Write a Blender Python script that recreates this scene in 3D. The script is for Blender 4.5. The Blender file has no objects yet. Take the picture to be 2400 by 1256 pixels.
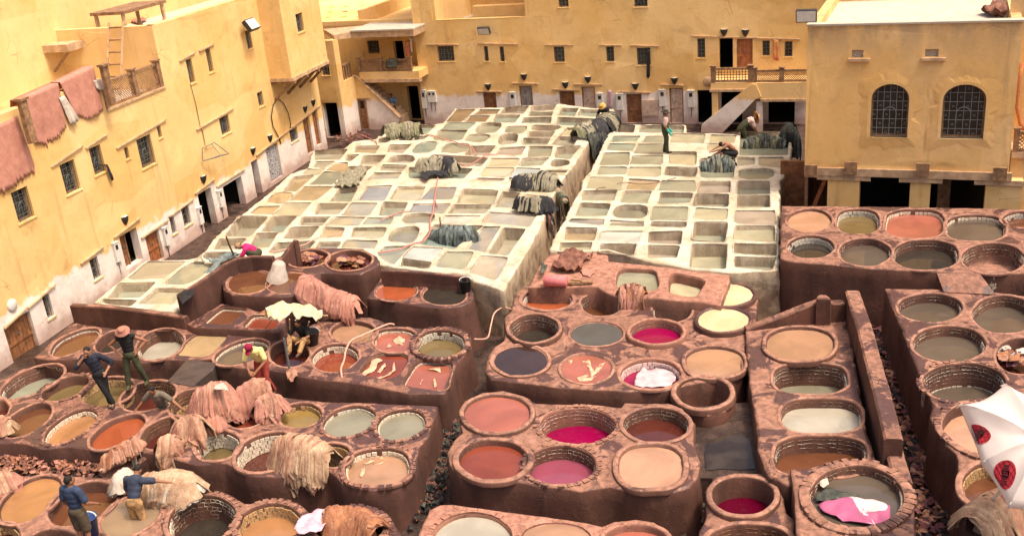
# Leather tannery courtyard with dye vats, lime pits and ochre houses (Blender 4.5)
import bpy, math, random
import numpy as np
from mathutils import Vector, Matrix, noise, geometry

random.seed(11)
sc = bpy.context.scene
col = sc.collection
R_ = math.radians

# ------------------------------------------------------------------ camera
# measured from the photograph: focal length in pixels, pitch, roll, height
FPX, PITCH, ROLL, CAMH = 2400.0, R_(21.82), R_(5.26), 13.0
CF = Vector((0, math.cos(PITCH), -math.sin(PITCH)))
_u0 = Vector((0, math.sin(PITCH), math.cos(PITCH)))
_r0 = Vector((1, 0, 0))
CR = math.cos(ROLL) * _r0 - math.sin(ROLL) * _u0
CU = math.sin(ROLL) * _r0 + math.cos(ROLL) * _u0
CPOS = Vector((0, 0, CAMH))
cd = bpy.data.cameras.new('camera')
cd.sensor_width = 36.0
cd.lens = 36.0 * FPX / 2400.0
cd.clip_start, cd.clip_end = 0.5, 600
cam = bpy.data.objects.new('camera', cd)
m = Matrix((CR, CU, -CF)).transposed().to_4x4()
m.translation = CPOS
cam.matrix_world = m
col.objects.link(cam)
sc.camera = cam

# ------------------------------------------------------------------ daylight
SUN_AZ, SUN_EL = 120.0, 65.0          # degrees clockwise from +Y (the view), above the horizon
world = bpy.data.worlds.new('World')
sc.world = world
world.use_nodes = True
wt = world.node_tree
wt.nodes.clear()
sky = wt.nodes.new('ShaderNodeTexSky')
sky.sky_type = 'NISHITA'
sky.sun_disc = False
sky.sun_elevation = R_(SUN_EL)
sky.sun_rotation = R_(SUN_AZ)
sky.air_density, sky.dust_density, sky.ozone_density = 0.8, 8.0, 0.4
bg = wt.nodes.new('ShaderNodeBackground')
bg.inputs['Strength'].default_value = 0.15
wo = wt.nodes.new('ShaderNodeOutputWorld')
wt.links.new(sky.outputs[0], bg.inputs[0])
wt.links.new(bg.outputs[0], wo.inputs[0])
sl = bpy.data.lights.new('sun', 'SUN')
sl.energy = 1.75
sl.angle = R_(9.0)
sl.color = (1.0, 0.9, 0.76)
sun = bpy.data.objects.new('sun', sl)
_sd = Vector((math.sin(R_(SUN_AZ)) * math.cos(R_(SUN_EL)), math.cos(R_(SUN_AZ)) * math.cos(R_(SUN_EL)), math.sin(R_(SUN_EL))))
sun.rotation_euler = (-_sd).to_track_quat('-Z', 'Y').to_euler()
sun.location = (10, 10, 60)
col.objects.link(sun)
vs = sc.view_settings
vs.view_transform = 'Standard'
vs.look = 'None'
vs.gamma = 1.0
vs.use_curve_mapping = False
vs.exposure = 0.70
vs.use_white_balance = True
vs.white_balance_temperature = 7000
vs.white_balance_tint = 12
sc.cycles.max_bounces = 6
sc.cycles.diffuse_bounces = 4
sc.cycles.glossy_bounces = 3
sc.cycles.transmission_bounces = 2

# ------------------------------------------------------------------ measuring helpers
def ray(x, y):
    return CF + (x - 1200) / FPX * CR - (y - 628) / FPX * CU

def P(x, y, z=0.0):
    """photo pixel -> point on the horizontal plane z"""
    d = ray(x, y)
    return CPOS + d * ((z - CAMH) / d.z)

TILE = dict(A=(880, 230, 6.667), B=(1160, 230, 6.667), C=(620, 320, 6.667), D=(940, 360, 6.667), E=(440, 440, 6.667),
            F=(760, 460, 6.667), G=(1000, 480, 5.025), H=(220, 560, 6.667), I=(1360, 280, 7.387), J=(1600, 280, 7.387),
            K=(1240, 420, 6.978), L=(1520, 420, 5.232), M=(1180, 560, 6.279), N=(0, 700, 5.025), O=(380, 680, 5.025),
            P=(720, 720, 4.831), Q=(0, 900, 5.025), S=(340, 880, 5.025), T=(0, 1040, 5.815), V=(340, 1056, 6.0),
            X=(640, 1000, 4.907), Y=(480, 560, 5.714), r1=(0, 0, 2.99), r2=(600, 0, 2.99), r3=(1200, 0, 2.99),
            r4=(1800, 0, 2.99), r5=(0, 400, 2.99), r6=(600, 400, 2.99), r7=(1200, 400, 2.99), r8=(1800, 400, 2.99),
            b1=(0, 800, 2.755), b2=(600, 800, 2.755), b3=(1200, 800, 2.755), b4=(1800, 800, 2.755),
            z5=(740, 60, 4.652), z6=(1600, 60, 4.653), z7=(1840, 360, 4.286), u=(2100, 900, 3.527), px=(0, 0, 1.0))

def px(tag, x, y):
    a, b, s = TILE[tag]
    return a + x / s, b + y / s

class Wall:
    """vertical plane; s runs along it, n points out towards the yard"""
    def __init__(self, p, az, flip=1):
        a = R_(az)
        self.p = Vector((p[0], p[1], 0))
        self.d = Vector((math.sin(a), math.cos(a), 0))
        self.n = Vector((self.d.y, -self.d.x, 0)) * flip
    def sz(self, x, y, off=0.0):
        r = ray(x, y)
        t = ((self.p + self.n * off - CPOS).dot(self.n)) / r.dot(self.n)
        q = CPOS + r * t
        return (q - self.p).dot(self.d), q.z
    def pt(self, s, z, off=0.0):
        q = self.p + self.d * s + self.n * off
        return Vector((q.x, q.y, z))
    def rect(self, tl, br, off=0.0):
        s0, z1 = self.sz(*tl, off)
        s1, z0 = self.sz(*br, off)
        return min(s0, s1), max(s0, s1), min(z0, z1), max(z0, z1)

def nz(x, y, z=0.0, s=1.0):
    return noise.noise(Vector((x * s, y * s, z * s)))

# ------------------------------------------------------------------ object helpers
ORG = {}
def link(o, parent=None):
    col.objects.link(o)
    if parent is not None:
        o.parent = parent
    return o

def tag(o, label=None, cat=None, group=None, kind=None):
    if label: o['label'] = label
    if cat: o['category'] = cat
    if group: o['group'] = group
    if kind: o['kind'] = kind
    return o

def empty(name, loc, label=None, cat=None, group=None):
    o = bpy.data.objects.new(name, None)
    o.empty_display_size = 0.1
    o.location = loc
    ORG[o] = Vector(loc)
    link(o)
    return tag(o, label, cat, group)

def mk(name, V, Fc, mats, parent=None, origin=None, smooth=False, mi=None):
    """mesh object from world coordinates"""
    V = [Vector(v) for v in V]
    if origin is None:
        a = np.array(V)
        origin = Vector((a[:, 0].mean(), a[:, 1].mean(), a[:, 2].min()))
    me = bpy.data.meshes.new(name)
    me.from_pydata([v - origin for v in V], [], Fc)
    if not isinstance(mats, (list, tuple)): mats = [mats]
    for mm in mats: me.materials.append(mm)
    if mi is not None: me.polygons.foreach_set('material_index', mi)
    if smooth: me.polygons.foreach_set('use_smooth', [True] * len(me.polygons))
    me.update()
    o = bpy.data.objects.new(name, me)
    ORG[o] = Vector(origin)
    o.location = Vector(origin) - (ORG[parent] if parent is not None else Vector())
    return link(o, parent)

class MB:
    """collects simple solids into one mesh (world coordinates)"""
    def __init__(self): self.V, self.F, self.mi = [], [], []
    def add(self, V, Fc, mi=0):
        b = len(self.V)
        self.V += [tuple(v) for v in V]
        self.F += [tuple(i + b for i in f) for f in Fc]
        self.mi += [mi] * len(Fc)
        return self
    def obox(self, c, ax, ay, az, mi=0):
        """box from centre and three half-axis vectors"""
        c, ax, ay, az = Vector(c), Vector(ax), Vector(ay), Vector(az)
        V = [c + ax * i + ay * j + az * k for k in (-1, 1) for j in (-1, 1) for i in (-1, 1)]
        return self.add(V, [(0, 2, 3, 1), (4, 5, 7, 6), (0, 1, 5, 4), (2, 6, 7, 3), (0, 4, 6, 2), (1, 3, 7, 5)], mi)
    def wbox(self, W, s0, s1, z0, z1, o0, o1, mi=0):
        """box on a wall: along s, height z, offset range o0..o1 off the wall"""
        V = [W.pt(s, z, o) for z in (z0, z1) for o in (o0, o1) for s in (s0, s1)]
        return self.add(V, [(0, 2, 3, 1), (4, 5, 7, 6), (0, 1, 5, 4), (2, 6, 7, 3), (0, 4, 6, 2), (1, 3, 7, 5)], mi)
    def prism(self, loop_a, loop_b, mi=0, caps=True):
        n = len(loop_a)
        F = [(i, (i + 1) % n, n + (i + 1) % n, n + i) for i in range(n)]
        if caps: F += [tuple(range(n - 1, -1, -1)), tuple(range(n, 2 * n))]
        return self.add(list(loop_a) + list(loop_b), F, mi)
    def tube(self, pts, r, seg=6, mi=0, caps=True):
        pts = [Vector(p) for p in pts]
        rs = r if isinstance(r, (list, tuple)) else [r] * len(pts)
        V, F = [], []
        prev = None
        for i, p in enumerate(pts):
            t = (pts[min(i + 1, len(pts) - 1)] - pts[max(i - 1, 0)])
            t = t.normalized() if t.length > 1e-9 else Vector((0, 0, 1))
            up = prev if prev is not None else (Vector((0, 0, 1)) if abs(t.z) < .9 else Vector((1, 0, 0)))
            x = up - t * up.dot(t)
            if x.length < 1e-6: x = t.orthogonal()
            x.normalize(); prev = x
            y = t.cross(x)
            for k in range(seg):
                a = 2 * math.pi * k / seg
                V.append(p + (x * math.cos(a) + y * math.sin(a)) * rs[i])
        n = len(pts)
        for i in range(n - 1):
            for k in range(seg):
                k2 = (k + 1) % seg
                F.append((i * seg + k, i * seg + k2, (i + 1) * seg + k2, (i + 1) * seg + k))
        if caps: F += [tuple(range(seg - 1, -1, -1)), tuple((n - 1) * seg + k for k in range(seg))]
        return self.add(V, F, mi)
    def ell(self, c, rx, ry, rz, rot=None, nu=10, nv=7, mi=0):
        c = Vector(c); V, F = [], []
        for j in range(nv + 1):
            b = math.pi * j / nv
            for i in range(nu):
                a = 2 * math.pi * i / nu
                v = Vector((rx * math.sin(b) * math.cos(a), ry * math.sin(b) * math.sin(a), rz * math.cos(b)))
                V.append(c + (rot @ v if rot is not None else v))
        for j in range(nv):
            for i in range(nu):
                F.append((j * nu + i, (j + 1) * nu + i, (j + 1) * nu + (i + 1) % nu, j * nu + (i + 1) % nu))
        return self.add(V, F, mi)
    def lathe(self, c, prof, seg=20, mi=0, axis=None):
        """prof: list of (radius, height); axis rotates the profile's z"""
        c = Vector(c); V, F = [], []
        for r, h in prof:
            for k in range(seg):
                a = 2 * math.pi * k / seg
                v = Vector((r * math.cos(a), r * math.sin(a), h))
                V.append(c + (axis @ v if axis is not None else v))
        for i in range(len(prof) - 1):
            for k in range(seg):
                F.append((i * seg + k, i * seg + (k + 1) % seg, (i + 1) * seg + (k + 1) % seg, (i + 1) * seg + k))
        return self.add(V, F, mi)
    def build(self, name, mats, parent=None, origin=None, smooth=False):
        return mk(name, self.V, self.F, mats, parent, origin, smooth, self.mi)

def rotz(a): return Matrix.Rotation(a, 3, 'Z')

# ------------------------------------------------------------------ materials
def lin(r, g, b):
    f = lambda c: (c / 255 / 12.92) if c / 255 <= .04045 else ((c / 255 + .055) / 1.055) ** 2.4
    return (f(r), f(g), f(b))

class NT:
    def __init__(self, name):
        self.m = bpy.data.materials.new(name)
        self.m.use_nodes = True
        self.t = self.m.node_tree
        self.b = self.t.nodes['Principled BSDF']
        self.pos = None
    def n(self, typ, **kw):
        nd = self.t.nodes.new(typ)
        for k, v in kw.items():
            if k.startswith('i_'):
                key = k[2:]
                self.put(nd.inputs[int(key)] if key.isdigit() else nd.inputs[key.replace('_', ' ')], v)
            else: setattr(nd, k, v)
        return nd
    def put(self, sock, v):
        if isinstance(v, bpy.types.NodeSocket): self.t.links.new(v, sock)
        elif isinstance(v, (tuple, list)) and len(v) == 3 and sock.type == 'RGBA': sock.default_value = (*v, 1)
        else: sock.default_value = v
    def P(self):
        if self.pos is None: self.pos = self.n('ShaderNodeNewGeometry').outputs['Position']
        return self.pos
    def scaled(self, sx, sy, sz, src=None):
        return self.n('ShaderNodeMapping', i_Vector=src or self.P(), i_Scale=(sx, sy, sz)).outputs[0]
    def noise(self, scale, detail=4, rough=.55, vec=None, dist=0.0):
        return self.n('ShaderNodeTexNoise', i_Vector=vec or self.P(), i_Scale=scale, i_Detail=detail, i_Roughness=rough, i_Distortion=dist).outputs[0]
    def ramp(self, fac, a, b):
        return self.n('ShaderNodeMapRange', i_Value=fac, i_From_Min=a, i_From_Max=b, interpolation_type='SMOOTHSTEP').outputs[0]
    def mix(self, fac, a, b, typ='MIX'):
        nd = self.n('ShaderNodeMix', data_type='RGBA', blend_type=typ)
        self.put(nd.inputs[0], fac); self.put(nd.inputs[6], a); self.put(nd.inputs[7], b)
        return nd.outputs[2]
    def math(self, op, a, b=0.0):
        return self.n('ShaderNodeMath', operation=op, i_0=a, i_1=b).outputs[0]
    def mul(self, a, b): return self.math('MULTIPLY', a, b)
    def xyz(self, v=None):
        return self.n('ShaderNodeSeparateXYZ', i_Vector=v or self.P()).outputs
    def bump(self, h, strength, dist=.02):
        self.t.links.new(self.n('ShaderNodeBump', i_Strength=strength, i_Distance=dist, i_Height=h).outputs[0], self.b.inputs['Normal'])
    def out(self, color=None, rough=None, spec=None):
        if color is not None: self.put(self.b.inputs['Base Color'], color)
        if rough is not None: self.put(self.b.inputs['Roughness'], rough)
        if spec is not None: self.put(self.b.inputs['Specular IOR Level'], spec)
        return self.m

MC = {}
def simple(name, c, rough=.8, var=.25, scale=9, bump=.25, c2=None, spec=.3, bscale=None):
    """mottled single-stuff material"""
    if name in MC: return MC[name]
    t = NT(name)
    n1 = t.noise(scale, 5)
    dark = c2 or tuple(v * (1 - var) for v in c)
    light = tuple(min(1, v * (1 + var * .6)) for v in c)
    cc = t.mix(t.ramp(n1, .3, .7), dark, light)
    rnd = t.n('ShaderNodeObjectInfo').outputs['Random']
    cc = t.mix(t.mul(rnd, .35), cc, tuple(v * .72 for v in c))
    if bump: t.bump(t.noise(bscale or scale * 3, 4), bump, .015)
    MC[name] = t.out(cc, rough, spec)
    return MC[name]

def liquid(name, c, rough=.045, c2=None, wave=.06):
    key = 'liquid_' + name
    if key in MC: return MC[key]
    t = NT(key)
    n1 = t.noise(.9, 3, .5, dist=.8)
    cc = t.mix(t.ramp(n1, .35, .68), tuple(v * .82 for v in c), c2 or tuple(min(1, v * 1.08) for v in c))
    scum = t.ramp(t.noise(16, 3), .68, .74)
    cc = t.mix(t.mul(scum, .35), cc, tuple(min(1, v * 1.5 + .03) for v in c))
    film = t.ramp(t.noise(2.2, 5, .65, dist=1.5), .52, .66)
    cc = t.mix(t.mul(film, .22), cc, tuple(v * .5 + .04 for v in c))
    t.bump(t.noise(3.5, 2), wave, .02)
    t.b.inputs['IOR'].default_value = 1.48
    MC[key] = t.out(cc, rough, .6)
    return MC[key]

def make_masonry(name, top, side, wetc, rim=None, wet_amt=.56, crust=.5):
    """stained vat masonry: trodden tops, flanks darker than the tops, wet dark puddled patches, worn joints"""
    t = NT(name)
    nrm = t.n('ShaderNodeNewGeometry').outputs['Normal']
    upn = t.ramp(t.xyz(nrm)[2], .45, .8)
    big = t.noise(.55, 5, .6)
    fine = t.noise(5.5, 6, .65)
    speck = t.noise(30, 3)
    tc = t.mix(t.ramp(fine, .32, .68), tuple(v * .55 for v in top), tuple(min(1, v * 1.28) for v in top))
    grit = t.ramp(t.noise(13, 6, .75), .42, .6)
    tc = t.mix(t.mul(grit, .35), tc, tuple(v * .6 for v in top))
    flake = t.ramp(t.noise(1.9, 6, .7, dist=1.2), .57, .60)
    tc = t.mix(t.mul(flake, .38), tc, tuple(min(1, v * 1.25 + .06) for v in top))
    tc = t.mix(t.mul(t.ramp(speck, .6, .72), .5), tc, tuple(min(1, v * 1.45 + .04) for v in top))
    streak = t.noise(1.0, 5, .6, vec=t.scaled(1.5, 1.5, .7))
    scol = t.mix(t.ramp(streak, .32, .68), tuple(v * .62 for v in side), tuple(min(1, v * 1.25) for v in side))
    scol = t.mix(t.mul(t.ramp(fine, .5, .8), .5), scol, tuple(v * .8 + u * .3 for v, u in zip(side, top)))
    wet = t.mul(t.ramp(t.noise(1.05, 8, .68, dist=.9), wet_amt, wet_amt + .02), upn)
    cc = t.mix(upn, scol, tc)  # upright faces take the darker side colour, by normal
    cc = t.mix(t.mul(wet, .86), cc, wetc)
    cc = t.mix(t.mul(t.ramp(big, .35, .7), .22), cc, (.10, .045, .04))
    vor = t.n('ShaderNodeTexVoronoi', feature='DISTANCE_TO_EDGE', i_Vector=t.P(), i_Scale=5.5).outputs[0]
    crack = t.mul(t.ramp(vor, .035, .0), t.ramp(t.noise(.9, 4), .52, .62))
    cc = t.mix(t.mul(crack, .75), cc, (.04, .02, .016))
    run = t.ramp(t.noise(1.0, 6, .7, vec=t.scaled(2.6, 2.6, .5)), .55, .72)
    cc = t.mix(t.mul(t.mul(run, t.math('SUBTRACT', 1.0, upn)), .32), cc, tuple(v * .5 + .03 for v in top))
    rough = t.n('ShaderNodeMapRange', i_Value=wet, i_To_Min=.82, i_To_Max=.33).outputs[0]
    h = t.math('ADD', t.mul(fine, .6), t.mul(t.noise(18, 5, .7), .4))
    h = t.math('SUBTRACT', h, t.mul(crack, .6))
    t.bump(h, crust, .05)
    return t.out(cc, rough, .35)

def make_lime(name, pale, stain, dirt, crust=.8, flank=False):
    """lime-crusted masonry of the soaking pits"""
    t = NT(name)
    rnd = t.n('ShaderNodeObjectInfo').outputs['Random']
    nrm = t.n('ShaderNodeNewGeometry').outputs['Normal']
    upn = t.ramp(t.xyz(nrm)[2], .3, .75)
    big = t.noise(.8, 5, .6)
    fine = t.noise(7, 6, .7)
    cc = t.mix(t.ramp(fine, .3, .7), tuple(v * .88 for v in pale), pale)
    cc = t.mix(t.mul(t.ramp(big, .42, .68), .7), cc, stain)
    pat = t.ramp(t.noise(2.6, 6, .72, dist=.8), .46, .6)
    cc = t.mix(t.mul(pat, .4), cc, tuple(v * .85 for v in stain))
    st = t.mix(rnd, stain, tuple(v * .62 for v in (stain[0] * .95, stain[1], stain[2] * 1.0)))
    streak = t.ramp(t.noise(1.2, 5, .65, vec=t.scaled(3.5, 3.5, .5)), .36, .66)
    cc = t.mix(t.mul(t.math('SUBTRACT', 1.0, upn), t.math('ADD', .25, t.mul(streak, .6))), cc, st)
    spk = t.ramp(t.noise(17, 5, .75), .55, .64)
    blot = t.ramp(t.noise(1.7, 3), .45, .62)
    cc = t.mix(t.mul(t.mul(spk, blot), .85), cc, dirt)
    green = t.ramp(t.noise(.55, 4), .52, .66)
    cc = t.mix(t.mul(green, .35), cc, (.40, .38, .26))
    scuff = t.mul(t.ramp(t.noise(3.2, 6, .75, dist=1.0), .54, .62), t.ramp(t.noise(.7, 3), .42, .6))
    cc = t.mix(t.mul(scuff, .55), cc, tuple(v * .55 for v in stain))
    if flank:
        side = t.math('SUBTRACT', 1.0, upn)
        low = t.ramp(t.xyz()[2], 1.45, .5)
        cc = t.mix(t.mul(side, t.math('ADD', .45, t.mul(low, .45))), cc, t.mix(t.ramp(t.noise(1.4, 6, .7, dist=.6), .38, .62), (.15, .085, .055), (.46, .33, .22)))
    h = t.math('ADD', t.mul(fine, .6), t.mul(t.noise(24, 5, .7), .5))
    t.bump(h, crust, .04)
    return t.out(cc, .88, .25)

def make_plaster(name, c, c2, low=1.55, lowc=(.74, .56, .46), amt=1.0, band=None):
    """ochre lime plaster, pale washed dado, damp stains"""
    t = NT(name)
    z = t.xyz()[2]
    big = t.noise(.35, 5, .6)
    fine = t.noise(2.2, 6, .62)
    cc = t.mix(t.ramp(big, .35, .68), c, c2)
    cc = t.mix(t.mul(t.ramp(fine, .5, .78), .38), cc, tuple(v * .72 for v in c))
    stain = t.ramp(t.noise(.9, 6, .68, dist=.5), .56, .74)
    cc = t.mix(t.mul(stain, .5), cc, (.36, .20, .075))
    blot = t.ramp(t.noise(1.7, 5, .6, dist=.8), .5, .62)
    cc = t.mix(t.mul(blot, .2), cc, (.62, .34, .10))
    if band:
        kb = t.mul(t.ramp(z, band[0], band[1]), t.ramp(t.noise(1.3, 5, .65, vec=t.scaled(1, 1, .45)), .38, .62))
        cc = t.mix(t.mul(kb, .6), cc, (.34, .24, .16))
    drip = t.ramp(t.noise(1.0, 4, .6, vec=t.scaled(2.2, 2.2, .16)), .58, .74)
    cc = t.mix(t.mul(drip, .5), cc, (.42, .26, .12))
    patch = t.n('ShaderNodeTexVoronoi', i_Vector=t.scaled(.28, .28, .4), i_Scale=1.0, distance='CHEBYCHEV').outputs['Color']
    pk = t.ramp(t.xyz(patch)[0], .62, .66)
    cc = t.mix(t.mul(pk, .3), cc, tuple(min(1, v * 1.05 + .07) for v in c2))
    vc = t.n('ShaderNodeTexVoronoi', feature='DISTANCE_TO_EDGE', i_Vector=t.P(), i_Scale=.7).outputs[0]
    ck = t.mul(t.ramp(vc, .012, .0), t.ramp(t.noise(.6, 4), .56, .64))
    cc = t.mix(t.mul(ck, .55), cc, (.25, .15, .07))
    soot = t.mul(t.ramp(t.noise(5.5, 6, .75), .55, .7), t.ramp(t.noise(.45, 4), .5, .62))
    cc = t.mix(t.mul(soot, .4), cc, (.30, .18, .08))
    pale = t.ramp(t.noise(.5, 4), .60, .74)
    cc = t.mix(t.mul(pale, .4), cc, tuple(min(1, v * 1.15 + .05) for v in c2))
    if amt:
        lev = t.math('ADD', z, t.mul(t.math('SUBTRACT', fine, .5), 1.1))
        k = t.ramp(lev, low + .12, low - .12)
        lw = t.mix(t.ramp(t.noise(1.6, 6, .7), .4, .7), lowc, tuple(v * .8 for v in lowc))
        flake = t.mul(t.ramp(t.noise(9, 5, .7), .58, .66), t.ramp(t.noise(1.2, 3), .5, .6))
        lw = t.mix(t.mul(flake, .6), lw, (.28, .16, .11))
        cc = t.mix(t.mul(k, amt), cc, lw)
        k2 = t.ramp(lev, .75, .1)
        cc = t.mix(t.mul(k2, .6), cc, (.34, .16, .12))
    t.bump(t.math('ADD', t.mul(fine, .8), t.mul(t.noise(14, 5, .65), .35)), .35, .04)
    return t.out(cc, .9, .2)

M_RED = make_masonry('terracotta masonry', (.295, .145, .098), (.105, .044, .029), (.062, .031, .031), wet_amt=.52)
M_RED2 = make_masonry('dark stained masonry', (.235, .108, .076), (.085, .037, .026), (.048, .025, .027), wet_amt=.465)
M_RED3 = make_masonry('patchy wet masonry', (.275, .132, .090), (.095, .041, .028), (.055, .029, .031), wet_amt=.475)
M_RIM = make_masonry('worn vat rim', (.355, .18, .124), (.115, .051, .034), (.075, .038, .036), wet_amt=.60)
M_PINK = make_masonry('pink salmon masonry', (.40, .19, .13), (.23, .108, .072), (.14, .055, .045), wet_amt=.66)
M_LIME = make_lime('lime crusted masonry', (.64, .58, .46), (.41, .32, .20), (.10, .075, .05), flank=True)
M_PIT = make_lime('lime pit wall', (.58, .50, .385), (.37, .28, .185), (.16, .13, .09), .6)
M_YEL = make_plaster('ochre plaster', (.71, .445, .165), (.77, .53, .235), lowc=(.80, .71, .63))
M_YEL_HI = make_plaster('ochre plaster upper', (.74, .465, .175), (.79, .55, .25), amt=0)
M_YEL_R = make_plaster('ochre plaster annex', (.76, .475, .18), (.80, .54, .245), amt=0, band=(5.6, 7.4))
M_ROOF = simple('pale roof screed', (.52, .46, .37), .9, .12, 2.5, .3)
M_WOOD = simple('weathered cedar wood', (.30, .17, .09), .75, .45, 6, .4)
M_DOOR = simple('brown door planks', (.27, .115, .05), .65, .45, 5, .4)
M_DOORP = simple('pale door planks', (.58, .42, .32), .7, .3, 5, .3)
M_DOORG = simple('grey door planks', (.30, .27, .24), .7, .4, 5, .3)
M_DOORR = simple('red brown door planks', (.36, .13, .05), .6, .35, 5, .3)
M_BEAM = simple('pale timber beam', (.56, .37, .22), .8, .35, 4, .4)
M_IRON = simple('wrought iron', (.13, .15, .15), .5, .3, 20, .1)
M_IRONP = simple('pale iron grille', (.24, .26, .24), .5, .2, 20, .1)
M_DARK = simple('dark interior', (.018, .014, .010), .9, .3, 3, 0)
M_GLASS = simple('dusty window glass', (.035, .033, .028), .18, .4, 3, .05, spec=.6)
M_LAMP = simple('black lamp metal', (.045, .04, .035), .45, .3, 14, .1)
M_WHITE = simple('white enamel', (.72, .70, .64), .5, .12, 10, .1)
M_TILE = simple('cream vat tile', (.70, .60, .46), .55, .4, 26, .3)
M_TILEG = simple('grey vat tile', (.56, .51, .42), .5, .4, 26, .3)
M_TILEY = simple('amber vat tile', (.46, .30, .15), .5, .45, 26, .3)
M_TILEK = simple('rose vat tile', (.70, .52, .48), .5, .3, 26, .3)
M_GROUND = None
# ------------------------------------------------------------------ ground
def make_ground():
    t = NT('wet courtyard ground')
    f = t.noise(3.0, 6, .65)
    cc = t.mix(t.ramp(f, .3, .7), (.030, .017, .013), (.105, .060, .044))
    wet = t.ramp(t.noise(.7, 4, .6), .46, .56)
    cc = t.mix(t.mul(wet, .5), cc, (.025, .018, .016))
    r = t.n('ShaderNodeMapRange', i_Value=wet, i_To_Min=.85, i_To_Max=.22).outputs[0]
    t.bump(t.math('ADD', f, t.noise(16, 5, .7)), .8, .05)
    return t.out(cc, r, .4)
M_GROUND = make_ground()
gv, gf = [], []
GX = [-300, -80, -30] + [x * 1.0 for x in range(-24, 31, 2)] + [40, 90, 300]
GY = [-60, -10, 4] + [y * 1.0 for y in range(8, 66, 2)] + [90, 200, 500]
for yy in GY:
    for xx in GX:
        gv.append((xx, yy, .03 * nz(xx, yy, 0, .4) - .02))
for j in range(len(GY) - 1):
    for i in range(len(GX) - 1):
        a = j * len(GX) + i
        gf.append((a, a + 1, a + 1 + len(GX), a + len(GX)))
tag(mk('ground', gv, gf, M_GROUND, smooth=True), kind='structure')

# ------------------------------------------------------------------ vat blocks
LIQ = dict(
    salmon=lin(196, 108, 84), rust=lin(158, 68, 42), orange=lin(196, 92, 40), tan=lin(200, 150, 112), beige=lin(196, 164, 116),
    brown=lin(128, 76, 46), redbrown=lin(104, 46, 34), crimson=lin(140, 4, 66), darkcrimson=lin(92, 2, 36), mauve=lin(142, 70, 88),
    purple=lin(74, 50, 44), bluegrey=lin(98, 102, 104), yellow=lin(216, 202, 160), grey=lin(112, 98, 84), darkgrey=lin(70, 62, 54),
    olive=lin(134, 112, 66), oliveyellow=lin(176, 142, 66), palegreen=lin(160, 154, 128), amber=lin(196, 136, 80), peach=lin(216, 160, 122),
    cream=lin(214, 192, 140), paleblue=lin(196, 198, 182), teal=lin(156, 176, 158), limegrey=lin(172, 168, 136), limetan=lin(184, 168, 134),
    limeyellow=lin(196, 182, 138), limeorange=lin(196, 160, 104), limeolive=lin(168, 162, 128), limepink=lin(190, 164, 138), limebrown=lin(154, 122, 82),
    limegreen=lin(156, 166, 140), limewhite=lin(208, 206, 188), dry=lin(150, 128, 98), lilac=lin(168, 158, 146), stone=lin(198, 180, 152), sludge=lin(168, 140, 112))
def _mute(k, v):
    lime = k.startswith('lime') or k in ('cream', 'paleblue', 'teal', 'lilac', 'stone')
    f, d = (.70, .25) if lime else (.62, .12)
    if k in ('crimson', 'darkcrimson', 'yellow', 'mauve'): f, d = .85, .0
    g = .35 * v[0] + .5 * v[1] + .15 * v[2]
    tint = (.96, 1.03, 1.06) if lime else (1, 1, 1)
    return tuple((c * (1 - d) + g * d) * f * q for c, q in zip(v, tint))
LIQ = {k: _mute(k, v) for k, v in LIQ.items()}

def outline_world(pts, z): return [P(x, y, z) for x, y in pts]

def densify(loop, step):
    out = []
    n = len(loop)
    for i in range(n):
        a, b = loop[i], loop[(i + 1) % n]
        k = max(1, int((b - a).length / step))
        for j in range(k): out.append(a.lerp(b, j / k))
    return out

def normals2(loop):
    """outward 2D normals of a loop of any winding"""
    n = len(loop)
    area = sum(loop[i].x * loop[(i + 1) % n].y - loop[(i + 1) % n].x * loop[i].y for i in range(n))
    sg = 1 if area > 0 else -1
    out = []
    for i in range(n):
        t = loop[(i + 1) % n] - loop[i - 1]
        v = Vector((t.y, -t.x, 0)) * sg
        out.append(v.normalized() if v.length > 1e-9 else Vector((1, 0, 0)))
    return out

def loops_mesh(loops, cap_last=False, cap_first=False):
    V, F = [], []
    n = len(loops[0])
    for L in loops: V += [tuple(v) for v in L]
    for i in range(len(loops) - 1):
        for k in range(n):
            k2 = (k + 1) % n
            F.append((i * n + k, i * n + k2, (i + 1) * n + k2, (i + 1) * n + k))
    if cap_last: F.append(tuple((len(loops) - 1) * n + k for k in range(n)))
    if cap_first: F.append(tuple(range(n - 1, -1, -1)))
    return V, F

def ell_px(cx, cy, A, B, tilt, n, N=36):
    out = []
    th = R_(tilt)
    for i in range(N):
        a = 2 * math.pi * i / N
        c, s = math.cos(a), math.sin(a)
        u = math.copysign(abs(c) ** (2 / n), c) * A
        v = math.copysign(abs(s) ** (2 / n), s) * B
        out.append((cx + u * math.cos(th) + v * math.sin(th), cy - u * math.sin(th) + v * math.cos(th)))
    return out

def quad_px(q, n=7, N=32):
    """rounded quad FL,FR,NR,NL"""
    out = []
    for i in range(N):
        a = 2 * math.pi * (i + .5) / N
        c, s = math.cos(a), math.sin(a)
        u = (math.copysign(abs(c) ** (2 / n), c) + 1) / 2
        v = (math.copysign(abs(s) ** (2 / n), s) + 1) / 2
        x = (q[0] * (1 - u) + q[2] * u) * (1 - v) + (q[6] * (1 - u) + q[4] * u) * v
        y = (q[1] * (1 - u) + q[3] * u) * (1 - v) + (q[7] * (1 - u) + q[5] * u) * v
        out.append((x, y))
    return out

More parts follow.
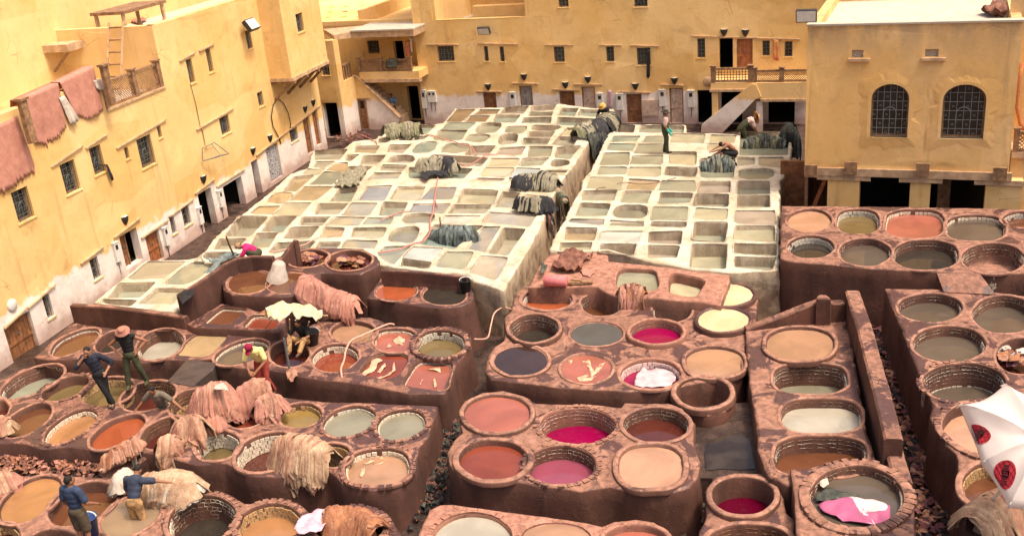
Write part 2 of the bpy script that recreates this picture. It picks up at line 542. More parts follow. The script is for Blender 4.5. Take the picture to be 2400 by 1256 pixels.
def V_(cx, cy, A, B, tilt=0, n=2.0, d=.2, c='tan', rim=.02, rw=.09, tile=0, tm=None, label=None, tg='px', inner=None, brick=0):
    x, y = px(tg, cx, cy)
    s = TILE[tg][2]
    return dict(px=ell_px(x, y, A / s, B / s, tilt, n), d=d, c=c, rim=rim, rw=rw, tile=tile, tm=tm, label=label, inner=inner, name='vat', brick=brick)

def Q_(tg, q, d=.1, c='limetan', n=7, rim=.0, rw=.05, tile=0, tm=None, label=None, name='vat', inner=None):
    pts = []
    for i in range(4): pts += list(px(tg[i] if isinstance(tg, (list, tuple)) else tg, q[2 * i], q[2 * i + 1]))
    return dict(px=quad_px(pts, n), d=d, c=c, rim=rim, rw=rw, tile=tile, tm=tm, label=label, inner=inner, name=name)

TILE_ME = None
def tile_mesh():
    global TILE_ME
    if TILE_ME is None:
        b = .012
        V = [(x * .5, y, z * .5) for y in (0, 1) for z in (-1, 1) for x in (-1, 1)]
        V = [(x * (.9 if y else 1), y * .022, z * (.9 if y else 1)) for x, y, z in V]
        TILE_ME = bpy.data.meshes.new('tile')
        TILE_ME.from_pydata(V, [], [(4, 5, 7, 6), (0, 1, 5, 4), (2, 6, 7, 3), (0, 4, 6, 2), (1, 3, 7, 5)])
    return TILE_ME

def in_poly(pts, poly):
    """even-odd test for many points at once"""
    ins = np.zeros(len(pts), bool)
    a = poly; c = np.roll(poly, -1, axis=0)
    lo, hi = poly.min(axis=0), poly.max(axis=0)
    m = np.where((pts >= lo).all(axis=1) & (pts <= hi).all(axis=1))[0]
    x, y = pts[m, 0], pts[m, 1]
    r = np.zeros(len(m), bool)
    for (x0, y0), (x1, y1) in zip(a, c):
        if y0 == y1: continue
        k = (y0 > y) != (y1 > y)
        r ^= k & (x < (x1 - x0) * (y - y0) / (y1 - y0) + x0)
    ins[m] = r
    return ins

BLOCKS = {}
def build_vat(parent, sp, ztop, mat, amp):
    seed = random.random() * 50
    zr = ztop + sp['rim']
    base = outline_world(sp['px'], zr)
    nr = normals2(base)
    n = len(base)
    wob = [amp * (1.3 * nz(p.x * 1.7 + seed, p.y * 1.7, 0) + .8 * nz(p.x * 5 + seed, p.y * 5, 3)) for p in base]
    def L(off, z, zj=0.0):
        return [Vector((p.x, p.y, 0)) + q * (off + w) + Vector((0, 0, z + zj * nz(p.x * 2.2, p.y * 2.2 + seed, 3))) for p, q, w in zip(base, nr, wob)]
    rw, d = sp['rw'], sp['d']
    zl = zr - d
    bot = zl - (.30 if sp['c'] != 'dry' else .0)
    loops = [L(rw, ztop - .05), L(rw * .96, ztop + sp['rim'] * .55), L(rw * .8, zr - .012, amp * .6), L(rw * .45, zr, amp * .8), L(.035, zr - .004, amp * .8), L(.008, zr - .022, amp), L(.0, zr - .06),
             L(-.004, zr - d * .5 - .02), L(-.012, zl), L(-.02, bot)]
    V, F = loops_mesh(loops)
    vat = mk(sp['name'], V, F, [sp['inner'] or mat], parent, origin=Vector((sum(p.x for p in base) / n, sum(p.y for p in base) / n, bot)), smooth=True)
    if sp['label']: vat['label'] = sp['label']
    # liquid (or the dry floor of the vat)
    surf = L(-.006, zl)
    cen = Vector((sum(p.x for p in surf) / n, sum(p.y for p in surf) / n, zl))
    if sp['c'] == 'dry':
        mk('vat_floor', surf + [cen + Vector((0, 0, -.01))], [(i, (i + 1) % n, n) for i in range(n)], sp['inner'] or mat, vat)
    else:
        mk('liquid', surf + [cen], [(i, (i + 1) % n, n) for i in range(n)], liquid(sp['c'], LIQ[sp['c']]), vat)
    # tile lining
    if sp['tile']:
        tm = sp['tm'] or M_TILE
        per = [0.0]
        ring = L(-.012, 0)
        for i in range(n): per.append(per[-1] + (ring[(i + 1) % n] - ring[i]).length)
        tot = per[-1]
        tw, thh = .118, .098
        cnt = max(10, int(tot / tw))
        zz = zr - (.10 if sp['tile'] < 3 else .03) - thh / 2
        row = 0
        single = sp['tile'] == 2
        mb = MB()
        me = tile_mesh()
        tmesh = TM.get(tm.name)
        if tmesh is None:
            tmesh = me.copy(); tmesh.materials.append(tm); TM[tm.name] = tmesh
        while zz > zl - thh * .3:
            for k in range(cnt):
                if random.random() < .03: continue
                s = (k + (.5 if row % 2 else 0) + random.uniform(-.06, .06)) * tot / cnt % tot
                i = max(j for j in range(n) if per[j] <= s)
                f = (s - per[i]) / max(1e-6, per[i + 1] - per[i])
                p = ring[i].lerp(ring[(i + 1) % n], f)
                nn = -nr[i].lerp(nr[(i + 1) % n], f)
                tt = Vector((nn.y, -nn.x, 0))
                w_ = tot / cnt * random.uniform(.82, .93)
                h_ = thh * random.uniform(.82, .93)
                c = p + nn * random.uniform(-.008, .002) + Vector((0, 0, zz + random.uniform(-.006, .006)))
                back = nn.y < .15     # the side that faces the camera
                if single and back and BLOCKS.setdefault(parent.name, 0) < 300:
                    BLOCKS[parent.name] += 1
                    o = bpy.data.objects.new('tile', tmesh)
                    o.location = c - ORG[vat]
                    o.rotation_euler = (0, 0, math.atan2(-tt.y, -tt.x))
                    o.scale = (w_, 1, h_)
                    link(o, vat)
                else:
                    mb.obox(c + nn * .006, tt * w_ * .5, nn * .012, Vector((0, 0, h_ * .5)))
            zz -= thh
            row += 1
        if mb.V: tag(mb.build('tile_lining', tm, vat), kind='stuff')
    if sp.get('brick'):
        ring = L(0, 0)
        per = [0.0]
        for i in range(n): per.append(per[-1] + (ring[(i + 1) % n] - ring[i]).length)
        cnt = int(per[-1] / .15)
        bm = brick_mesh(mat)
        bw_ = max(.13, rw)
        for k in range(cnt):
            if random.random() < sp['brick']: continue
            s = (k + random.uniform(-.08, .08)) * per[-1] / cnt % per[-1]
            i = max(j for j in range(n) if per[j] <= s)
            f = (s - per[i]) / max(1e-6, per[i + 1] - per[i])
            nn = nr[i].lerp(nr[(i + 1) % n], f).normalized()
            o = bpy.data.objects.new('brick', bm)
            o.location = ring[i].lerp(ring[(i + 1) % n], f) + nn * (bw_ * .5 + .02) + Vector((0, 0, zr - .018 + random.uniform(-.004, .003))) - ORG[vat]
            o.rotation_euler = (random.uniform(-.04, .04), random.uniform(-.04, .04), math.atan2(nn.y, nn.x) + random.uniform(-.05, .05))
            o.scale = (bw_ * random.uniform(.9, 1.1), per[-1] / cnt * random.uniform(.9, .96), .05)
            link(o, vat)
    return vat
BRK = {}
def brick_mesh(mat):
    if mat.name not in BRK:
        V = [(x * .5 * (1 if z < 0 else .88), y * .5 * (1 if z < 0 else .86), z * .5) for z in (-1, .4, 1) for y in (-1, 1) for x in (-1, 1)]
        V = [(x * (.5 if False else 1), y, z) for x, y, z in V]
        F = []
        for l in (0, 4): F += [(l + 0, l + 1, l + 5, l + 4), (l + 2, l + 6, l + 7, l + 3), (l + 0, l + 4, l + 6, l + 2), (l + 1, l + 3, l + 7, l + 5)]
        F += [(8, 9, 11, 10)]
        me = bpy.data.meshes.new('brick'); me.from_pydata(V, [], F); me.materials.append(mat)
        BRK[mat.name] = me
    return BRK[mat.name]
TM = {}

def vat_block(name, label, cat, out_px, z, vats, mat, base=-.05, batter=.07, step=.16, grid=.35, amp=.024, jag=.035, group=None, inner=None):
    ol = densify(outline_world(out_px, z), step)
    seed = random.random() * 90
    nr = normals2(ol)
    n = len(ol)
    def L(off, zz, j=0.0, js=1.6):
        return [Vector((p.x, p.y, 0)) + q * (off + j * nz(p.x * js + seed, p.y * js, zz * 2)) + Vector((0, 0, zz)) for p, q in zip(ol, nr)]
    if inner is None and mat in (M_RED, M_RED2, M_RED3): inner = M_RIM
    for sp in vats:
        if inner and sp['inner'] is None: sp['inner'] = inner
    top = L(-.07, z)
    cv, ce, cf = [], [], []
    cv += [(p.x, p.y) for p in top]
    cf.append(list(range(n)))
    for sp in vats:
        zr = z + sp['rim']
        b = outline_world(sp['px'], zr)
        q = normals2(b)
        o = len(cv)
        cv += [(p.x + v.x * (sp['rw'] - .025), p.y + v.y * (sp['rw'] - .025)) for p, v in zip(b, q)]
        cf.append(list(range(o, o + len(b))))
    xs = [p.x for p in top]; ys = [p.y for p in top]
    x = min(xs)
    while x < max(xs):
        y = min(ys)
        while y < max(ys):
            cv.append((x + random.uniform(-.3, .3) * grid, y + random.uniform(-.3, .3) * grid))
            y += grid
        x += grid
    for f in cf:
        if sum(cv[f[i]][0] * cv[f[i - 1]][1] - cv[f[i - 1]][0] * cv[f[i]][1] for i in range(len(f))) > 0: f.reverse()
    r = geometry.delaunay_2d_cdt([Vector(v) for v in cv], [], cf, 0, 1e-5, True)
    tv, tf, of = r[0], r[2], r[5]
    V = [(v.x, v.y, z + amp * nz(v.x * 1.3, v.y * 1.3, seed) + amp * .8 * nz(v.x * 4, v.y * 4, seed)) for v in tv]
    tva = np.array([(v.x, v.y) for v in tv])
    tfa = np.array([f[:3] for f in tf])
    keep = in_poly(tva[tfa].mean(axis=1), np.array([cv[i] for i in cf[0]]))
    cen = tva[tfa].mean(axis=1)
    for f in cf[1:]:
        keep &= ~in_poly(cen, np.array([cv[i] for i in f]))
    F = [tuple(f) for f, kq in zip(tf, keep) if kq]
    up = [f if (tv[f[1]] - tv[f[0]]).cross(tv[f[2]] - tv[f[0]]) > 0 else f[::-1] for f in F]
    # flanks
    h = z - base
    loops = [[Vector((p.x, p.y, z + amp * nz(p.x * 1.3, p.y * 1.3, seed) + amp * .8 * nz(p.x * 4, p.y * 4, seed))) for p in top],
             L(-.025, z - .014, jag * .9, 4), L(.0, z - .055, jag * 1.1, 4)]
    k = max(3, int(h / .28))
    for i in range(1, k + 1):
        f = i / k
        loops.append(L(batter * f * f + .0, z - .05 - (h - .05) * f, jag, 1.6))
    V2, F2 = loops_mesh(loops)
    b = len(V)
    V += V2
    F = up + [tuple(i + b for i in f) for f in F2]
    # drop unused vertices
    used = sorted({i for f in F for i in f})
    mp = {o: i for i, o in enumerate(used)}
    V = [V[i] for i in used]
    F = [tuple(mp[i] for i in f) for f in F]
    cx, cy = sum(xs) / n, sum(ys) / n
    root = mk(name, V, F, mat, None, origin=Vector((cx, cy, 0)), smooth=True)
    tag(root, label, cat, group)
    for sp in vats: build_vat(root, sp, z, mat, amp)
    return root

def parapet(name, path, th, base, mat, parent=None, label=None, cat=None, jag=.015):
    """freestanding masonry wall along px points with own top height: (x, y, ztop)"""
    pts = [P(x, y, z) for x, y, z in path]
    dn = [pts[0]]
    for a, b in zip(pts, pts[1:]):
        k = max(1, int((b - a).length / .25))
        for j in range(1, k + 1): dn.append(a.lerp(b, j / k))
    V, F = [], []
    for i, p in enumerate(dn):
        t = dn[min(i + 1, len(dn) - 1)] - dn[max(i - 1, 0)]
        s = Vector((t.y, -t.x, 0)).normalized()
        w = th / 2
        zt = p.z
        zb = base[0] + (base[1] - base[0]) * i / (len(dn) - 1) if isinstance(base, tuple) else base
        hh = zt - zb
        for o, z in ((-w - .03, zb), (-w, zb + hh * .5), (-w, zt - .04), (-w * .75, zt), (w * .75, zt), (w, zt - .04), (w, zb + hh * .5), (w + .03, zb)):
            q = p + s * (o + jag * nz(p.x * 2, p.y * 2, z * 2 + o))
            V.append((q.x, q.y, z + jag * nz(p.x * 3, p.y * 3, o)))
    m = 8
    for i in range(len(dn) - 1):
        for k in range(m - 1): F.append((i * m + k, i * m + k + 1, (i + 1) * m + k + 1, (i + 1) * m + k))
    F += [tuple(range(m))[::-1], tuple((len(dn) - 1) * m + k for k in range(m))]
    o = mk(name, V, F, mat, parent, smooth=False)
    return tag(o, label, cat)

def pits(txt):
    out = []
    for ln in txt.strip().splitlines():
        w = ln.split()
        if not w: continue
        tg = w[0].split(',')
        tg = tg[0] if len(tg) == 1 else tg
        q = [float(v) for v in w[1:9]]
        rnd = len(w) > 11
        if isinstance(tg, str):        # walls between pits are slim
            mx, my = sum(q[0::2]) / 4, sum(q[1::2]) / 4
            q = [mx + (v - mx) * 1.06 if i % 2 == 0 else my + (v - my) * 1.07 for i, v in enumerate(q)]
        dd = float(w[9])
        out.append(Q_(tg, q, d=dd if dd < .2 else dd * .8, c=w[10], n=(3.2 if rnd else 13.0), rw=.022, name='lime_pit', label=None))
    return out

# ---- the two lime-pit terraces and the small front one
LEFT_PITS = pits('''
A 1270 180 1560 178 1340 368 1110 370 .04 limebrown
A 1640 180 1950 178 1890 248 1540 255 .05 limebrown
A 2040 140 2390 125 2300 250 1950 250 .35 limepink
A 1480 275 1790 270 1720 368 1400 368 .05 limebrown
A 1880 268 2260 268 2170 390 1850 380 .15 limegreen
A 1130 385 1560 383 1450 490 1040 490 .03 limegreen
A 1640 390 1990 385 1900 535 1540 545 .22 limeolive r
A 1010 500 1440 495 1340 660 910 650 .10 limeolive
A 1480 560 1810 565 1720 695 1390 670 .10 limeolive r
B 190 440 520 440 440 550 130 545 .05 limeolive r
B 100 560 380 560 310 720 30 720 .40 limetan r
A 190 430 920 425 790 570 250 640 .20 limegreen
A 390 600 620 590 560 660 370 665 .12 limetan
A 640 600 820 590 760 650 590 655 .08 limebrown
A 60 650 250 655 170 700 40 700 .10 limegrey
A 220 740 560 720 430 845 180 845 .30 limepink
A 700 690 990 680 890 845 540 855 .04 limegreen r
A 1130 700 1500 720 1370 850 990 850 .05 limeolive r
A 1500 750 1870 740 1760 890 1400 890 .40 limepink
A 1950 780 2340 760 2270 890 1880 890 .10 limepink
D 510 20 1340 65 1230 185 320 200 .35 limetan
D 140 215 1100 235 960 385 140 385 .30 limegreen
D 1420 75 1840 80 1790 205 1340 210 .05 cream
D 1330 222 1760 227 1630 360 1230 345 .03 cream
D 1910 90 2310 70 2190 195 1850 200 .10 limeolive
D 1810 225 2170 240 2100 375 1690 370 .03 paleblue
D 1210 378 1620 388 1600 432 1190 418 .08 limepink
D 1690 382 1870 382 1850 440 1680 432 .08 limegrey
B 590 115 960 105 900 190 560 205 .30 limepink
B 550 215 900 215 880 280 530 280 .30 limegrey
B 450 305 880 300 860 390 430 390 .30 limegrey
B 600 420 1050 430 960 510 560 510 .32 limepink r
B 540 525 930 520 870 620 520 610 .30 limepink
B 450 630 860 630 810 730 440 735 .30 limegrey
B 1040 155 1310 165 1230 290 1000 270 .26 limegreen
B 1340 180 1640 185 1600 300 1290 270 .22 limegreen
B 990 310 1640 330 1420 440 970 420 .28 limegreen
B 1130 465 1400 470 1300 600 1010 585 .12 cream
B 1000 605 1300 612 1220 740 890 725 .22 limetan
B 540 760 900 755 860 920 520 920 .12 limeolive
B 970 770 1340 745 1180 940 940 930 .42 limeolive
B 440 940 800 940 720 1060 360 1065 .15 limeyellow
B 890 960 1160 970 1160 1050 870 1080 .35 limeolive r
B 800 1130 1150 1130 1110 1200 760 1200 .10 cream
C 790 215 1300 205 1160 365 800 365 .28 limetan
C 1430 150 1800 140 1720 255 1410 255 .25 limeorange
C 800 390 1110 390 930 490 760 490 .07 limetan
C 1290 290 1490 290 1340 385 1270 380 .30 limepink
C 1540 300 1890 290 1770 430 1500 440 .40 limepink
C 1980 295 2330 290 2340 400 1930 420 .35 limepink r
C 680 510 930 510 830 590 590 590 .03 limeyellow
C 1090 420 1300 410 1290 545 960 535 .04 limeorange
C 1310 470 1680 470 1480 620 1300 600 .20 limetan
C 1850 445 2220 450 2140 540 1800 535 .20 limetan
C 1720 570 2140 560 2080 660 1620 680 .10 limetan
C 930 560 1260 560 1060 745 720 740 .02 limeolive
C 460 630 770 610 500 850 300 850 .14 limeorange
C 620 785 1070 790 800 995 400 990 .02 limeorange
C 180 875 480 880 300 1045 0 1030 .02 limeorange r
C 1180 820 1460 800 1350 1000 1030 1000 .18 limeolive
C 1610 780 2000 770 1860 1000 1480 990 .06 lilac
C,D,D,C 2080 785 390 510 290 740 1950 990 .12 cream
D 500 530 860 530 800 710 300 720 .04 lilac
D 970 560 1510 580 1440 780 880 770 .28 limeyellow
D 1590 600 1860 620 1730 830 1480 820 .28 limetan
D 1960 650 2320 680 2100 850 1790 830 .05 limeorange
D 840 800 1400 800 1310 920 760 920 .20 limetan
D 210 790 760 780 650 915 140 905 .04 lilac
D 1390 915 2100 960 2000 1140 1290 1070 .04 stone
F 1300 270 1750 270 1650 420 1190 410 .12 palegreen r
D 690 970 1240 970 1000 1090 650 1090 .05 limewhite
C,C,F,E 840 1045 1320 1040 230 290 1980 420 .30 limetan
F 430 110 830 110 700 295 290 290 .03 limetan
F 920 100 1300 100 1200 300 860 300 .28 limegrey
F 170 320 640 330 530 440 40 450 .04 limetan
F 690 335 1070 335 1030 440 600 440 .04 limegrey
E 1790 460 2230 455 2100 575 1770 580 .27 limetan
F 470 490 970 490 900 640 420 640 .15 limeyellow
F 1120 490 1510 470 1400 735 960 690 .12 palegreen r
E,F,F,E 2140 610 330 500 270 640 2070 755 .10 limeorange
F 370 680 830 700 780 810 270 800 .04 limetan
F 1730 445 2480 465 2030 805 1500 740 .16 teal
F 940 790 1350 780 1080 1060 850 900 .04 limegrey
F 1390 790 1850 810 1660 1010 1230 950 .03 limewhite
F 1230 965 1670 1030 1620 1110 1200 1080 .30 limebrown
F 1910 870 2330 880 2180 1140 1740 1100 .04 limegrey
E 2060 850 2380 850 2300 990 1980 990 .20 lilac
E 1110 290 1440 285 1320 400 970 405 .04 limeorange
E 1540 240 1930 240 1750 430 1330 420 .02 limeyellow
E 790 450 1240 455 990 740 600 740 .60 limetan
E 1330 450 1700 445 1480 685 1150 690 .48 limegreen
E 1620 620 2050 600 1900 790 1500 800 .50 limetan
E 500 800 910 790 760 960 420 965 .33 limetan
E 1080 720 1410 710 1270 930 960 935 .24 limeolive
E 270 1010 700 1000 560 1150 130 1140 .50 limetan
E 1400 860 1990 830 1850 1000 1280 1000 .30 limegrey
G 660 270 860 260 690 550 480 510 .08 lilac
G 910 275 1165 295 970 580 730 555 .55 limetan
G 640 605 950 620 810 890 510 800 .08 stone
''')
LEFT_OUT = [(470, 600), (506, 553), (575, 496), (635, 449), (678, 409), (719, 395), (735, 352), (806, 348), (828, 332), (880, 326), (896, 310), (917, 294),
            (1015, 292), (1036, 290), (1066, 255), (1180, 252), (1244, 246), (1314, 244), (1406, 255), (1440, 256), (1440, 303), (1383, 327), (1350, 380),
            (1315, 424), (1300, 455), (1285, 480), (1276, 512), (1235, 591), (1179, 679), (1107, 659), (1095, 645), (895, 622), (850, 590), (760, 590), (690, 596), (560, 612), (480, 616)]
vat_block('lime_pit_terrace', 'large white lime-crusted terrace of square soaking pits left of the gutter', 'lime pits', LEFT_OUT, 1.5, LEFT_PITS, M_LIME, amp=.035, jag=.07, grid=.45, inner=M_PIT)

SMALL_PITS = pits('''
H 840 360 1430 355 1090 615 540 625 .02 limetan
H 1500 362 1900 380 1500 715 1090 700 .02 limeolive r
H 410 690 960 680 720 910 230 910 .40 limegrey
H 990 770 1420 780 1230 1010 720 990 .15 limeyellow
H 150 940 660 950 570 1040 130 1010 .30 limegrey
''')
vat_block('lime_pit_terrace', 'small white terrace of four lime pits behind the long brown wall', 'lime pits',
          [(218, 708), (280, 659), (338, 611), (442, 607), (466, 602), (520, 610), (470, 660), (435, 720), (405, 728), (300, 722)], 1.42, SMALL_PITS, M_LIME, amp=.03, jag=.05, inner=M_PIT)

RIGHT_PITS = pits('''
I 590 290 1030 290 970 385 530 385 .04 limegreen
I 1140 290 1530 288 1520 408 1080 405 .03 limeolive
I 1600 252 2150 252 2130 400 1560 398 .05 limeyellow
I 510 422 950 425 890 545 460 540 .03 limegreen
I 1010 432 1430 430 1430 590 930 590 .03 limeolive
I 420 580 850 585 830 780 340 785 .03 limeolive
I 910 640 1420 620 1410 770 860 775 .03 limeolive
I 1560 560 2010 565 2000 780 1540 770 .14 cream
I 340 822 800 832 760 955 300 960 .03 limegrey
I 870 830 1390 830 1380 980 820 970 .03 limeyellow
I 1490 830 2020 830 1990 990 1460 960 .45 limetan
I 190 1000 740 1000 690 1210 110 1190 .03 limeyellow
I 850 1040 1370 1060 1270 1220 800 1200 .06 limeorange
I 1430 1060 1970 1060 1970 1250 1360 1230 .03 limeolive
I 600 95 950 100 920 220 600 215 .45 limebrown
I 1060 105 1780 115 1770 235 1030 225 .20 limeolive
J 500 270 920 275 890 410 470 400 .05 cream
J 420 425 740 425 740 545 440 555 .04 cream
J 1020 225 1820 235 1800 610 1000 615 .20 limeolive
J 940 655 1240 665 1240 785 960 795 .10 limetan
J 1320 660 1740 660 1740 830 1320 790 .03 limetan
J 970 860 1580 850 1560 1040 1000 1030 .12 limeolive r
J 300 680 900 680 870 1000 330 1010 .12 limeolive
K 890 195 1430 175 1380 360 870 350 .16 limetan
K 1570 200 2000 190 1930 380 1500 370 .10 limeolive
K 850 390 1330 420 1250 610 760 600 .22 limegrey
K 1440 420 1940 420 1910 650 1340 620 .28 palegreen r
K 700 655 1230 655 1210 752 650 705 .05 lilac
K 1340 680 1870 690 1860 770 1310 752 .08 palegreen
K 610 800 1110 800 1060 1000 590 990 .26 limeorange
K 1200 850 1840 850 1780 1030 1140 1010 .04 limewhite
K 520 1040 1030 1030 990 1150 500 1175 .22 limeyellow
K 1170 1060 1750 1060 1700 1230 1170 1190 .50 limegrey
L 150 165 540 170 490 290 130 290 .25 limegrey
L 60 345 480 345 460 495 40 490 .03 limeolive
L 640 30 1000 30 990 165 600 160 .17 limepink
L 1100 30 1480 30 1480 180 1095 180 .40 limegrey
L 590 185 980 185 970 340 540 320 .50 limetan
L 1100 195 1480 200 1480 350 1090 345 .50 limetan
L 590 355 970 370 955 495 570 480 .03 limeyellow
L 1070 390 1540 390 1550 550 1060 530 .03 limepink
L 40 525 460 520 450 585 30 580 .25 limebrown
L 570 530 970 530 930 760 540 740 .60 limegrey
L 1070 570 1540 570 1540 750 1040 740 .20 limeyellow
L 10 650 410 640 390 790 0 780 .40 limepink
L 530 800 960 800 940 1100 505 1080 .55 limeyellow
L 1060 790 1560 790 1560 935 1060 905 .45 limetan
L 0 810 380 820 340 965 0 960 .40 limepink
L 1060 950 1560 960 1510 1100 1060 1080 .40 limegrey
''')
RIGHT_OUT = [(1440, 291), (1608, 293), (1610, 312), (1726, 314), (1735, 309), (1832, 309), (1856, 334), (1853, 394), (1827, 425), (1828, 632), (1711, 638), (1620, 629),
             (1520, 612), (1425, 586), (1290, 590), (1258, 630), (1240, 660), (1250, 640), (1287, 582), (1309, 535), (1320, 520), (1340, 477), (1362, 441), (1363, 424), (1384, 399), (1399, 367), (1425, 313), (1440, 304)]
RIGHT_OUT = [p for p in RIGHT_OUT if p not in ((1258, 630), (1240, 660), (1250, 640))]
vat_block('lime_pit_terrace', 'white lime-crusted terrace of square pits right of the gutter', 'lime pits', RIGHT_OUT, 1.5, RIGHT_PITS, M_LIME, amp=.035, jag=.07, grid=.45, inner=M_PIT)

# ---- dye vat blocks
SAL = [Q_('px', (1447, 627, 1540, 630, 1545, 682, 1442, 674), d=.15, c='limeolive', n=4, rw=.1, rim=.02, label='squarish vat of olive water with salmon rim'),
       Q_('px', (1571, 638, 1655, 656, 1630, 697, 1566, 686), d=.3, c='cream', n=5, rw=.08, label='squarish vat with a little pale yellow water')]
vat_block('vat_block', 'salmon pink masonry ledge with two squarish vats below the white pits', 'vat block',
          [(1292, 592), (1424, 588), (1428, 612), (1530, 622), (1712, 643), (1712, 656), (1690, 715), (1650, 708), (1440, 694), (1400, 672), (1238, 672), (1262, 624)], 1.42, SAL, M_PINK, jag=.04)

B1 = [V_(290, 345, 155, 80, d=.10, c='peach', tg='r8', label='round vat of orange dye in the far corner', tile=1, tm=M_TILEG),
      V_(632, 352, 146, 86, n=3, d=.26, c='olive', tg='r8', tile=1, tm=M_TILEG, label='squarish vat of olive water'),
      V_(1030, 367, 205, 100, n=3, d=.2, c='salmon', tg='r8', tile=1, label='wide squarish vat of brown orange dye'),
      V_(1455, 397, 208, 92, n=2.7, d=.18, c='grey', tg='r8', tile=1, label='wide vat of grey brown water'),
      V_(1770, 337, 125, 57, d=.25, c='brown', tg='r8', tile=1, tm=M_TILEG, label='vat cut by the picture edge'),
      V_(300, 530, 158, 80, d=.26, c='darkgrey', tg='r8', tile=1, tm=M_TILEG, label='round vat of dark bluish water'),
      V_(680, 567, 180, 96, d=.22, c='grey', tg='r8', tile=2, label='round vat of shiny grey water'),
      V_(1110, 585, 224, 104, n=2.4, d=.32, c='darkgrey', tg='r8', tile=2, label='wide round vat of dark grey water'),
      V_(1582, 610, 220, 106, d=.62, c='dry', tg='r8', tile=2, label='empty round vat lined with cream tiles'),
      V_(2520, 540, 70, 34, d=.25, c='grey', label='vat beyond the right picture edge')]
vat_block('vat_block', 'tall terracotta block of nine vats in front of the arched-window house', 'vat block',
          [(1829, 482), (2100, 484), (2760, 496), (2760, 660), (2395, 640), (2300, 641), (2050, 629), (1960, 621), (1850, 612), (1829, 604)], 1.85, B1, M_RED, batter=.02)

B2 = [V_(1137, 955, 222, 98, d=.28, c='grey', tg='r8', tile=2, label='oval vat of shiny grey water near the bridge'),
      V_(2354, 735, 73, 44, d=.34, c='grey', tile=2, label='oval vat of grey brown water at the picture edge'),
      V_(2225, 804, 85, 42, d=.3, c='grey', tile=2, label='oval vat with two rows of cream tile over grey water'),
      V_(2260, 894, 95, 46, d=.62, c='grey', tile=2, tm=M_TILEG, label='deep oval tiled vat with a little grey water', brick=.25),
      V_(2392, 832, 56, 42, d=.3, c='redbrown', label='vat stuffed with brown and white hides'),
      V_(2318, 1005, 108, 60, tilt=-12, d=.28, c='peach', rim=.05, rw=.16, label='big oval vat of peach dye under the parasol', brick=.25),
      V_(2312, 1133, 55, 50, d=.35, c='brown', tile=1, tm=M_TILEY, rim=.03, rw=.14, label='round vat of brown dye beside the parasol pole')]
vat_block('vat_block', 'terracotta block of vats along the right picture edge under the parasol', 'vat block',
          [(2074, 675), (2211, 677), (2330, 684), (2400, 692), (2760, 716), (2760, 1330), (2278, 1330), (2272, 1256), (2261, 1177), (2243, 1127), (2246, 1090), (2241, 1061), (2214, 1040), (2192, 1010),
           (2179, 974), (2185, 945), (2159, 891), (2143, 847), (2123, 800), (2111, 765), (2091, 721)], 1.5, B2, M_RED)

B3 = [V_(1875, 803, 80, 39, n=2.3, d=.10, c='tan', rim=.10, rw=.12, label='oval vat brimming with beige dye'),
      V_(272, 235, 238, 96, n=2.9, d=.6, c='palegreen', tg='b4', tile=2, tm=M_TILEG, label='deep eight-sided vat lined with cream tiles'),
      V_(342, 473, 256, 108, n=3, d=.25, c='stone', tg='b4', tile=2, tm=M_TILEG, label='long vat of shiny beige water'),
      V_(342, 735, 296, 130, n=3, d=.42, c='brown', tg='b4', tile=2, tm=M_TILEG, label='long tiled vat of brown water')]
b3 = vat_block('vat_block', 'narrow terracotta block of four vats inside a high corridor wall', 'vat block',
          [(1745, 768), (1860, 748), (1985, 742), (2008, 860), (2030, 1005), (2058, 1085), (2000, 1115), (1880, 1118), (1850, 1138), (1800, 1118), (1776, 1050), (1770, 980), (1756, 900)], 1.3, B3, M_RED)
parapet('masonry_parapet', [(1998, 681, 2.05), (2030, 780, 2.0), (2062, 900, 1.95), (2095, 1028, 1.9)], .36, 0, M_RED, label='high straight terracotta wall beside the narrow row of four vats', cat='wall')
parapet('masonry_parapet', [(2091, 1030, 1.55), (2102, 1075, 1.5), (2118, 1130, 1.48)], .34, 0, M_RED, label='low terracotta wall stub continuing the high wall toward the parasol', cat='wall')
parapet('masonry_parapet', [(1747, 767, 1.34), (1835, 735, 1.62), (1915, 704, 1.88), (1918, 694, 2.05), (1940, 694, 2.05), (1943, 706, 1.85), (1978, 706, 1.82)], .26, 0, M_RED, label='sloping terracotta wall behind the beige vat', cat='wall')

B4 = [V_(2008, 1160, 108, 71, d=.24, c='grey', rim=.06, rw=.22, tile=2, label='large round vat with torn pink plastic in it', brick=.25)]
vat_block('vat_block', 'large round terracotta vat block holding torn pink plastic', 'vat block',
          [(1853, 1098), (1895, 1095), (1950, 1079), (2020, 1079), (2085, 1106), (2130, 1152), (2143, 1190), (2146, 1330), (1872, 1330), (1862, 1180)], 1.45, B4, M_RED)

B5 = [V_(1741, 1158, 72, 44, d=.5, c='darkcrimson', rim=.12, rw=.14, label='round vat with deep crimson dye at the bottom'),
      V_(1757, 1264, 96, 38, d=.28, c='rust', rim=.08, rw=.14, tile=2, tm=M_TILEY, label='round vat cut by the lower picture edge')]
vat_block('vat_block', 'pair of round terracotta vats with the deep crimson one', 'vat block',
          [(1652, 1150), (1670, 1118), (1720, 1106), (1790, 1108), (1830, 1132), (1845, 1200), (1862, 1215), (1866, 1330), (1630, 1330), (1640, 1240), (1655, 1212)], 1.05, B5, M_RED)

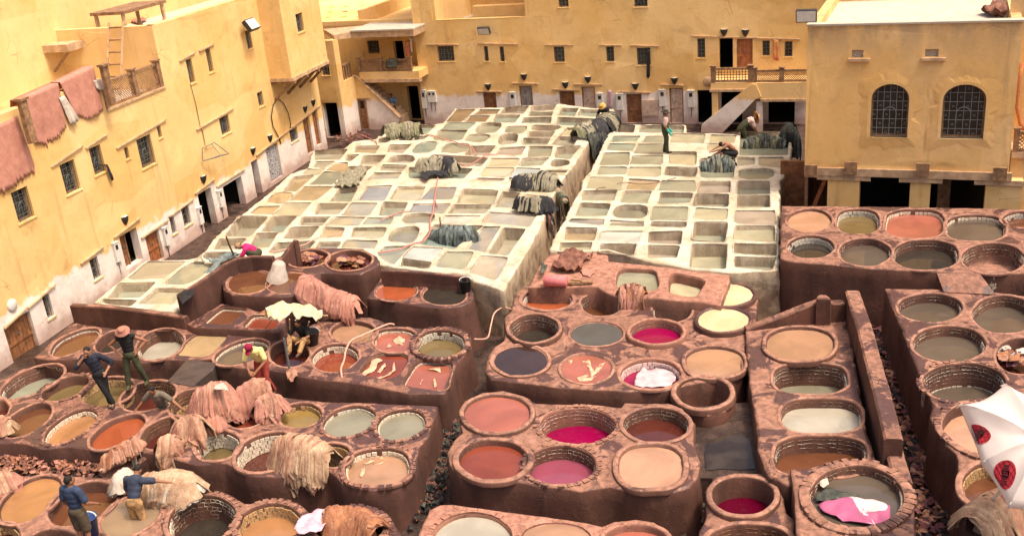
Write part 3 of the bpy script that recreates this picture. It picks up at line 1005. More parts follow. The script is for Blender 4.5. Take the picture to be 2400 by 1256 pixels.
B7 = [V_(1165, 966, 78, 44, d=.09, c='salmon', rim=.10, rw=.13, label='round vat brimming with salmon dye'),
      V_(422, 540, 242, 115, tg='b3', d=.48, c='crimson', tile=2, tm=M_TILEK, label='oval pink tiled vat with bright crimson dye', brick=.25, inner=M_PINK),
      V_(932, 530, 208, 110, tg='b3', d=.34, c='redbrown', tile=2, label='round tiled vat of red brown dye', rim=.05, rw=.12),
      V_(1156, 1074, 80, 46, d=.16, c='rust', rim=.07, rw=.16, label='round vat of rust dye'),
      V_(315, 792, 225, 122, tg='b3', d=.36, c='mauve', tile=2, label='round tiled vat of mauve dye', brick=.25),
      V_(895, 797, 210, 142, n=2.4, tg='b3', d=.085, c='peach', rim=.08, rw=.14, label='rounded vat brimming with peach dye')]
vat_block('vat_block', 'terracotta block of six dye vats with the bright crimson oval at its centre', 'vat block',
          [(1075, 970), (1088, 938), (1130, 918), (1180, 914), (1230, 926), (1258, 944), (1400, 947), (1455, 954), (1462, 943), (1570, 944), (1604, 957), (1630, 990), (1626, 1030), (1640, 1080), (1636, 1120), (1618, 1142),
           (1580, 1152), (1530, 1154), (1470, 1146), (1430, 1140), (1360, 1150), (1290, 1140), (1210, 1128), (1130, 1126), (1078, 1116), (1050, 1088), (1046, 1060), (1060, 1032), (1082, 1012)], 1.2, B7, M_RED)

B8 = [V_(1648, 917, 62, 36, d=.85, c='dry', rim=.12, rw=.15, label='empty round vat with a drain hole')]
vat_block('vat_block', 'lone empty round vat with a square drain hole', 'vat block',
          [(1575, 918), (1590, 892), (1640, 878), (1690, 884), (1720, 908), (1724, 935), (1700, 962), (1660, 972), (1610, 962), (1582, 942)], 1.12, B8, M_RED, batter=.02)

B9 = [V_(650, 870, 360, 158, tg='M', d=.3, c='orange', tile=1, tm=M_TILEG, label='round vat of orange water with twigs of hide', rw=.14, rim=.04),
      V_(1440, 950, 295, 170, tg='M', d=.42, c='brown', tile=2, tm=M_TILEG, label='round tiled vat half hidden by a bundle of hides'),
      V_(1574, 724, 45, 30, d=.5, c='darkgrey', tile=1, tm=M_TILEG, label='dark deep tiled vat', ),
      V_(1705, 688, 60, 26, d=.05, c='yellow', rim=.14, rw=.11, label='round vat brimming with pale yellow dye, the farther one', inner=M_RED2),
      V_(1695, 747, 60, 28, d=.05, c='yellow', rim=.16, rw=.11, label='round vat brimming with pale yellow dye, the nearer one', inner=M_RED2),
      V_(1252, 767, 57, 32, d=.5, c='darkgrey', rim=.14, rw=.12, tile=2, tm=M_TILEG, label='tall round tiled vat with dark water'),
      V_(1398, 781, 60, 28, d=.04, c='bluegrey', rim=.03, rw=.08, label='round vat brimming with blue grey dye'),
      V_(1538, 775, 61, 28, d=.26, c='crimson', rim=.14, rw=.12, tile=2, tm=M_TILEK, label='round vat of crimson dye with a raised red rim', inner=M_PINK),
      V_(1220, 842, 63, 35, d=.06, c='purple', rim=.06, rw=.12, label='round vat of dark purple brown dye'),
      V_(1375, 862, 59, 34, d=.06, c='salmon', rim=.04, rw=.1, label='round vat of pink salmon dye with bright glints'),
      V_(1525, 874, 70, 34, d=.3, c='crimson', rim=.03, rw=.12, tile=1, tm=M_TILEK, label='crimson vat with a white sheet in it', inner=M_PINK),
      V_(1675, 846, 68, 35, n=2.4, d=.09, c='tan', rim=.08, rw=.12, label='round vat brimming with tan dye')]
vat_block('vat_block', 'terracotta block of twelve vats with two pale yellow ones at its back corner', 'vat block',
          [(1200, 712), (1206, 690), (1226, 672), (1262, 662), (1330, 670), (1440, 692), (1530, 702), (1625, 706), (1645, 680), (1700, 664), (1760, 676), (1776, 700), (1772, 760), (1755, 800), (1744, 832), (1742, 872), (1716, 890),
           (1640, 896), (1600, 904), (1560, 914), (1460, 916), (1400, 913), (1300, 906), (1210, 894), (1150, 888), (1137, 868), (1140, 842), (1156, 812), (1180, 798), (1184, 770), (1180, 745), (1196, 728)], 1.15, B9, M_RED)

# raised red corner with the curved parapet
C1 = [V_(722, 604, 47, 20, tilt=6, d=.18, c='redbrown', label='round vat filled with orange and purple hides, the left one', rim=.05, rw=.1),
      V_(818, 609, 52, 23, tilt=3, d=.18, c='redbrown', label='round vat filled with orange and purple hides, the right one', rim=.05, rw=.1),
      V_(584, 659, 50, 27, tilt=8, d=.05, c='brown', label='round vat of brown water under the curved parapet'),
      V_(680, 661, 54, 25, tilt=6, d=.06, c='brown', label='round vat of brown water with a pink reflection', rim=.02, rw=.07)]
vat_block('vat_block', 'raised red brown corner block with two vats full of hide scraps', 'vat block',
          [(519, 662), (528, 640), (560, 622), (620, 612), (668, 596), (704, 580), (770, 580), (852, 582), (884, 600), (892, 618), (846, 642), (800, 640), (752, 638), (748, 660), (722, 688), (664, 696), (600, 692), (545, 690), (522, 678)], 1.75, C1, M_RED2, batter=.03)
parapet('masonry_parapet', [(414, 692, 1.9), (448, 672, 2.05), (490, 645, 2.15), (520, 622, 2.2), (552, 606, 2.2), (590, 600, 2.2), (640, 601, 2.2)], .16, 0, M_RED2, label='curved brown parapet between the lime pits and the brown vats', cat='wall')
parapet('masonry_parapet', [(642, 628, 1.85), (664, 598, 2.1), (690, 562, 2.45), (694, 564, 2.45)], .16, 0, M_RED2, label='pointed brown parapet fin beside the vats of hide scraps', cat='wall')
parapet('masonry_parapet', [(168, 713, 1.5), (240, 716, 1.5), (330, 726, 1.5), (412, 738, 1.5), (436, 742, 1.52)], .2, 0, M_RED, label='long low brown wall in front of the small lime pits', cat='wall')
C2 = [V_(928, 682, 47, 21, d=.06, c='orange', tilt=3, label='round vat of bright orange dye', rim=.01, rw=.08),
      V_(1041, 689, 51, 25, d=.07, c='darkgrey', label='round vat of black water', rim=.01, rw=.08)]
c2 = vat_block('vat_block', 'dark block with one orange and one black vat below the white terrace', 'vat block',
          [(858, 697), (895, 645), (1000, 650), (1098, 662), (1110, 684), (1106, 704), (1080, 717), (1040, 721), (985, 716), (930, 706)], 1.4, C2, M_RED2, batter=.22)
parapet('masonry_parapet', [(893, 632, 1.86), (990, 638, 1.84), (1094, 648, 1.8)], .13, 1.2, M_RED2, label='straight red parapet behind the orange and black vats', cat='wall')

C3 = [V_(310, 562, 262, 155, tilt=8, tg='P', d=.3, c='rust', tile=1, label='round vat of rust liquid beside the pole', rim=.02),
      V_(1500, 740, 225, 152, tg='O', d=.32, c='redbrown', label='round vat of dark brown liquid behind the pole'),
      V_(935, 722, 325, 130, tilt=17, tg='O', d=.16, c='grey', tile=1, label='oval vat of shiny grey water behind the yellow shirt'),
      Q_('O', (385, 512, 800, 525, 545, 785, 150, 765), d=.04, c='beige', n=5, label='square vat brimming with beige water'),
      V_(375, 805, 55, 34, tilt=18, d=.42, c='stone', tile=2, tm=M_TILEG, label='round grey tiled vat right of the hat man'),
      V_(175, 800, 62, 22, tilt=25, d=.14, c='brown', label='long oval vat of reddish brown water by the house door', tile=1, tm=M_TILEG),
      V_(262, 799, 40, 22, tilt=25, d=.35, c='darkgrey', label='dark vat behind the hat man'),
      V_(522, 270, 250, 120, tg='P', d=.14, c='tan', label='round vat of tan water below the pink hides'),
      V_(1000, 365, 245, 135, n=2.4, tg='P', d=.16, c='salmon', tile=1, label='rounded vat of streaky pink rust water', rim=.02),
      V_(1505, 402, 278, 158, tg='P', d=.32, c='olive', rim=.07, rw=.16, tile=1, tm=M_TILEG, label='round vat of olive grey water with a broad rim', brick=.25),
      Q_('P', (765, 512, 1180, 522, 1000, 826, 560, 752), n=3.2, d=.09, c='rust', label='round vat of rust water with bright streaks', rw=.07),
      Q_('P', (1250, 578, 1650, 600, 1570, 945, 1060, 880), n=5, d=.14, c='salmon', tile=1, tm=M_TILEG, label='squarish vat of orange salmon water with bright streaks', rw=.07)]
vat_block('vat_block', 'long brown block of twelve vats crossing the left middle', 'vat block',
          [(508, 856), (635, 866), (720, 884), (803, 893), (865, 903), (958, 921), (1043, 921), (1072, 850), (1106, 812), (1104, 788), (1084, 771), (1050, 763), (990, 770), (958, 764), (917, 762), (896, 751), (869, 743), (780, 742),
           (720, 764), (655, 784), (560, 776), (470, 772), (434, 764), (398, 774), (279, 770), (179, 756), (160, 762), (98, 820), (78, 836), (111, 842), (187, 840), (269, 840), (336, 848), (380, 842), (434, 842), (493, 840)], 1.12, C3, M_RED3)
C4 = [Q_('O', (700, 185, 1005, 212, 800, 398, 450, 388), d=.14, c='brown', n=6, tile=1, label='squarish vat of brown water below the parapet'),
      Q_('O', (1075, 265, 1400, 300, 1320, 462, 930, 438), d=.16, c='rust', n=4, tile=1, label='rounded vat of orange brown water under the tarpaulin')]
vat_block('vat_block', 'small raised pair of square vats beside the tarpaulin shade', 'vat block',
          [(437, 758), (491, 727), (517, 711), (579, 719), (600, 727), (668, 740), (668, 757), (653, 778), (559, 770), (456, 766)], 1.36, C4, M_RED2)

D = [V_(320, 415, 318, 140, tilt=30, tg='Q', d=.18, c='brown', label='oval vat of dull brown water at the left edge'),
     V_(830, 488, 345, 140, tilt=29, tg='Q', d=.22, c='amber', tile=1, label='oval vat of amber liquid', brick=.25),
     V_(1378, 550, 355, 142, tilt=27, tg='Q', d=.15, c='orange', label='oval vat of orange liquid'),
     V_(385, 1012, 60, 32, tilt=24, d=.38, c='redbrown', tile=2, tm=M_TILEY, label='tiled vat with a man standing in it'),
     V_(-4, 958, 24, 20, tilt=40, d=.3, c='redbrown', label='small red vat cut by the left edge', inner=M_PINK),
     V_(75, 892, 78, 28, tilt=23, d=.42, c='limegrey', tile=2, tm=M_TILEG, label='large oval grey tiled vat at the left edge'),
     V_(153, 908, 58, 23, tilt=20, d=.3, c='olive', label='oval vat of brown olive water', rim=.03, brick=.25),
     V_(252, 915, 61, 31, tilt=13, d=.3, c='olive', tile=1, tm=M_TILEY, label='vat behind the legs of the dark shirted man'),
     V_(347, 926, 65, 32, tilt=15, d=.5, c='redbrown', tile=2, tm=M_TILEY, label='deep vat with amber brown tiles'),
     V_(452, 946, 55, 35, tilt=14, d=.5, c='olive', tile=2, tm=M_TILEY, label='deep amber tiled vat beside the tall pile of hides'),
     V_(573, 983, 36, 19, tilt=5, d=.18, c='rust', label='vat of rust water between the piles of hides'),
     V_(510, 1041, 50, 34, tilt=10, d=.5, c='olive', tile=2, tm=M_TILEG, label='round vat of olive water half covered by pale hides', rim=.04, rw=.12),
     V_(625, 1057, 74, 42, tilt=16, d=.5, c='redbrown', tile=2, label='deep round cream tiled vat of brown water', rim=.04, rw=.12),
     V_(703, 971, 50, 28, tilt=4, d=.22, c='oliveyellow', tile=1, tm=M_TILEY, label='round vat of mustard liquid'),
     V_(818, 985, 62, 34, tilt=14, d=.16, c='palegreen', tile=1, tm=M_TILEG, label='oval vat of pale grey liquid, the left of the pair', brick=.25),
     V_(940, 993, 57, 34, tilt=12, n=2.3, d=.16, c='palegreen', tile=1, label='oval vat of pale grey liquid, the right of the pair', brick=.25),
     V_(780, 1064, 42, 27, d=.45, c='olive', tile=2, tm=M_TILEY, label='dark tiled vat behind the big cream pile'),
     V_(885, 1092, 76, 43, n=2.4, tilt=4, d=.22, c='tan', tile=1, label='rounded vat of tan liquid with pale streaks', rim=.03, rw=.1, brick=.25)]
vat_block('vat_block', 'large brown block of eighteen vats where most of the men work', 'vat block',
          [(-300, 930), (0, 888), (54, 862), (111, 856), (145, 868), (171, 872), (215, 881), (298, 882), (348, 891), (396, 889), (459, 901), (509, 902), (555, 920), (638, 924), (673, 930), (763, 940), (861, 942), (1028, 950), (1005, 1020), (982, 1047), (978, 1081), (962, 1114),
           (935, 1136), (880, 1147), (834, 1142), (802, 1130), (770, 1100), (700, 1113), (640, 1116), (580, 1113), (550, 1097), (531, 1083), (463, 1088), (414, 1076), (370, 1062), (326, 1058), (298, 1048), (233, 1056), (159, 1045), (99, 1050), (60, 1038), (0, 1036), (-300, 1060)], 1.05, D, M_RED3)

E_ = [V_(70, 1168, 82, 42, tilt=32, d=.10, c='amber', label='large oval vat of amber liquid at the lower left'),
      V_(192, 1178, 84, 44, tilt=22, d=.3, c='brown', label='oval vat of brown water behind the blue shirt'),
      V_(8, 1252, 38, 28, d=.3, c='redbrown', tile=1, tm=M_TILEY, label='vat cut by the lower left corner'),
      V_(126, 1266, 54, 27, d=.25, c='brown', label='vat cut by the lower edge'),
      V_(305, 1206, 72, 42, tilt=24, d=.06, c='sludge', label='vat of thick grey cream sludge'),
      V_(473, 1214, 80, 54, tilt=13, d=.62, c='darkgrey', tile=2, rim=.05, rw=.13, label='deep round cream tiled vat with dark water at the lower edge', brick=.25),
      V_(632, 1226, 76, 48, tilt=8, d=.36, c='amber', tile=1, tm=M_TILEY, rim=.05, rw=.14, label='round vat of amber brown water at the lower edge', brick=.25),
      V_(818, 1234, 78, 40, d=.35, c='brown', rim=.04, rw=.2, label='round vat heaped with brown hides and pink cloth', brick=.25)]
vat_block('vat_block', 'front brown block of eight vats along the lower left edge', 'vat block',
          [(-300, 1080), (65, 1113), (112, 1111), (203, 1115), (258, 1118), (330, 1138), (400, 1150), (470, 1152), (498, 1150), (532, 1153), (562, 1170), (573, 1178), (587, 1178), (623, 1167), (657, 1166), (698, 1176), (720, 1196), (730, 1204), (783, 1194),
           (844, 1191), (895, 1198), (921, 1214), (935, 1236), (944, 1262), (948, 1330), (-300, 1330)], .85, E_, M_RED)

G_ = [V_(1108, 1263, 92, 62, d=.09, c='stone', rim=.01, rw=.05, label='large round vat of pale liquid at the lower edge', brick=.25),
      V_(1303, 1258, 79, 33, d=.03, c='tan', rim=.01, rw=.05, label='round vat of light tan liquid at the lower edge'),
      V_(1490, 1263, 76, 36, d=.16, c='salmon', rim=.08, rw=.12, label='ringed vat of salmon liquid at the lower edge')]
vat_block('vat_block', 'flaking terracotta block of three vats at the lower centre edge', 'vat block',
          [(981, 1245), (1005, 1193), (1031, 1180), (1062, 1179), (1127, 1189), (1260, 1206), (1320, 1214), (1382, 1224), (1411, 1232), (1439, 1220), (1490, 1214), (1532, 1221), (1566, 1242), (1580, 1256), (1586, 1330), (958, 1330)], 1.1, G_, M_PINK)
# ------------------------------------------------------------------ houses
def facade(W, poly, holes, mat, parent, thick=.3, grid=.9, und=.02, off=0.0, name='wall'):
    """plastered wall in a vertical plane with real openings and reveals"""
    cv, cf = [], []
    def put(loop):
        b = len(cv)
        cv.extend(loop)
        f = list(range(b, b + len(loop)))
        if sum(cv[f[i - 1]][0] * cv[f[i]][1] - cv[f[i]][0] * cv[f[i - 1]][1] for i in range(len(f))) < 0: f.reverse()
        cf.append(f)
    put(poly)
    for h in holes: put(h)
    ss = [p[0] for p in poly]; zs = [p[1] for p in poly]
    s = min(ss) + grid / 2
    while s < max(ss):
        z = min(zs) + grid / 2
        while z < max(zs):
            cv.append((s + random.uniform(-.2, .2), z + random.uniform(-.2, .2)))
            z += grid
        s += grid
    r = geometry.delaunay_2d_cdt([Vector(v) for v in cv], [], cf, 0, 1e-5, True)
    F = [tuple(f) for f, o in zip(r[2], r[5]) if 0 in o and len(o) == 1]
    sd = random.random() * 40
    V = []
    edge = {(round(p[0], 3), round(p[1], 3)) for lp in [poly] + holes for p in lp}
    for v in r[0]:
        e = (round(v.x, 3), round(v.y, 3)) in edge
        V.append(W.pt(v.x, v.y, off + (0 if e else und * nz(v.x * .6, v.y * .6, sd) * 2)))
    mb = MB()
    mb.add(V, F)
    for lp in [poly] + holes:
        mb.prism([W.pt(a, b, off) for a, b in lp], [W.pt(a, b, off - thick) for a, b in lp], caps=False)
    used = sorted({i for f in mb.F for i in f})
    mp = {o: i for i, o in enumerate(used)}
    return mk(name, [mb.V[i] for i in used], [tuple(mp[i] for i in f) for f in mb.F], mat, parent)

def rect_loop(r): s0, s1, z0, z1 = r; return [(s0, z0), (s1, z0), (s1, z1), (s0, z1)]
def arch_loop(r, spring=.72, n=12):
    s0, s1, z0, z1 = r
    zs = z0 + (z1 - z0) * spring
    c, a, b = (s0 + s1) / 2, (s1 - s0) / 2, z1 - zs
    return [(s0, z0), (s1, z0)] + [(c + a * math.cos(math.pi * i / n), zs + b * math.sin(math.pi * i / n)) for i in range(n + 1)]

def window(W, r, parent, off=0.0, depth=.16, nb=None, nh=None, arch=False, iron=None, sill=True, label=None, inner_arch=True):
    """recessed window: wooden frame (part), dusty pane and wrought grille (sub-parts)"""
    s0, s1, z0, z1 = r
    iron = iron or M_IRON
    fw = min(.05, (s1 - s0) * .12)
    mb = MB()
    o0, o1 = off - depth - .05, off - depth
    if not arch:
        mb.wbox(W, s0, s0 + fw, z0, z1, o0, o1); mb.wbox(W, s1 - fw, s1, z0, z1, o0, o1)
        mb.wbox(W, s0 + fw, s1 - fw, z0, z0 + fw, o0, o1); mb.wbox(W, s0 + fw, s1 - fw, z1 - fw, z1, o0, o1)
    else:
        lp = arch_loop(r); c = ((s0 + s1) / 2, (z0 + z1) / 2)
        inn = [(c[0] + (a - c[0]) * .9, c[1] + (b - c[1]) * .93) for a, b in lp]
        n = len(lp)
        A = [W.pt(a, b, o1) for a, b in lp]; B = [W.pt(a, b, o1) for a, b in inn]; D_ = [W.pt(a, b, o0) for a, b in inn]
        mb.add(A + B, [(i, (i + 1) % n, n + (i + 1) % n, n + i) for i in range(n)])
        mb.prism(B, D_, caps=False)
    w = mb.build('window', M_WOOD, parent)
    if label: w['label'] = label
    p = [W.pt(a, b, o0 + .005) for a, b in (arch_loop(r) if arch else rect_loop(r))]
    mk('pane', p, [tuple(range(len(p)))], M_GLASS, w)
    g = MB()
    go = off - depth * .45
    t = .014
    def inside_top(s):
        if not arch: return z1
        zs = z0 + (z1 - z0) * .72
        a = (s1 - s0) / 2
        return zs + (z1 - zs) * math.sqrt(max(0, 1 - ((s - (s0 + s1) / 2) / a) ** 2))
    nb = nb or max(2, round((s1 - s0) / .17)); nh = nh or max(2, round((z1 - z0) / .2))
    for i in range(nb + 1):
        s = s0 + (s1 - s0) * i / nb
        s = min(max(s, s0 + t), s1 - t)
        g.wbox(W, s - t / 2, s + t / 2, z0, inside_top(s), go - t, go)
    for j in range(nh + 1):
        z = z0 + (z1 - z0) * j / nh
        z = min(max(z, z0 + t), z1 - t)
        hw = (s1 - s0) / 2
        if arch and z > z0 + (z1 - z0) * .72:
            zs = z0 + (z1 - z0) * .72
            hw *= math.sqrt(max(0, 1 - ((z - zs) / (z1 - zs)) ** 2))
        c = (s0 + s1) / 2
        if hw > .05: g.wbox(W, c - hw, c + hw, z - t / 2, z + t / 2, go - 2 * t, go - t)
    if inner_arch and s1 - s0 > .4:
        c, a = (s0 + s1) / 2, (s1 - s0) * .17
        zc = z0 + (z1 - z0) * .45
        pts = [W.pt(c - a, zc - (z1 - z0) * .16, go)] + [W.pt(c - a * math.cos(math.pi * k / 8), zc + a * math.sin(math.pi * k / 8), go) for k in range(9)] + [W.pt(c + a, zc - (z1 - z0) * .16, go)]
        g.tube(pts, .012, 4)
        for j in range(nh):          # small scroll rings between the bars
            for i in range(nb):
                if (i + j) % 2 and (arch or s1 - s0 > .55):
                    sc_, zc_ = s0 + (s1 - s0) * (i + .5) / nb, z0 + (z1 - z0) * (j + .5) / nh
                    if zc_ > inside_top(sc_) - .1: continue
                    g.tube([W.pt(sc_ + .034 * math.cos(k * math.pi / 3), zc_ + .034 * math.sin(k * math.pi / 3), go) for k in range(7)], .005, 3, caps=False)
    g.build('grille', iron, w)
    if sill:
        MB().wbox(W, s0 - .06, s1 + .06, z0 - .05, z0 - .005, off - .1, off + .035).build('sill', M_YEL_HI, w)
    return w

def ledge(W, a, b, parent, off=0.0, mat=None, h=.05, out=.07):
    """thin drip ledge between two photo pixels"""
    s0, z0 = W.sz(*a, off); s1, z1 = W.sz(*b, off)
    mb = MB()
    V = [W.pt(s, z + dz, off + o) for (s, z) in ((s0, z0), (s1, z1)) for dz in (0, h) for o in (-.01, out)]
    mb.add(V, [(0, 1, 3, 2), (4, 6, 7, 5), (0, 4, 5, 1), (2, 3, 7, 6), (1, 5, 7, 3), (0, 2, 6, 4)])
    return mb.build('drip_ledge', mat or M_BEAM, parent)

def door(W, r, parent, mat, off=0.0, depth=.12, planks=None, rail=True, label=None, frame=True):
    s0, s1, z0, z1 = r
    fw = .06
    mb = MB()
    o1 = off - depth
    mb.wbox(W, s0, s0 + fw, z0, z1, o1 - .08, o1 + .03); mb.wbox(W, s1 - fw, s1, z0, z1, o1 - .08, o1 + .03); mb.wbox(W, s0 + fw, s1 - fw, z1 - fw, z1, o1 - .08, o1 + .03)
    d = mb.build('door', M_WOOD, parent)
    if label: d['label'] = label
    n = planks or max(3, round((s1 - s0 - 2 * fw) / .16))
    w = (s1 - s0 - 2 * fw) / n
    for i in range(n):
        a = s0 + fw + i * w
        MB().wbox(W, a + .006, a + w - .006, z0 + .02, z1 - fw - .005, o1 - .05 + random.uniform(-.006, .006), o1 - .01 + random.uniform(-.004, .004)).build('plank', mat, d)
    if rail:
        zm = z0 + (z1 - z0) * .42
        MB().wbox(W, s0 + fw, s1 - fw, zm, zm + .09, o1 - .005, o1 + .02).build('rail', mat, d)
    c = W.pt((s0 + s1) / 2 + .05, z0 + (z1 - z0) * .62, o1 + .0)
    rr = MB().lathe(c, [(.0, .0), (.035, .0), (.03, .03), (.0, .035)], 8, axis=W.n.to_track_quat('Z', 'Y').to_matrix())
    rr.build('knocker', M_IRON, d)
    return d

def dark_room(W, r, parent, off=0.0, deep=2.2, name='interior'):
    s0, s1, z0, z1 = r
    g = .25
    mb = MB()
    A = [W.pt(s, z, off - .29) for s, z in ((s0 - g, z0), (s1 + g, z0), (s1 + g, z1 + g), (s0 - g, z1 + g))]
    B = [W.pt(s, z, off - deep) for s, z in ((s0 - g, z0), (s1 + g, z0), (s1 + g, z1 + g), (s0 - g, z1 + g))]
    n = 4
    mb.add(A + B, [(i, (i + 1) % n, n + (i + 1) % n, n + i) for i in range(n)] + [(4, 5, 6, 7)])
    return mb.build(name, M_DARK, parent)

def wbox_part(name, W, s0, s1, z0, z1, o0, o1, mat, parent):
    return MB().wbox(W, s0, s1, z0, z1, o0, o1).build(name, mat, parent)

def poly_slab(name, W, pts, o0, o1, mat, parent, off=None):
    """extruded polygon given in photo pixels on the plane W + off"""
    f = o1 if off is None else off
    lp = [W.sz(x, y, f) for x, y in pts]
    return MB().prism([W.pt(s, z, o1) for s, z in lp], [W.pt(s, z, o0) for s, z in lp]).build(name, mat, parent)

# ================= left house (long ochre wall along the yard)
LAZ = 16.2
L = Wall((-15.0, 30.0), LAZ)
s_end = L.sz(764, 320)[0]
sb0, zb = L.sz(252, 268); sb1, _ = L.sz(385, 198)
zb = .5 * (zb + _)
zh = L.sz(120, 205)[1] - .25
zr = L.sz(357, 60)[1]
lh = empty('ochre_house', L.pt(6, 0), 'long ochre house on the left with hides drying over its terrace', 'house')
lw = [((25, 453), (82, 506)), ((139, 388), (190, 442)), ((208, 350), (249, 400)), ((319, 329), (366, 381)), ((290, 348), (305, 370)), ((367, 298), (381, 321)), ((435, 142), (459, 192)),
      ((481, 117), (502, 167)), ((574, 74), (593, 112)), ((513, 279), (542, 308)), ((472, 306), (483, 343)), ((602, 219), (620, 246)), ((209, 611), (239, 647)), ((98, 696), (128, 739)),
      ((396, 509), (415, 544)), ((423, 485), (450, 522)), ((678, 308), (700, 326))]
lwr = [L.rect(*w) for w in lw]
ldoor = [(((7, 766), (95, 819)), M_DOOR, 'plank'), (((279, 556), (336, 607)), None, 'dark'), (((340, 556), (386, 604)), M_DOORR, 'plank'), (((463, 457), (513, 534)), None, 'dark'), (((522, 439), (580, 490)), None, 'dark'),
         (((588, 381), (618, 460)), None, 'dark'), (((622, 351), (663, 411)), None, 'curtain'), (((709, 281), (737, 354)), M_DOOR, 'plank'), (((730, 261), (755, 336)), M_DOORR, 'plank')]
ldr = [L.rect(*d[0]) for d in ldoor]
ldr[5] = (ldr[5][0], ldr[4][1] + 2.2 if False else ldr[5][1], ldr[5][2], ldr[5][3])
facade(L, [(-9, -.3), (s_end, -.3), (s_end, zr), (sb1, zr), (sb1, zb), (sb0, zb), (sb0, zh), (-9, zh)], [rect_loop(r) for r in lwr + ldr], M_YEL, lh)
for r in lwr: window(L, r, lh)
for (q, mt, kind), r in zip(ldoor, ldr):
    if kind == 'plank': door(L, r, lh, mt)
    else:
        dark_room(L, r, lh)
    if kind == 'curtain':
        n = 14
        V = []
        for j in range(9):
            for i in range(n + 1):
                s = r[0] + .04 + (r[1] - r[0] - .08) * i / n
                V.append(L.pt(s, r[3] - .06 - (r[3] - r[2] - .1) * j / 8, -.1 + .035 * math.sin(i * 1.7 + .4 * j) ))
        t = NT('patterned curtain cloth')
        vo = t.n('ShaderNodeTexVoronoi', i_Vector=t.P(), i_Scale=9.0, feature='DISTANCE_TO_EDGE').outputs[0]
        t.out(t.mix(t.ramp(vo, .04, .09), (.06, .06, .065), (.42, .41, .40)), .9)
        mk('curtain', V, [(j * (n + 1) + i, j * (n + 1) + i + 1, (j + 1) * (n + 1) + i + 1, (j + 1) * (n + 1) + i) for j in range(8) for i in range(n)], t.m, lh, smooth=True)
# open leaf inside the second doorway
r = ldr[1]
o = door(L, (r[0] + .02, r[0] + (r[1] - r[0]) * .55, r[2], r[3] - .06), lh, M_DOOR, depth=.22, planks=4)
for a, b in (((118, 394), (192, 344)), ((200, 350), (250, 316)), ((272, 350), (388, 282)), ((420, 146), (456, 124)), ((466, 122), (500, 105)), ((460, 306), (546, 256)), ((188, 620), (241, 580)),
             ((265, 560), (327, 512)), ((330, 560), (392, 518)), ((395, 510), (452, 468)), ((456, 456), (502, 421)), ((507, 440), (572, 398)), ((64, 724), (128, 668)), ((8, 772), (62, 722)), ((600, 366), (750, 248))):
    ledge(L, a, b, lh)
# upper storey: end wall over the terrace, roof deck, low parapet
Lside = Wall((L.pt(sb1, 0)).xy, LAZ - 90, -1)       # runs back from the corner, faces the camera
def Lbox(name, s0, s1, o0, o1, z0, z1, mat, parent=lh): return wbox_part(name, L, s0, s1, z0, z1, o0, o1, mat, parent)
facade(Lside, [(0.0, zb - .1), (7.5, zb - .1), (7.5, zr), (0, zr)], [], M_YEL_HI, lh, thick=.25)
Lbox('roof_deck', sb1 + .2, s_end, -4.3, -.25, zr - .75, zr - .55, M_ROOF)
Lbox('rear_parapet', sb1 + .2, s_end + 6, -4.6, -4.3, zr - .55, zr + 1.1, M_YEL_HI)
Lbox('terrace_floor', -9, sb1, -4.2, -.3, zb - .25, zb - .05, M_ROOF)
Lbox('floor_edge', sb0, sb1, -.02, .06, zb - .02, zb + .05, M_BEAM)
# tall rear wall above the terrace
Lback = Wall(L.pt(0, 0, -4.2).xy, LAZ)
facade(Lback, [(-9, zb - .2), (sb1 + .5, zb - .2), (sb1 + .5, 16), (-9, 16)], [], M_YEL_HI, lh, thick=.3, grid=1.2)
wbox_part('rear_door', Lback, *[v for v in Lback.rect((172, 120), (205, 225))], .0, .05, M_DOOR, lh)
# awning over the rear door
aw0, awz = Lback.sz(92, 118, 0); aw1 = Lback.sz(205, 100, 0)[0]
wbox_part('awning', Lback, aw0 + .2, aw1 + .9, awz - .15, awz + .12, 0, 1.1, M_BEAM, lh)
for k in (0, 1):
    s = aw0 + .5 + k * (aw1 - aw0)
    MB().tube([Lback.pt(s, awz - .9, .05), Lback.pt(s, awz - .15, .9)], .05, 5).build('awning_brace', M_WOOD, lh)
# terrace railing with three posts and lattice panels
def lattice(W, s0, s1, z0, z1, off, mat, parent, cell=.14, diag=True, name='lattice_panel'):
    mb = MB()
    if diag:
        w, h = s1 - s0, z1 - z0
        k = -h
        while k < w:
            for sg in (1, -1):
                a0, a1 = max(0, k), min(w, k + h)
                if a1 > a0 + .02:
                    za, zb_ = a0 - k, a1 - k
                    if sg < 0: za, zb_ = h - za, h - zb_
                    mb.tube([W.pt(s0 + a0, z0 + za, off), W.pt(s0 + a1, z0 + zb_, off)], .014, 4)
            k += cell
    else:
        n = max(1, round((s1 - s0) / cell)); m_ = max(1, round((z1 - z0) / cell))
        for i in range(n + 1): s = s0 + (s1 - s0) * i / n; mb.tube([W.pt(s, z0, off), W.pt(s, z1, off)], .018, 4)
        for j in range(m_ + 1): z = z0 + (z1 - z0) * j / m_; mb.tube([W.pt(s0, z, off), W.pt(s1, z, off)], .018, 4)
    return mb.build(name, mat, parent)
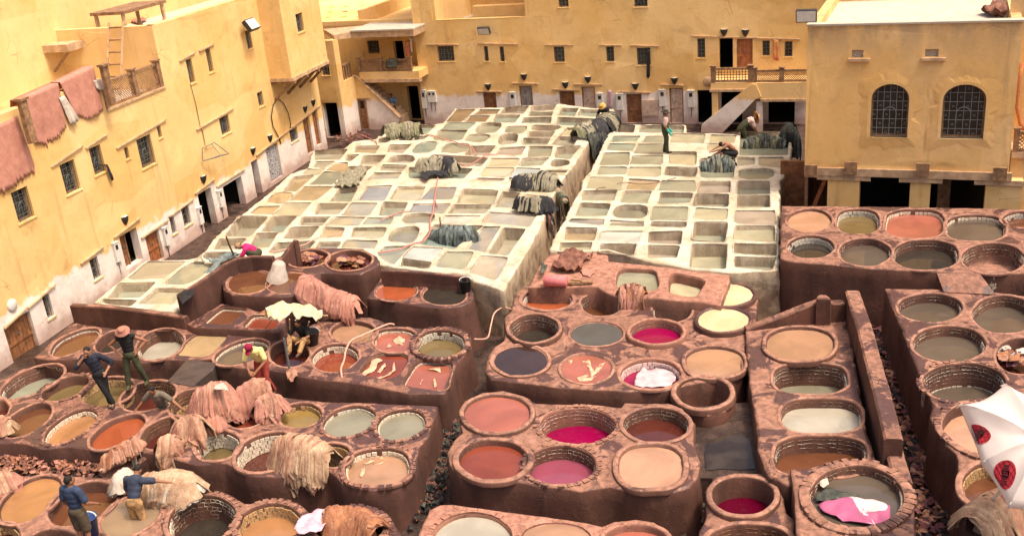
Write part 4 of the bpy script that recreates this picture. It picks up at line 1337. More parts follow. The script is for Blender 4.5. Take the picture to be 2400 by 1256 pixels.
def railing(W, posts, z0, z1, off, parent, mat=M_WOOD, diag=True, cell=.14, pw=.1, skip=()):
    for i, s in enumerate(posts):
        MB().wbox(W, s - pw, s + pw, z0, z1 + .12, off - pw, off + pw).wbox(W, s - pw * 1.4, s + pw * 1.4, z1 + .12, z1 + .17, off - pw * 1.4, off + pw * 1.4).build('rail_post', mat, parent)
    for i, (a, b) in enumerate(zip(posts, posts[1:])):
        lo, hi = min(a, b) + pw, max(a, b) - pw
        MB().wbox(W, lo, hi, z1 - .04, z1 + .05, off - .05, off + .05).build('top_rail', mat, parent)
        MB().wbox(W, lo, hi, z0 + .02, z0 + .09, off - .05, off + .05).build('bottom_rail', mat, parent)
        if i not in skip: lattice(W, lo, hi, z0 + .09, z1 - .04, off, mat, parent, cell, diag)
railing(L, [sb0 + .1, (sb0 + sb1) / 2 + .1, sb1 - .15], zb + .05, zb + .9, -.08, lh, M_WOOD, cell=.11)
# jettied box on brackets
bs0, bz0 = L.sz(633, 186)
boff = min((abs(L.sz(684, 182, o / 100)[0] - bs0), o / 100) for o in range(20, 260, 4))[1]
bs1 = L.sz(764, 113, boff)[0]
LB = Wall(L.pt(0, 0, boff).xy, LAZ)
bxw = LB.rect((692, 35), (714, 72))
facade(LB, [(bs0, bz0), (bs1, bz0), (bs1, 14), (bs0, 14)], [rect_loop(bxw)], M_YEL_HI, lh, thick=.25)
window(LB, bxw, lh)
facade(Wall(LB.pt(bs0, 0).xy, LAZ - 90, -1), [(0, bz0), (boff + .02, bz0), (boff + .02, 14), (0, 14)], [], M_YEL_HI, lh, thick=.2)
wbox_part('jetty_floor', L, bs0 - .02, bs1 + .02, bz0 - .14, bz0 + .02, -.02, boff + .05, M_BEAM, lh)
for f in (.03, .36, .68, .98):
    s = bs0 + (bs1 - bs0) * f
    MB().tube([L.pt(s, bz0 - 1.0, .02), L.pt(s, bz0 - .14, boff * .95)], .07, 5).build('jetty_bracket', M_WOOD, lh)
    wbox_part('jetty_beam', L, s - .07, s + .07, bz0 - .26, bz0 - .14, 0, boff + .1, M_WOOD, lh)

# ================= back house
Bk = Wall((6.57, 50.5), -69, -1)
bh = empty('ochre_house', Bk.pt(0, 0), 'tall ochre house along the back of the yard with a row of low doors', 'house')
bw = [((1297, 110), (1324, 146)), ((1420, 110), (1440, 145)), ((1492, 113), (1525, 153)), ((1307, -14), (1333, 17)), ((1485, -14), (1518, 16)), ((1024, 109), (1066, 144)), ((1133, 109), (1146, 144)), ((1170, 110), (1183, 145)),
      ((1634, 91), (1653, 136)), ((1787, 96), (1804, 131)), ((1839, 98), (1857, 133))]
bwr = [Bk.rect(*w) for w in bw]
bd = [(((1216, 202), (1250, 246)), M_DOORG), (((1310, 214), (1348, 250)), M_DOOR), (((1362, 204), (1396, 251)), M_DOORP), (((1467, 221), (1506, 290)), M_DOOR), (((1568, 207), (1603, 291)), M_DOORP), (((1131, 217), (1165, 254)), M_DOOR),
      (((1726, 92), (1764, 163)), M_DOORR)]
bdr = [Bk.rect(*d[0]) for d in bd]
bdr = [(a, b, (0.02 if i != 6 else c), d) for i, (a, b, c, d) in enumerate(bdr)]
bdark = [Bk.rect((1685, 91), (1718, 163)), Bk.rect((1634, 212), (1669, 287)), Bk.rect((1690, 214), (1740, 290)), Bk.rect((1800, 232), (1862, 300))]
bdark = [(a, b, (max(.0, c) if i == 0 else .0), d) for i, (a, b, c, d) in enumerate(bdark)]
sL = Bk.sz(979, 150)[0]; sR = Bk.sz(2010, 200)[0]
t0, zt = Bk.sz(1014, 48); t1, _ = Bk.sz(1240, 48)
facade(Bk, [(sL, -.3), (sR, -.3), (sR, 16), (t1, 16), (t1, zt), (t0, zt), (t0, 16), (sL, 16)], [rect_loop(r) for r in bwr + bdr + bdark], M_YEL, bh)
for r in bwr: window(Bk, r, bh)
for (q, mt), r in zip(bd, bdr): door(Bk, r, bh, mt)
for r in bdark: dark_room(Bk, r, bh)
for a, b in (((1276, 107), (1344, 107)), ((1404, 107), (1458, 108)), ((1477, 108), (1545, 110)), ((1120, 104), (1215, 105)), ((1000, 106), (1075, 106)), ((1200, 196), (1262, 198)), ((1295, 211), (1358, 213)), ((1345, 199), (1412, 200)),
             ((1449, 216), (1524, 219)), ((1549, 200), (1602, 201)), ((1621, 86), (1875, 94)), ((1118, 216), (1176, 216))):
    ledge(Bk, a, b, bh)
# roof terrace notch
wbox_part('terrace_floor', Bk, min(t0, t1), max(t0, t1), zt - .7, zt - .5, -5, -.3, M_ROOF, bh)
wbox_part('terrace_rear_wall', Bk, min(t0, t1) - 1, max(t0, t1) + 1, zt - .6, zt + 1.2, -5.3, -5, M_YEL_HI, bh)
wbox_part('terrace_bench', Bk, min(t0, t1) + 1.0, max(t0, t1) - .8, zt - .5, zt + .1, -4.2, -3.6, M_YEL_HI, bh)
for s in (t0, t1): wbox_part('terrace_pier', Bk, s - .18, s + .18, zt - .5, 16, -5, -.02, M_YEL_HI, bh)
# shallow pilaster seam
ps = Bk.sz(1603, 150)[0]
wbox_part('pilaster', Bk, sR, ps, -.2, 16, -.1, .06, M_YEL_HI, bh) if False else None
# balcony of the right-hand section
BO = 1.5
def bs(x, y, o=BO): return Bk.sz(*px('z6', x, y), o)
x0, zf = bs(305, 625); x1 = bs(1420, 640)[0]
zb1 = bs(330, 695)[1]; zb2 = bs(1000, 800)[1]
xm = bs(760, 700)[0]
MB().wbox(Bk, xm, x0, zb1, zf, .0, BO).build('balcony_slab', M_YEL_HI, bh)
MB().wbox(Bk, x1, xm - .002, zb2, zf - .03, .0, BO + .05).build('balcony_slab', M_YEL_HI, bh)
wbox_part('balcony_beam', Bk, x1, bs(850, 790)[0], zb2 - .12, zb2 - .003, BO - .25, BO + .1, M_BEAM, bh)
wbox_part('balcony_beam', Bk, bs(700, 700)[0], x0 + .05, zb1 - .12, zb1 - .003, BO - .25, BO + .08, M_BEAM, bh)
railing(Bk, [bs(330, 500)[0], bs(740, 500)[0]], zf, bs(500, 478)[1], BO - .1, bh, M_WOOD, False, .14, .11)
railing(Bk, [bs(783, 500)[0], bs(1080, 500)[0], bs(1420, 500)[0]], zf - .03, bs(900, 500)[1], BO - .1, bh, M_WOOD, True, .1, .1)
wbox_part('balcony_pillar', Bk, bs(385, 800)[0], bs(320, 800)[0], -.1, zb1 - .12, BO - .45, BO - .02, M_YEL_HI, bh)
wbox_part('balcony_pillar', Bk, bs(868, 900)[0], bs(803, 900)[0], -.1, zb2 - .12, BO - .4, BO - .02, M_YEL, bh)
poly_slab('stair_parapet', Bk, [px('z6', *p) for p in ((752, 640), (800, 648), (856, 780), (800, 800), (432, 1172), (200, 1168), (205, 1090))], BO - .2, BO + .12, M_YEL, bh)
for k in range(12):
    f = k / 12
    a = bs(780 - 560 * f, 660 + 440 * f); b = bs(780 - 560 * (f + 1 / 12), 660 + 440 * (f + 1 / 12))
    wbox_part('stair_step', Bk, min(a[0], b[0]), max(a[0], b[0]), max(0, b[1] - .6), a[1] - .25, BO - 1.0, BO - .2, M_BEAM, bh)

# ================= corner house with canopy, balcony and stair
g0 = P(845, 303, 0)
Ck = Wall(g0.xy, -69, -1)
ch = empty('corner_house', Ck.pt(0, 0), 'corner house with a canopied balcony over a yellow stair wall', 'house')
def cz(x, y, o=0.0): return Ck.sz(*px('z5', x, y), o)
def cpx(*a): return [px('z5', *p) for p in a]
fo = (P(813, 323, 0) - Ck.p).dot(Ck.n)          # front plane of the pier block
RC = -2.0                                      # recessed rear wall
# pier block
sfr = cz(340, 1225, fo)[0]
zc = cz(180, 165, fo)[1]
pw_ = Ck.rect(px('z5', 45, 375), px('z5', 158, 545), fo)
pd_ = Ck.rect(px('z5', 70, 845), px('z5', 285, 1225), fo)
pd_ = (pd_[0], pd_[1], 0, pd_[3])
facade(Ck, [(sfr, -.3), (sfr + 5, -.3), (sfr + 5, zc), (sfr, zc)], [rect_loop(pw_), rect_loop(pd_)], M_YEL, ch, off=fo)
window(Ck, pw_, ch, off=fo, iron=M_IRONP)
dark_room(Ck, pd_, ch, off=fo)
Cs = Wall(Ck.pt(sfr, 0, fo).xy, 180 - 69 + 90, 1)
zside = cz(385, 560, 0)[1]
facade(Wall(Ck.pt(sfr, 0, 0).xy, -69 + 90), [(-fo, -.3), (0, -.3), (0, zside), (-fo, zside)], [], M_YEL, ch, thick=.2) if False else None
MB().wbox(Ck, sfr, sfr + .35, -.3, zside, -.02, fo - .3).build('side_wall', M_YEL, ch)
MB().wbox(Ck, sfr, sfr + .3, zside, zc, fo - .55, fo - .301).build('canopy_pier', M_YEL_HI, ch)
# recessed rear wall with window and doors
sa, sb_ = sfr + 1.5, Bk.sz(1000, 200)[0]
zcan = cz(700, 130, .3)[1]
s_r = cz(1120, 300, RC)[0] - 1.5
rw_ = Ck.rect(px('z5', 556, 168), px('z5', 700, 305), RC); rd1 = Ck.rect(px('z5', 838, 172), px('z5', 975, 400), RC); rd2 = Ck.rect(px('z5', 985, 662), px('z5', 1160, 1075), RC)
zflr = cz(700, 505, 0)[1]
rd1 = (rd1[0], rd1[1], zflr, rd1[3]); rd2 = (rd2[0], rd2[1], .0, rd2[3])
facade(Ck, [(s_r, -.3), (sa + 2, -.3), (sa + 2, zcan + .3), (s_r, zcan + .3)], [rect_loop(rw_), rect_loop(rd1), rect_loop(rd2)], M_YEL_HI, ch, off=RC)
window(Ck, rw_, ch, off=RC); dark_room(Ck, rd1, ch, off=RC); dark_room(Ck, rd2, ch, off=RC)
# balcony slab, rail and stair wall
b0, b1 = cz(470, 510)[0], cz(1105, 510)[0] - .1
zbb = cz(800, 610)[1]
MB().wbox(Ck, b1, b0, zbb + .12, zflr, RC + .01, 0).build('balcony_slab', M_YEL_HI, ch)
wbox_part('balcony_beam', Ck, b1, b0 - .2, zbb - .05, zbb + .119, -.3, .05, M_BEAM, ch)
railing(Ck, [cz(470, 440)[0], cz(708, 440)[0], cz(1028, 440)[0]], zflr, cz(800, 382)[1], -.06, ch, M_WOOD, True, .1, .08)
poly_slab('stair_wall', Ck, cpx((390, 562), (438, 562), (908, 1012), (895, 1068), (740, 1158), (485, 1145)), -.25, 0.0, M_YEL, ch)
poly_slab('stair_coping', Ck, cpx((388, 553), (440, 553), (915, 1006), (908, 1018), (436, 566), (388, 566)), -.29, .06, M_BEAM, ch)
sdr = Ck.rect(px('z5', 455, 800), px('z5', 590, 1120)); sdr = (sdr[0], sdr[1], 0.02, sdr[3])
door(Ck, sdr, ch, M_DOOR, off=.15, depth=.12)
wbox_part('door_light', Ck, sdr[0] + .15, sdr[1] - .15, sdr[3] - .5, sdr[3] - .12, .02, .045, M_DARK, ch)
ledge(Ck, px('z5', 432, 795), px('z5', 605, 795), ch)
for k in range(11):
    f = k / 11
    a = cz(450 + 460 * f, 580 + 440 * f); b = cz(450 + 460 * (f + 1 / 11), 580 + 440 * (f + 1 / 11))
    wbox_part('stair_step', Ck, min(a[0], b[0]), max(a[0], b[0]), max(0, b[1] - .7), a[1] - .12, -1.2, -.26, M_BEAM, ch)
# short side rail at the stair head
sx = sfr + .15
for a, b, n_ in ((fo - .35, 0.05, 4),):
    zz = zside
    MB().obox(Ck.pt(sx, zz + .78, (a + b) / 2), Ck.n * (a - b) / 2, Ck.d * .06, Vector((0, 0, .05))).build('top_rail', M_WOOD, ch)
    for i in range(6): MB().obox(Ck.pt(sx, zz + .38, b + (a - b) * i / 5), Ck.n * .04, Ck.d * .04, Vector((0, 0, .38))).build('baluster', M_WOOD, ch)
# canopy
c0, c1 = cz(385, 95, .3)[0], cz(1050, 95, .3)[0]
zc1 = cz(700, 62, .3)[1]
wbox_part('canopy', Ck, c1 - .1, c0, zcan, zc1, RC + .02, .3, M_BEAM, ch)
wbox_part('canopy_top', Ck, c1 - .12, c0 + .02, zc1 + .002, zc1 + .08, RC + .02, .36, M_ROOF, ch)
MB().prism([Ck.pt(c0 + .001, z, .3) for z in (zcan, zc1)] + [Ck.pt(c0 + .001, z, -1.9) for z in (zc1, zcan)], [Ck.pt(sfr + .05, z, fo - .3) for z in (zc - .02, zc + .2)] + [Ck.pt(sfr + 1.8, z, fo - 2.4) for z in (zc + .2, zc - .02)]).build('canopy_arm', M_BEAM, ch)
# roof of the corner house behind the canopy, with drying hides
zrf = cz(700, -60, RC)[1]
MB().wbox(Ck, s_r, sfr + 9, zcan + .3, zrf - .4, -14, RC - .31).build('upper_wall', M_YEL_HI, ch)
wbox_part('roof_deck', Ck, s_r, sfr + 9, zrf - .398, zrf - .35, -13.9, RC - .35, M_ROOF, ch)
wbox_part('roof_parapet', Ck, s_r, sfr + 9, zcan + .3, zrf, RC - .3, RC + .02, M_YEL_HI, ch)
wbox_part('roof_parapet', Ck, sfr + .2, sfr + .5, zrf - .35, zrf + .5, -9, RC - .31, M_YEL_HI, ch)
wbox_part('roof_hut', Ck, s_r + .5, s_r + 3.0, zrf - .35, zrf + 2.5, -8, -5, M_YEL_HI, ch)

# ================= house with arched windows (right)
Rk = Wall(P(1945, 490, 1.0).xy, -66, -1)
rh = empty('arched_window_house', Rk.pt(0, 0), 'ochre house with two arched windows on open pillars at the right', 'house')
rs0, rzt = Rk.sz(1893, 62); rs1, _ = Rk.sz(2398, 52); rzb = Rk.sz(1950, 398)[1]
rs1b = Rk.sz(2364, 412)[0]
rs1 = (rs1 + rs1b) / 2
ra = [Rk.rect((2044, 197), (2126, 323)), Rk.rect((2213, 198), (2304, 326))]
rv = [Rk.rect((1997, 118), (2023, 136)), Rk.rect((2169, 116), (2199, 134))]
facade(Rk, [(rs0, rzb), (rs1, rzb), (rs1, rzt), (rs0, rzt)], [arch_loop(a) for a in ra] + [rect_loop(v) for v in rv], M_YEL_R, rh, thick=.3, grid=.7)
for a in ra:
    window(Rk, a, rh, depth=.2, nb=6, nh=6, arch=True, iron=M_IRONP)
    lp = arch_loop((a[0] - .1, a[1] + .1, a[2] - .06, a[3] + .1)); li = arch_loop(a)
    n = len(lp)
    mb = MB()
    A = [Rk.pt(s, z, .035) for s, z in lp]; B = [Rk.pt(s, z, .035) for s, z in li]
    mb.add(A + B, [(i, (i + 1) % n, n + (i + 1) % n, n + i) for i in range(n)])
    mb.prism(A, [Rk.pt(s, z, -.01) for s, z in lp], caps=False); mb.prism(B, [Rk.pt(s, z, -.1) for s, z in li], caps=False)
    mb.build('window_surround', M_YEL_HI, rh)
M_PATCH = make_plaster('patched ochre plaster', (.70, .43, .155), (.78, .50, .21), amt=0)
for q, a in enumerate(ra):      # later plaster patch around each arched window
    inn = [tuple(v[:2]) for v in densify([Vector((u_, w_, 0)) for u_, w_ in arch_loop((a[0] - .099, a[1] + .099, a[2] - .059, a[3] + .099), n=20)], .12)]
    c0_ = ((a[0] + a[1]) / 2, (a[2] + a[3]) / 2)
    n = len(inn)
    outl = []
    for i, (s, z) in enumerate(inn):
        v = Vector((s - c0_[0], z - c0_[1])).normalized()
        k = max(.04, .26 + .34 * nz(v.x * 2.2 + q * 5, v.y * 2.2, 1) + .16 * nz(v.x * 7, v.y * 7 + q, 2))
        outl.append((s + v.x * k, z + v.y * k))
    mb = MB()
    A = [Rk.pt(s, z, .005) for s, z in outl]; B = [Rk.pt(s, z, .03) for s, z in inn]
    mb.add(A + B, [(i, (i + 1) % n, n + (i + 1) % n, n + i) for i in range(n)])
    mb.prism(A, [Rk.pt(s, z, -.06) for s, z in outl], caps=False)
    mb.build('plaster_patch', M_PATCH, rh)
for v in rv:
    wbox_part('vent_panel', Rk, v[0], v[1], v[2], v[3], -.2, -.14, M_TILEG, rh)
    wbox_part('vent_sill', Rk, v[0] - .22, v[1] + .1, v[2] - .1, v[2] - .01, -.02, .12, M_BEAM, rh)
Rd = 7.0
MB().wbox(Rk, rs0, rs0 - .3, rzb, rzt, -Rd, -.3).build('side_wall', M_YEL_R, rh)
MB().wbox(Rk, rs1, rs1 + .3, rzb, rzt, -Rd, -.3).build('side_wall', M_YEL_R, rh)
MB().wbox(Rk, rs1, rs0, rzb, rzt + .6, -Rd - .3, -Rd).build('rear_wall', M_YEL_R, rh)
wbox_part('roof_deck', Rk, rs1 + .3, rs0 - .3, rzt - .5, rzt - .3, -Rd, -.3, M_ROOF, rh)
wbox_part('parapet_coping', Rk, rs1 - .03, rs0 + .03, rzt + .002, rzt + .06, -.33, .05, M_ROOF, rh)
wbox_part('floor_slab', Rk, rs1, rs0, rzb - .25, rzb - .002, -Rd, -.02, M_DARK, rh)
zbm = Rk.sz(1950, 410)[1]
wbox_part('front_beam', Rk, rs1 - .1, rs0, zbm, rzb + .08, -.02, .1, M_BEAM, rh)
for x, y, w in ((1995, 391, 13), (2163, 395, 13), (2343, 405, 13), (1902, 398, 10)):
    s, z = Rk.sz(x, y)
    wbox_part('beam_end', Rk, s - .2, s + .2, z - .2, z + .22, .101, .22, M_WOOD, rh)
for a, b in (((1940, 420), (2012, 482)), ((2134, 424), (2178, 482)), ((2311, 432), (2393, 482))):
    r = Rk.rect(a, b)
    wbox_part('pillar', Rk, r[0], r[1], 0, zbm - .002, -.6, .0, M_YEL_R, rh)
    wbox_part('pillar_cap', Rk, r[0] - .35, r[1] + .35, zbm - .16, zbm - .003, .002, .07, M_BEAM, rh)
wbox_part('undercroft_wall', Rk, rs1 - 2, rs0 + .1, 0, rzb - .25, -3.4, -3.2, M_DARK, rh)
wbox_part('undercroft_panel', Rk, rs0 - 4.6, rs0 - 4.2, 0, rzb - .25, -3.15, -1.2, M_WOOD, rh)
wbox_part('undercroft_panel', Rk, rs0 - 8.6, rs0 - 8.2, 0, rzb - .25, -3.15, -1.0, M_WOOD, rh)
# neighbour at the right edge
nh_ = empty('ochre_house', Rk.pt(rs1 - 2, 0, -1.5), 'sliver of an ochre house with a railed balcony at the right edge', 'house')
facade(Rk, [(rs1 + .3, -.2), (rs1 - 5, -.2), (rs1 - 5, rzt + 3), (rs1 + .3, rzt + 3)], [], M_YEL_R, nh_, off=-1.6)
zbl = Rk.sz(2385, 356, -.3)[1]
wbox_part('balcony_slab', Rk, rs1 - 4, rs1 - .05, zbl - .2, zbl, -1.6, -.25, M_BEAM, nh_)
railing(Rk, [rs1 - .15, rs1 - 1.6, rs1 - 3.2], zbl, Rk.sz(2385, 312, -.3)[1], -.33, nh_, M_WOOD, True, .12, .08)
wbox_part('lower_wall', Rk, rs1 - 4, rs1 - .05, 0, zbl - .202, -1.59, -.45, M_YEL_R, nh_)
# dark passage between the back house and the arched house
ps_ = empty('passage_shed', Rk.pt(rs0 + .6, 0, -1.2), 'dark brown plank shed in the gap left of the arched-window house', 'shed')
wbox_part('shed_wall', Rk, rs0 - .6, rs0 + 1.1, 0, 2.0, -2.3, -2.1, M_DOOR, ps_)
wbox_part('shed_side', Rk, rs0 - .05, rs0 + .05, 0, 2.2, -2.1, -.6, M_WOOD, ps_)
MB().obox(Rk.pt(rs0 - .35, 1.1, -.55), Rk.d * .07 + Vector((0, 0, 0)), Rk.n * .06, Vector((0, 0, 1.0)) + Rk.d * -.35).build('prop_beam', M_DOORR, ps_)

# house mass rising behind the left house
fh = empty('ochre_house', L.pt(20, 0, -12), 'plain ochre house mass rising behind the left roof', 'house')
wbox_part('wall', L, sb1 - 6, s_end + 14, 0, 12.5, -16, -11, M_YEL_HI, fh)
wbox_part('roof', L, sb1 - 6, s_end + 14, 12.502, 12.6, -16, -11, M_ROOF, fh)
# ------------------------------------------------------------------ small structure pieces
def px_slab(name, corners, th, mat, label=None, cat=None, kind=None):
    """slab whose top corners are given as (x, y, z) pixels with heights"""
    top = [P(*c) for c in corners]
    bot = [p - Vector((0, 0, th)) for p in top]
    return tag(MB().prism(bot, top).build(name, mat), label, cat, kind=kind)
M_WETSTONE = simple('wet grey masonry', (.075, .055, .046), .4, .4, 3, .4)
px_slab('bridge_slab', [(2196, 640, 1.86), (2296, 641, 1.86), (2334, 690, 1.53), (2212, 684, 1.53)], .3, M_RED, 'sloping terracotta bridge slab between the tall block and the parasol block', 'bridge')
px_slab('ramp_slab', [(438, 842, 1.14), (506, 850, 1.14), (500, 866, 1.1), (452, 905, 1.07), (392, 894, 1.07)], .5, M_WETSTONE, 'wet grey masonry ramp between the yellow shirt man and the hat man', 'ramp')
px_slab('ramp_slab', [(190, 1100, .5), (298, 1040, 1.0), (345, 1075, .9), (300, 1105, .6), (240, 1130, .5)], .7, M_RED, 'sloping masonry ramp where a pair of shoes lies', 'ramp')
def make_puddle():
    t = NT('puddle water')
    c = t.mix(t.ramp(t.noise(1.2, 4), .4, .65), (.022, .014, .010), (.050, .036, .026))
    t.bump(t.noise(6, 2), .12, .02)
    return t.out(c, .12, .4)
M_PUD = make_puddle()
px_slab('sump_floor', [(1560, 960, .78), (1775, 940, .78), (1775, 1040, .78), (1800, 1115, .78), (1700, 1120, .78), (1632, 1120, .78), (1625, 1040, .78)], .78, M_GROUND, kind='structure')
tag(mk('puddle', [P(x, y, .80) for x, y in ((1660, 1032), (1690, 1022), (1740, 1018), (1757, 1030), (1762, 1060), (1770, 1098), (1735, 1100), (1690, 1098), (1655, 1102), (1650, 1060))], [tuple(range(10))], M_PUD), kind='structure')
tag(mk('puddle', [P(x, y, .05) for x, y in ((2105, 1060), (2150, 1110), (2165, 1160), (2150, 1190), (2120, 1130))], [tuple(range(5))], M_PUD), kind='structure')

# ------------------------------------------------------------------ leather, cloth
def hide_mat(name, c, c2=None, rough=.75, crease=True):
    if name in MC: return MC[name]
    t = NT(name)
    n1 = t.noise(4, 6, .65)
    cc = t.mix(t.ramp(n1, .3, .7), c2 or tuple(v * .5 for v in c), c)
    rnd = t.n('ShaderNodeObjectInfo').outputs['Random']
    cc = t.mix(t.mul(rnd, .5), cc, tuple(v * .6 for v in (c2 or c)))
    cc = t.mix(t.mul(t.ramp(t.noise(14, 4), .58, .7), .4), cc, tuple(min(1, v * 1.3 + .05) for v in c))
    ab = t.math('ABSOLUTE', t.math('SUBTRACT', t.noise(3.6, 3, .55, dist=1.6), .5))
    ab2 = t.math('ABSOLUTE', t.math('SUBTRACT', t.noise(12, 2, .5, dist=.8), .5))
    cr = t.math('MAXIMUM', t.ramp(ab, .045, .0), t.mul(t.ramp(ab2, .04, .0), .7))
    cc = t.mix(t.mul(cr, .22 if crease else .0), cc, tuple(v * .5 for v in (c2 or c)))  # crease lines tinted darker: shade between folds put into the colour
    t.bump(t.math('SUBTRACT', t.mul(t.noise(11, 5, .7), .5), t.mul(cr, .5 if crease else .1)), .35, .03)
    MC[name] = t.out(cc, rough, .3)
    return MC[name]
HM = dict(pink=hide_mat('pink tanned hide', (.55, .28, .21), (.33, .135, .10)), tan=hide_mat('tan wet hide', (.53, .30, .20), (.32, .145, .095)), cream=hide_mat('cream raw hide', (.58, .41, .27), (.34, .20, .12)),
          brown=hide_mat('brown hide', (.30, .13, .085), (.14, .06, .045)), teal=hide_mat('blue grey wet skin', (.26, .31, .29), (.085, .115, .12)), dark=hide_mat('dark green wet skin', (.13, .14, .105), (.04, .045, .04)),
          black=hide_mat('black wet hide', (.032, .032, .038), (.012, .012, .014), .6), sage=hide_mat('sage wet hide', (.40, .37, .27), (.20, .18, .12)), olive=hide_mat('olive wet skin', (.30, .28, .17), (.12, .12, .07)),
          orange=hide_mat('orange brown hide', (.45, .20, .10), (.27, .105, .055)), rose=hide_mat('rose hanging hide', (.53, .25, .185), (.42, .18, .13), crease=False), white=hide_mat('white cloth', (.68, .61, .53), (.46, .38, .31)),
          yellow=hide_mat('yellow dyed hide', (.80, .46, .05), (.62, .30, .03)), plum=hide_mat('plum wet hide', (.20, .07, .09), (.10, .035, .045)))

def hide_pile(name, label, cat, spine, r, n, w, mats, drop=(.1, .3), h=None, seed=1, fold=.02, group=None, nu=10, nv=2, part='hide'):
    """heap of hides. Wide hides are loose sheets thrown over the heap at all angles; narrow ones are combed strips across its spine"""
    rnd = random.Random(seed)
    sp = [Vector(p) for p in spine]
    seglen = [(b - a).length for a, b in zip(sp, sp[1:])]
    tot = sum(seglen)
    h = h or r
    def at(s):
        s = max(0.0, min(tot, s)); i = 0
        while i < len(seglen) - 1 and s > seglen[i]: s -= seglen[i]; i += 1
        return sp[i].lerp(sp[i + 1], s / seglen[i]), (sp[i + 1] - sp[i]).normalized()
    root = empty(name, (sp[0] + sp[-1]) / 2, label, cat, group)
    sd = seed * 3.7
    def dome(x, y, lift):
        """project a plan point on the heap: round top, then hanging straight down"""
        best = None
        for i, (a, b) in enumerate(zip(sp, sp[1:])):
            ab = Vector((b.x - a.x, b.y - a.y)); t = 0 if ab.length < 1e-6 else max(0, min(1, (Vector((x - a.x, y - a.y)).dot(ab)) / ab.length_squared))
            c = a.lerp(b, t); dv = Vector((x - c.x, y - c.y)); dd = dv.length
            if best is None or dd < best[0]: best = (dd, c, dv)
        dd, c, dv = best
        k = 1 + .22 * nz(x * 2.1 + sd, y * 2.1, 1)
        rr, hh = r * k, h * (1 + .25 * nz(x * 1.7, y * 1.7 + sd, 5))
        if dd < rr * .94:
            z = c.z + hh * math.sqrt(1 - (dd / rr) ** 2) + lift
            return Vector((x, y, z))
        e = dd - rr * .94
        q = dv.normalized() if dd > 1e-6 else Vector((1, 0))
        q = Vector((c.x, c.y)) + q * (rr * .94 + lift + e * .12)
        return Vector((q.x, q.y, c.z + hh * .34 - e * 1.0))
    if w >= .15:
        m_ = 18
        n = int(n * 1.15)
        for k in range(n):
            s = tot * rnd.random()
            c, t = at(s)
            side = Vector((t.y, -t.x, 0)).normalized()
            off = rnd.gauss(0, .36) * r
            cx, cy = c.x + side.x * off, c.y + side.y * off
            yaw = math.atan2(side.y, side.x) + rnd.gauss(0, .45)
            LL = r * .86 + rnd.uniform(*drop) * .75; WW = max(.16, w * rnd.uniform(.7, 1.3)) * .72
            ph = rnd.uniform(0, 60)
            lift = .012 + .10 * k / n + rnd.uniform(0, .02)
            fa = (.012 + fold * .55) * rnd.uniform(.8, 1.3)
            fw_ = 6.283 / rnd.uniform(.08, .22)
            V = []
            for j in range(m_ + 1):
                v = j / m_ * 2 - 1
                for i in range(m_ + 1):
                    u = i / m_ * 2 - 1
                    ed = 1 + .22 * nz(u * 2.3 + ph, v * 2.3, 2) + .07 * nz(u * 6 + ph, v * 6, 4) * max(abs(u), abs(v))
                    a = u * LL * ed * (1 - .18 * abs(v)); b = v * WW * ed * (1 - .25 * u * u)
                    b += .05 * nz(u * 3, ph, v)
                    x = cx + a * math.cos(yaw) - b * math.sin(yaw); y = cy + a * math.sin(yaw) + b * math.cos(yaw)
                    rid = math.sin(b * fw_ + 2.6 * nz(a * 1.3 + ph, b * 1.1, 3)) + .5 * nz(a * 2.5, b * 9, ph)
                    p = dome(x, y, lift + fa * (rid * (.35 + 1.5 * abs(nz(a * 1.5, b * 2.5 + ph, 8))) + .5 * nz(a * 5, b * 5, ph)))
                    V.append(p)
            F = [(j * (m_ + 1) + i, j * (m_ + 1) + i + 1, (j + 1) * (m_ + 1) + i + 1, (j + 1) * (m_ + 1) + i) for j in range(m_) for i in range(m_)]
            mk(part, V, F, HM[mats[rnd.randrange(len(mats))]], root, smooth=True)
    else:
        for k in range(n):
            s = tot * (k + .5 + rnd.uniform(-.7, .7)) / n
            e = math.sin(math.pi * min(1, max(0, .14 + .72 * s / tot))) ** .6
            k2 = 1 + .25 * nz(s * 2.2, sd, 1)
            rr, hh = r * e * k2 * rnd.uniform(.8, 1.1), h * e * k2 * rnd.uniform(.8, 1.12)
            ww = w * rnd.uniform(.5, 1.4)
            dl, dr = rnd.uniform(*drop), rnd.uniform(*drop)
            skew = rnd.uniform(-1.6, 1.6) * w; ph = rnd.uniform(0, 30)
            V = []
            for j in range(nv + 1):
                v = j / nv - .5
                c, t = at(s + v * ww)
                side = Vector((t.y, -t.x, 0)).normalized()
                for i in range(nu + 1):
                    u = (i / nu - .5) * 2
                    q = 1 + .12 * nz(ph, u * 2, v * 4)
                    if abs(u) < .62:
                        b = u / .62 * math.pi / 2
                        p = c + side * (rr * q * math.sin(b)) + Vector((0, 0, hh * q * math.cos(b)))
                    else:
                        ex = (abs(u) - .62) / .38
                        p = c + side * math.copysign(rr * q + .05 * ex * nz(ph, v * 5, 7), u) + Vector((0, 0, -(dl if u < 0 else dr) * ex))
                    p += t * (skew * u + .07 * nz(u * 3, v * 3, ph)) + Vector((0, 0, fold * math.cos(v * 6)))
                    V.append(p)
            F = [(j * (nu + 1) + i, j * (nu + 1) + i + 1, (j + 1) * (nu + 1) + i + 1, (j + 1) * (nu + 1) + i) for j in range(nv) for i in range(nu)]
            mk(part, V, F, HM[mats[rnd.randrange(len(mats))]], root, smooth=True)
    # the packed core under the outer hides
    core, e = [], []
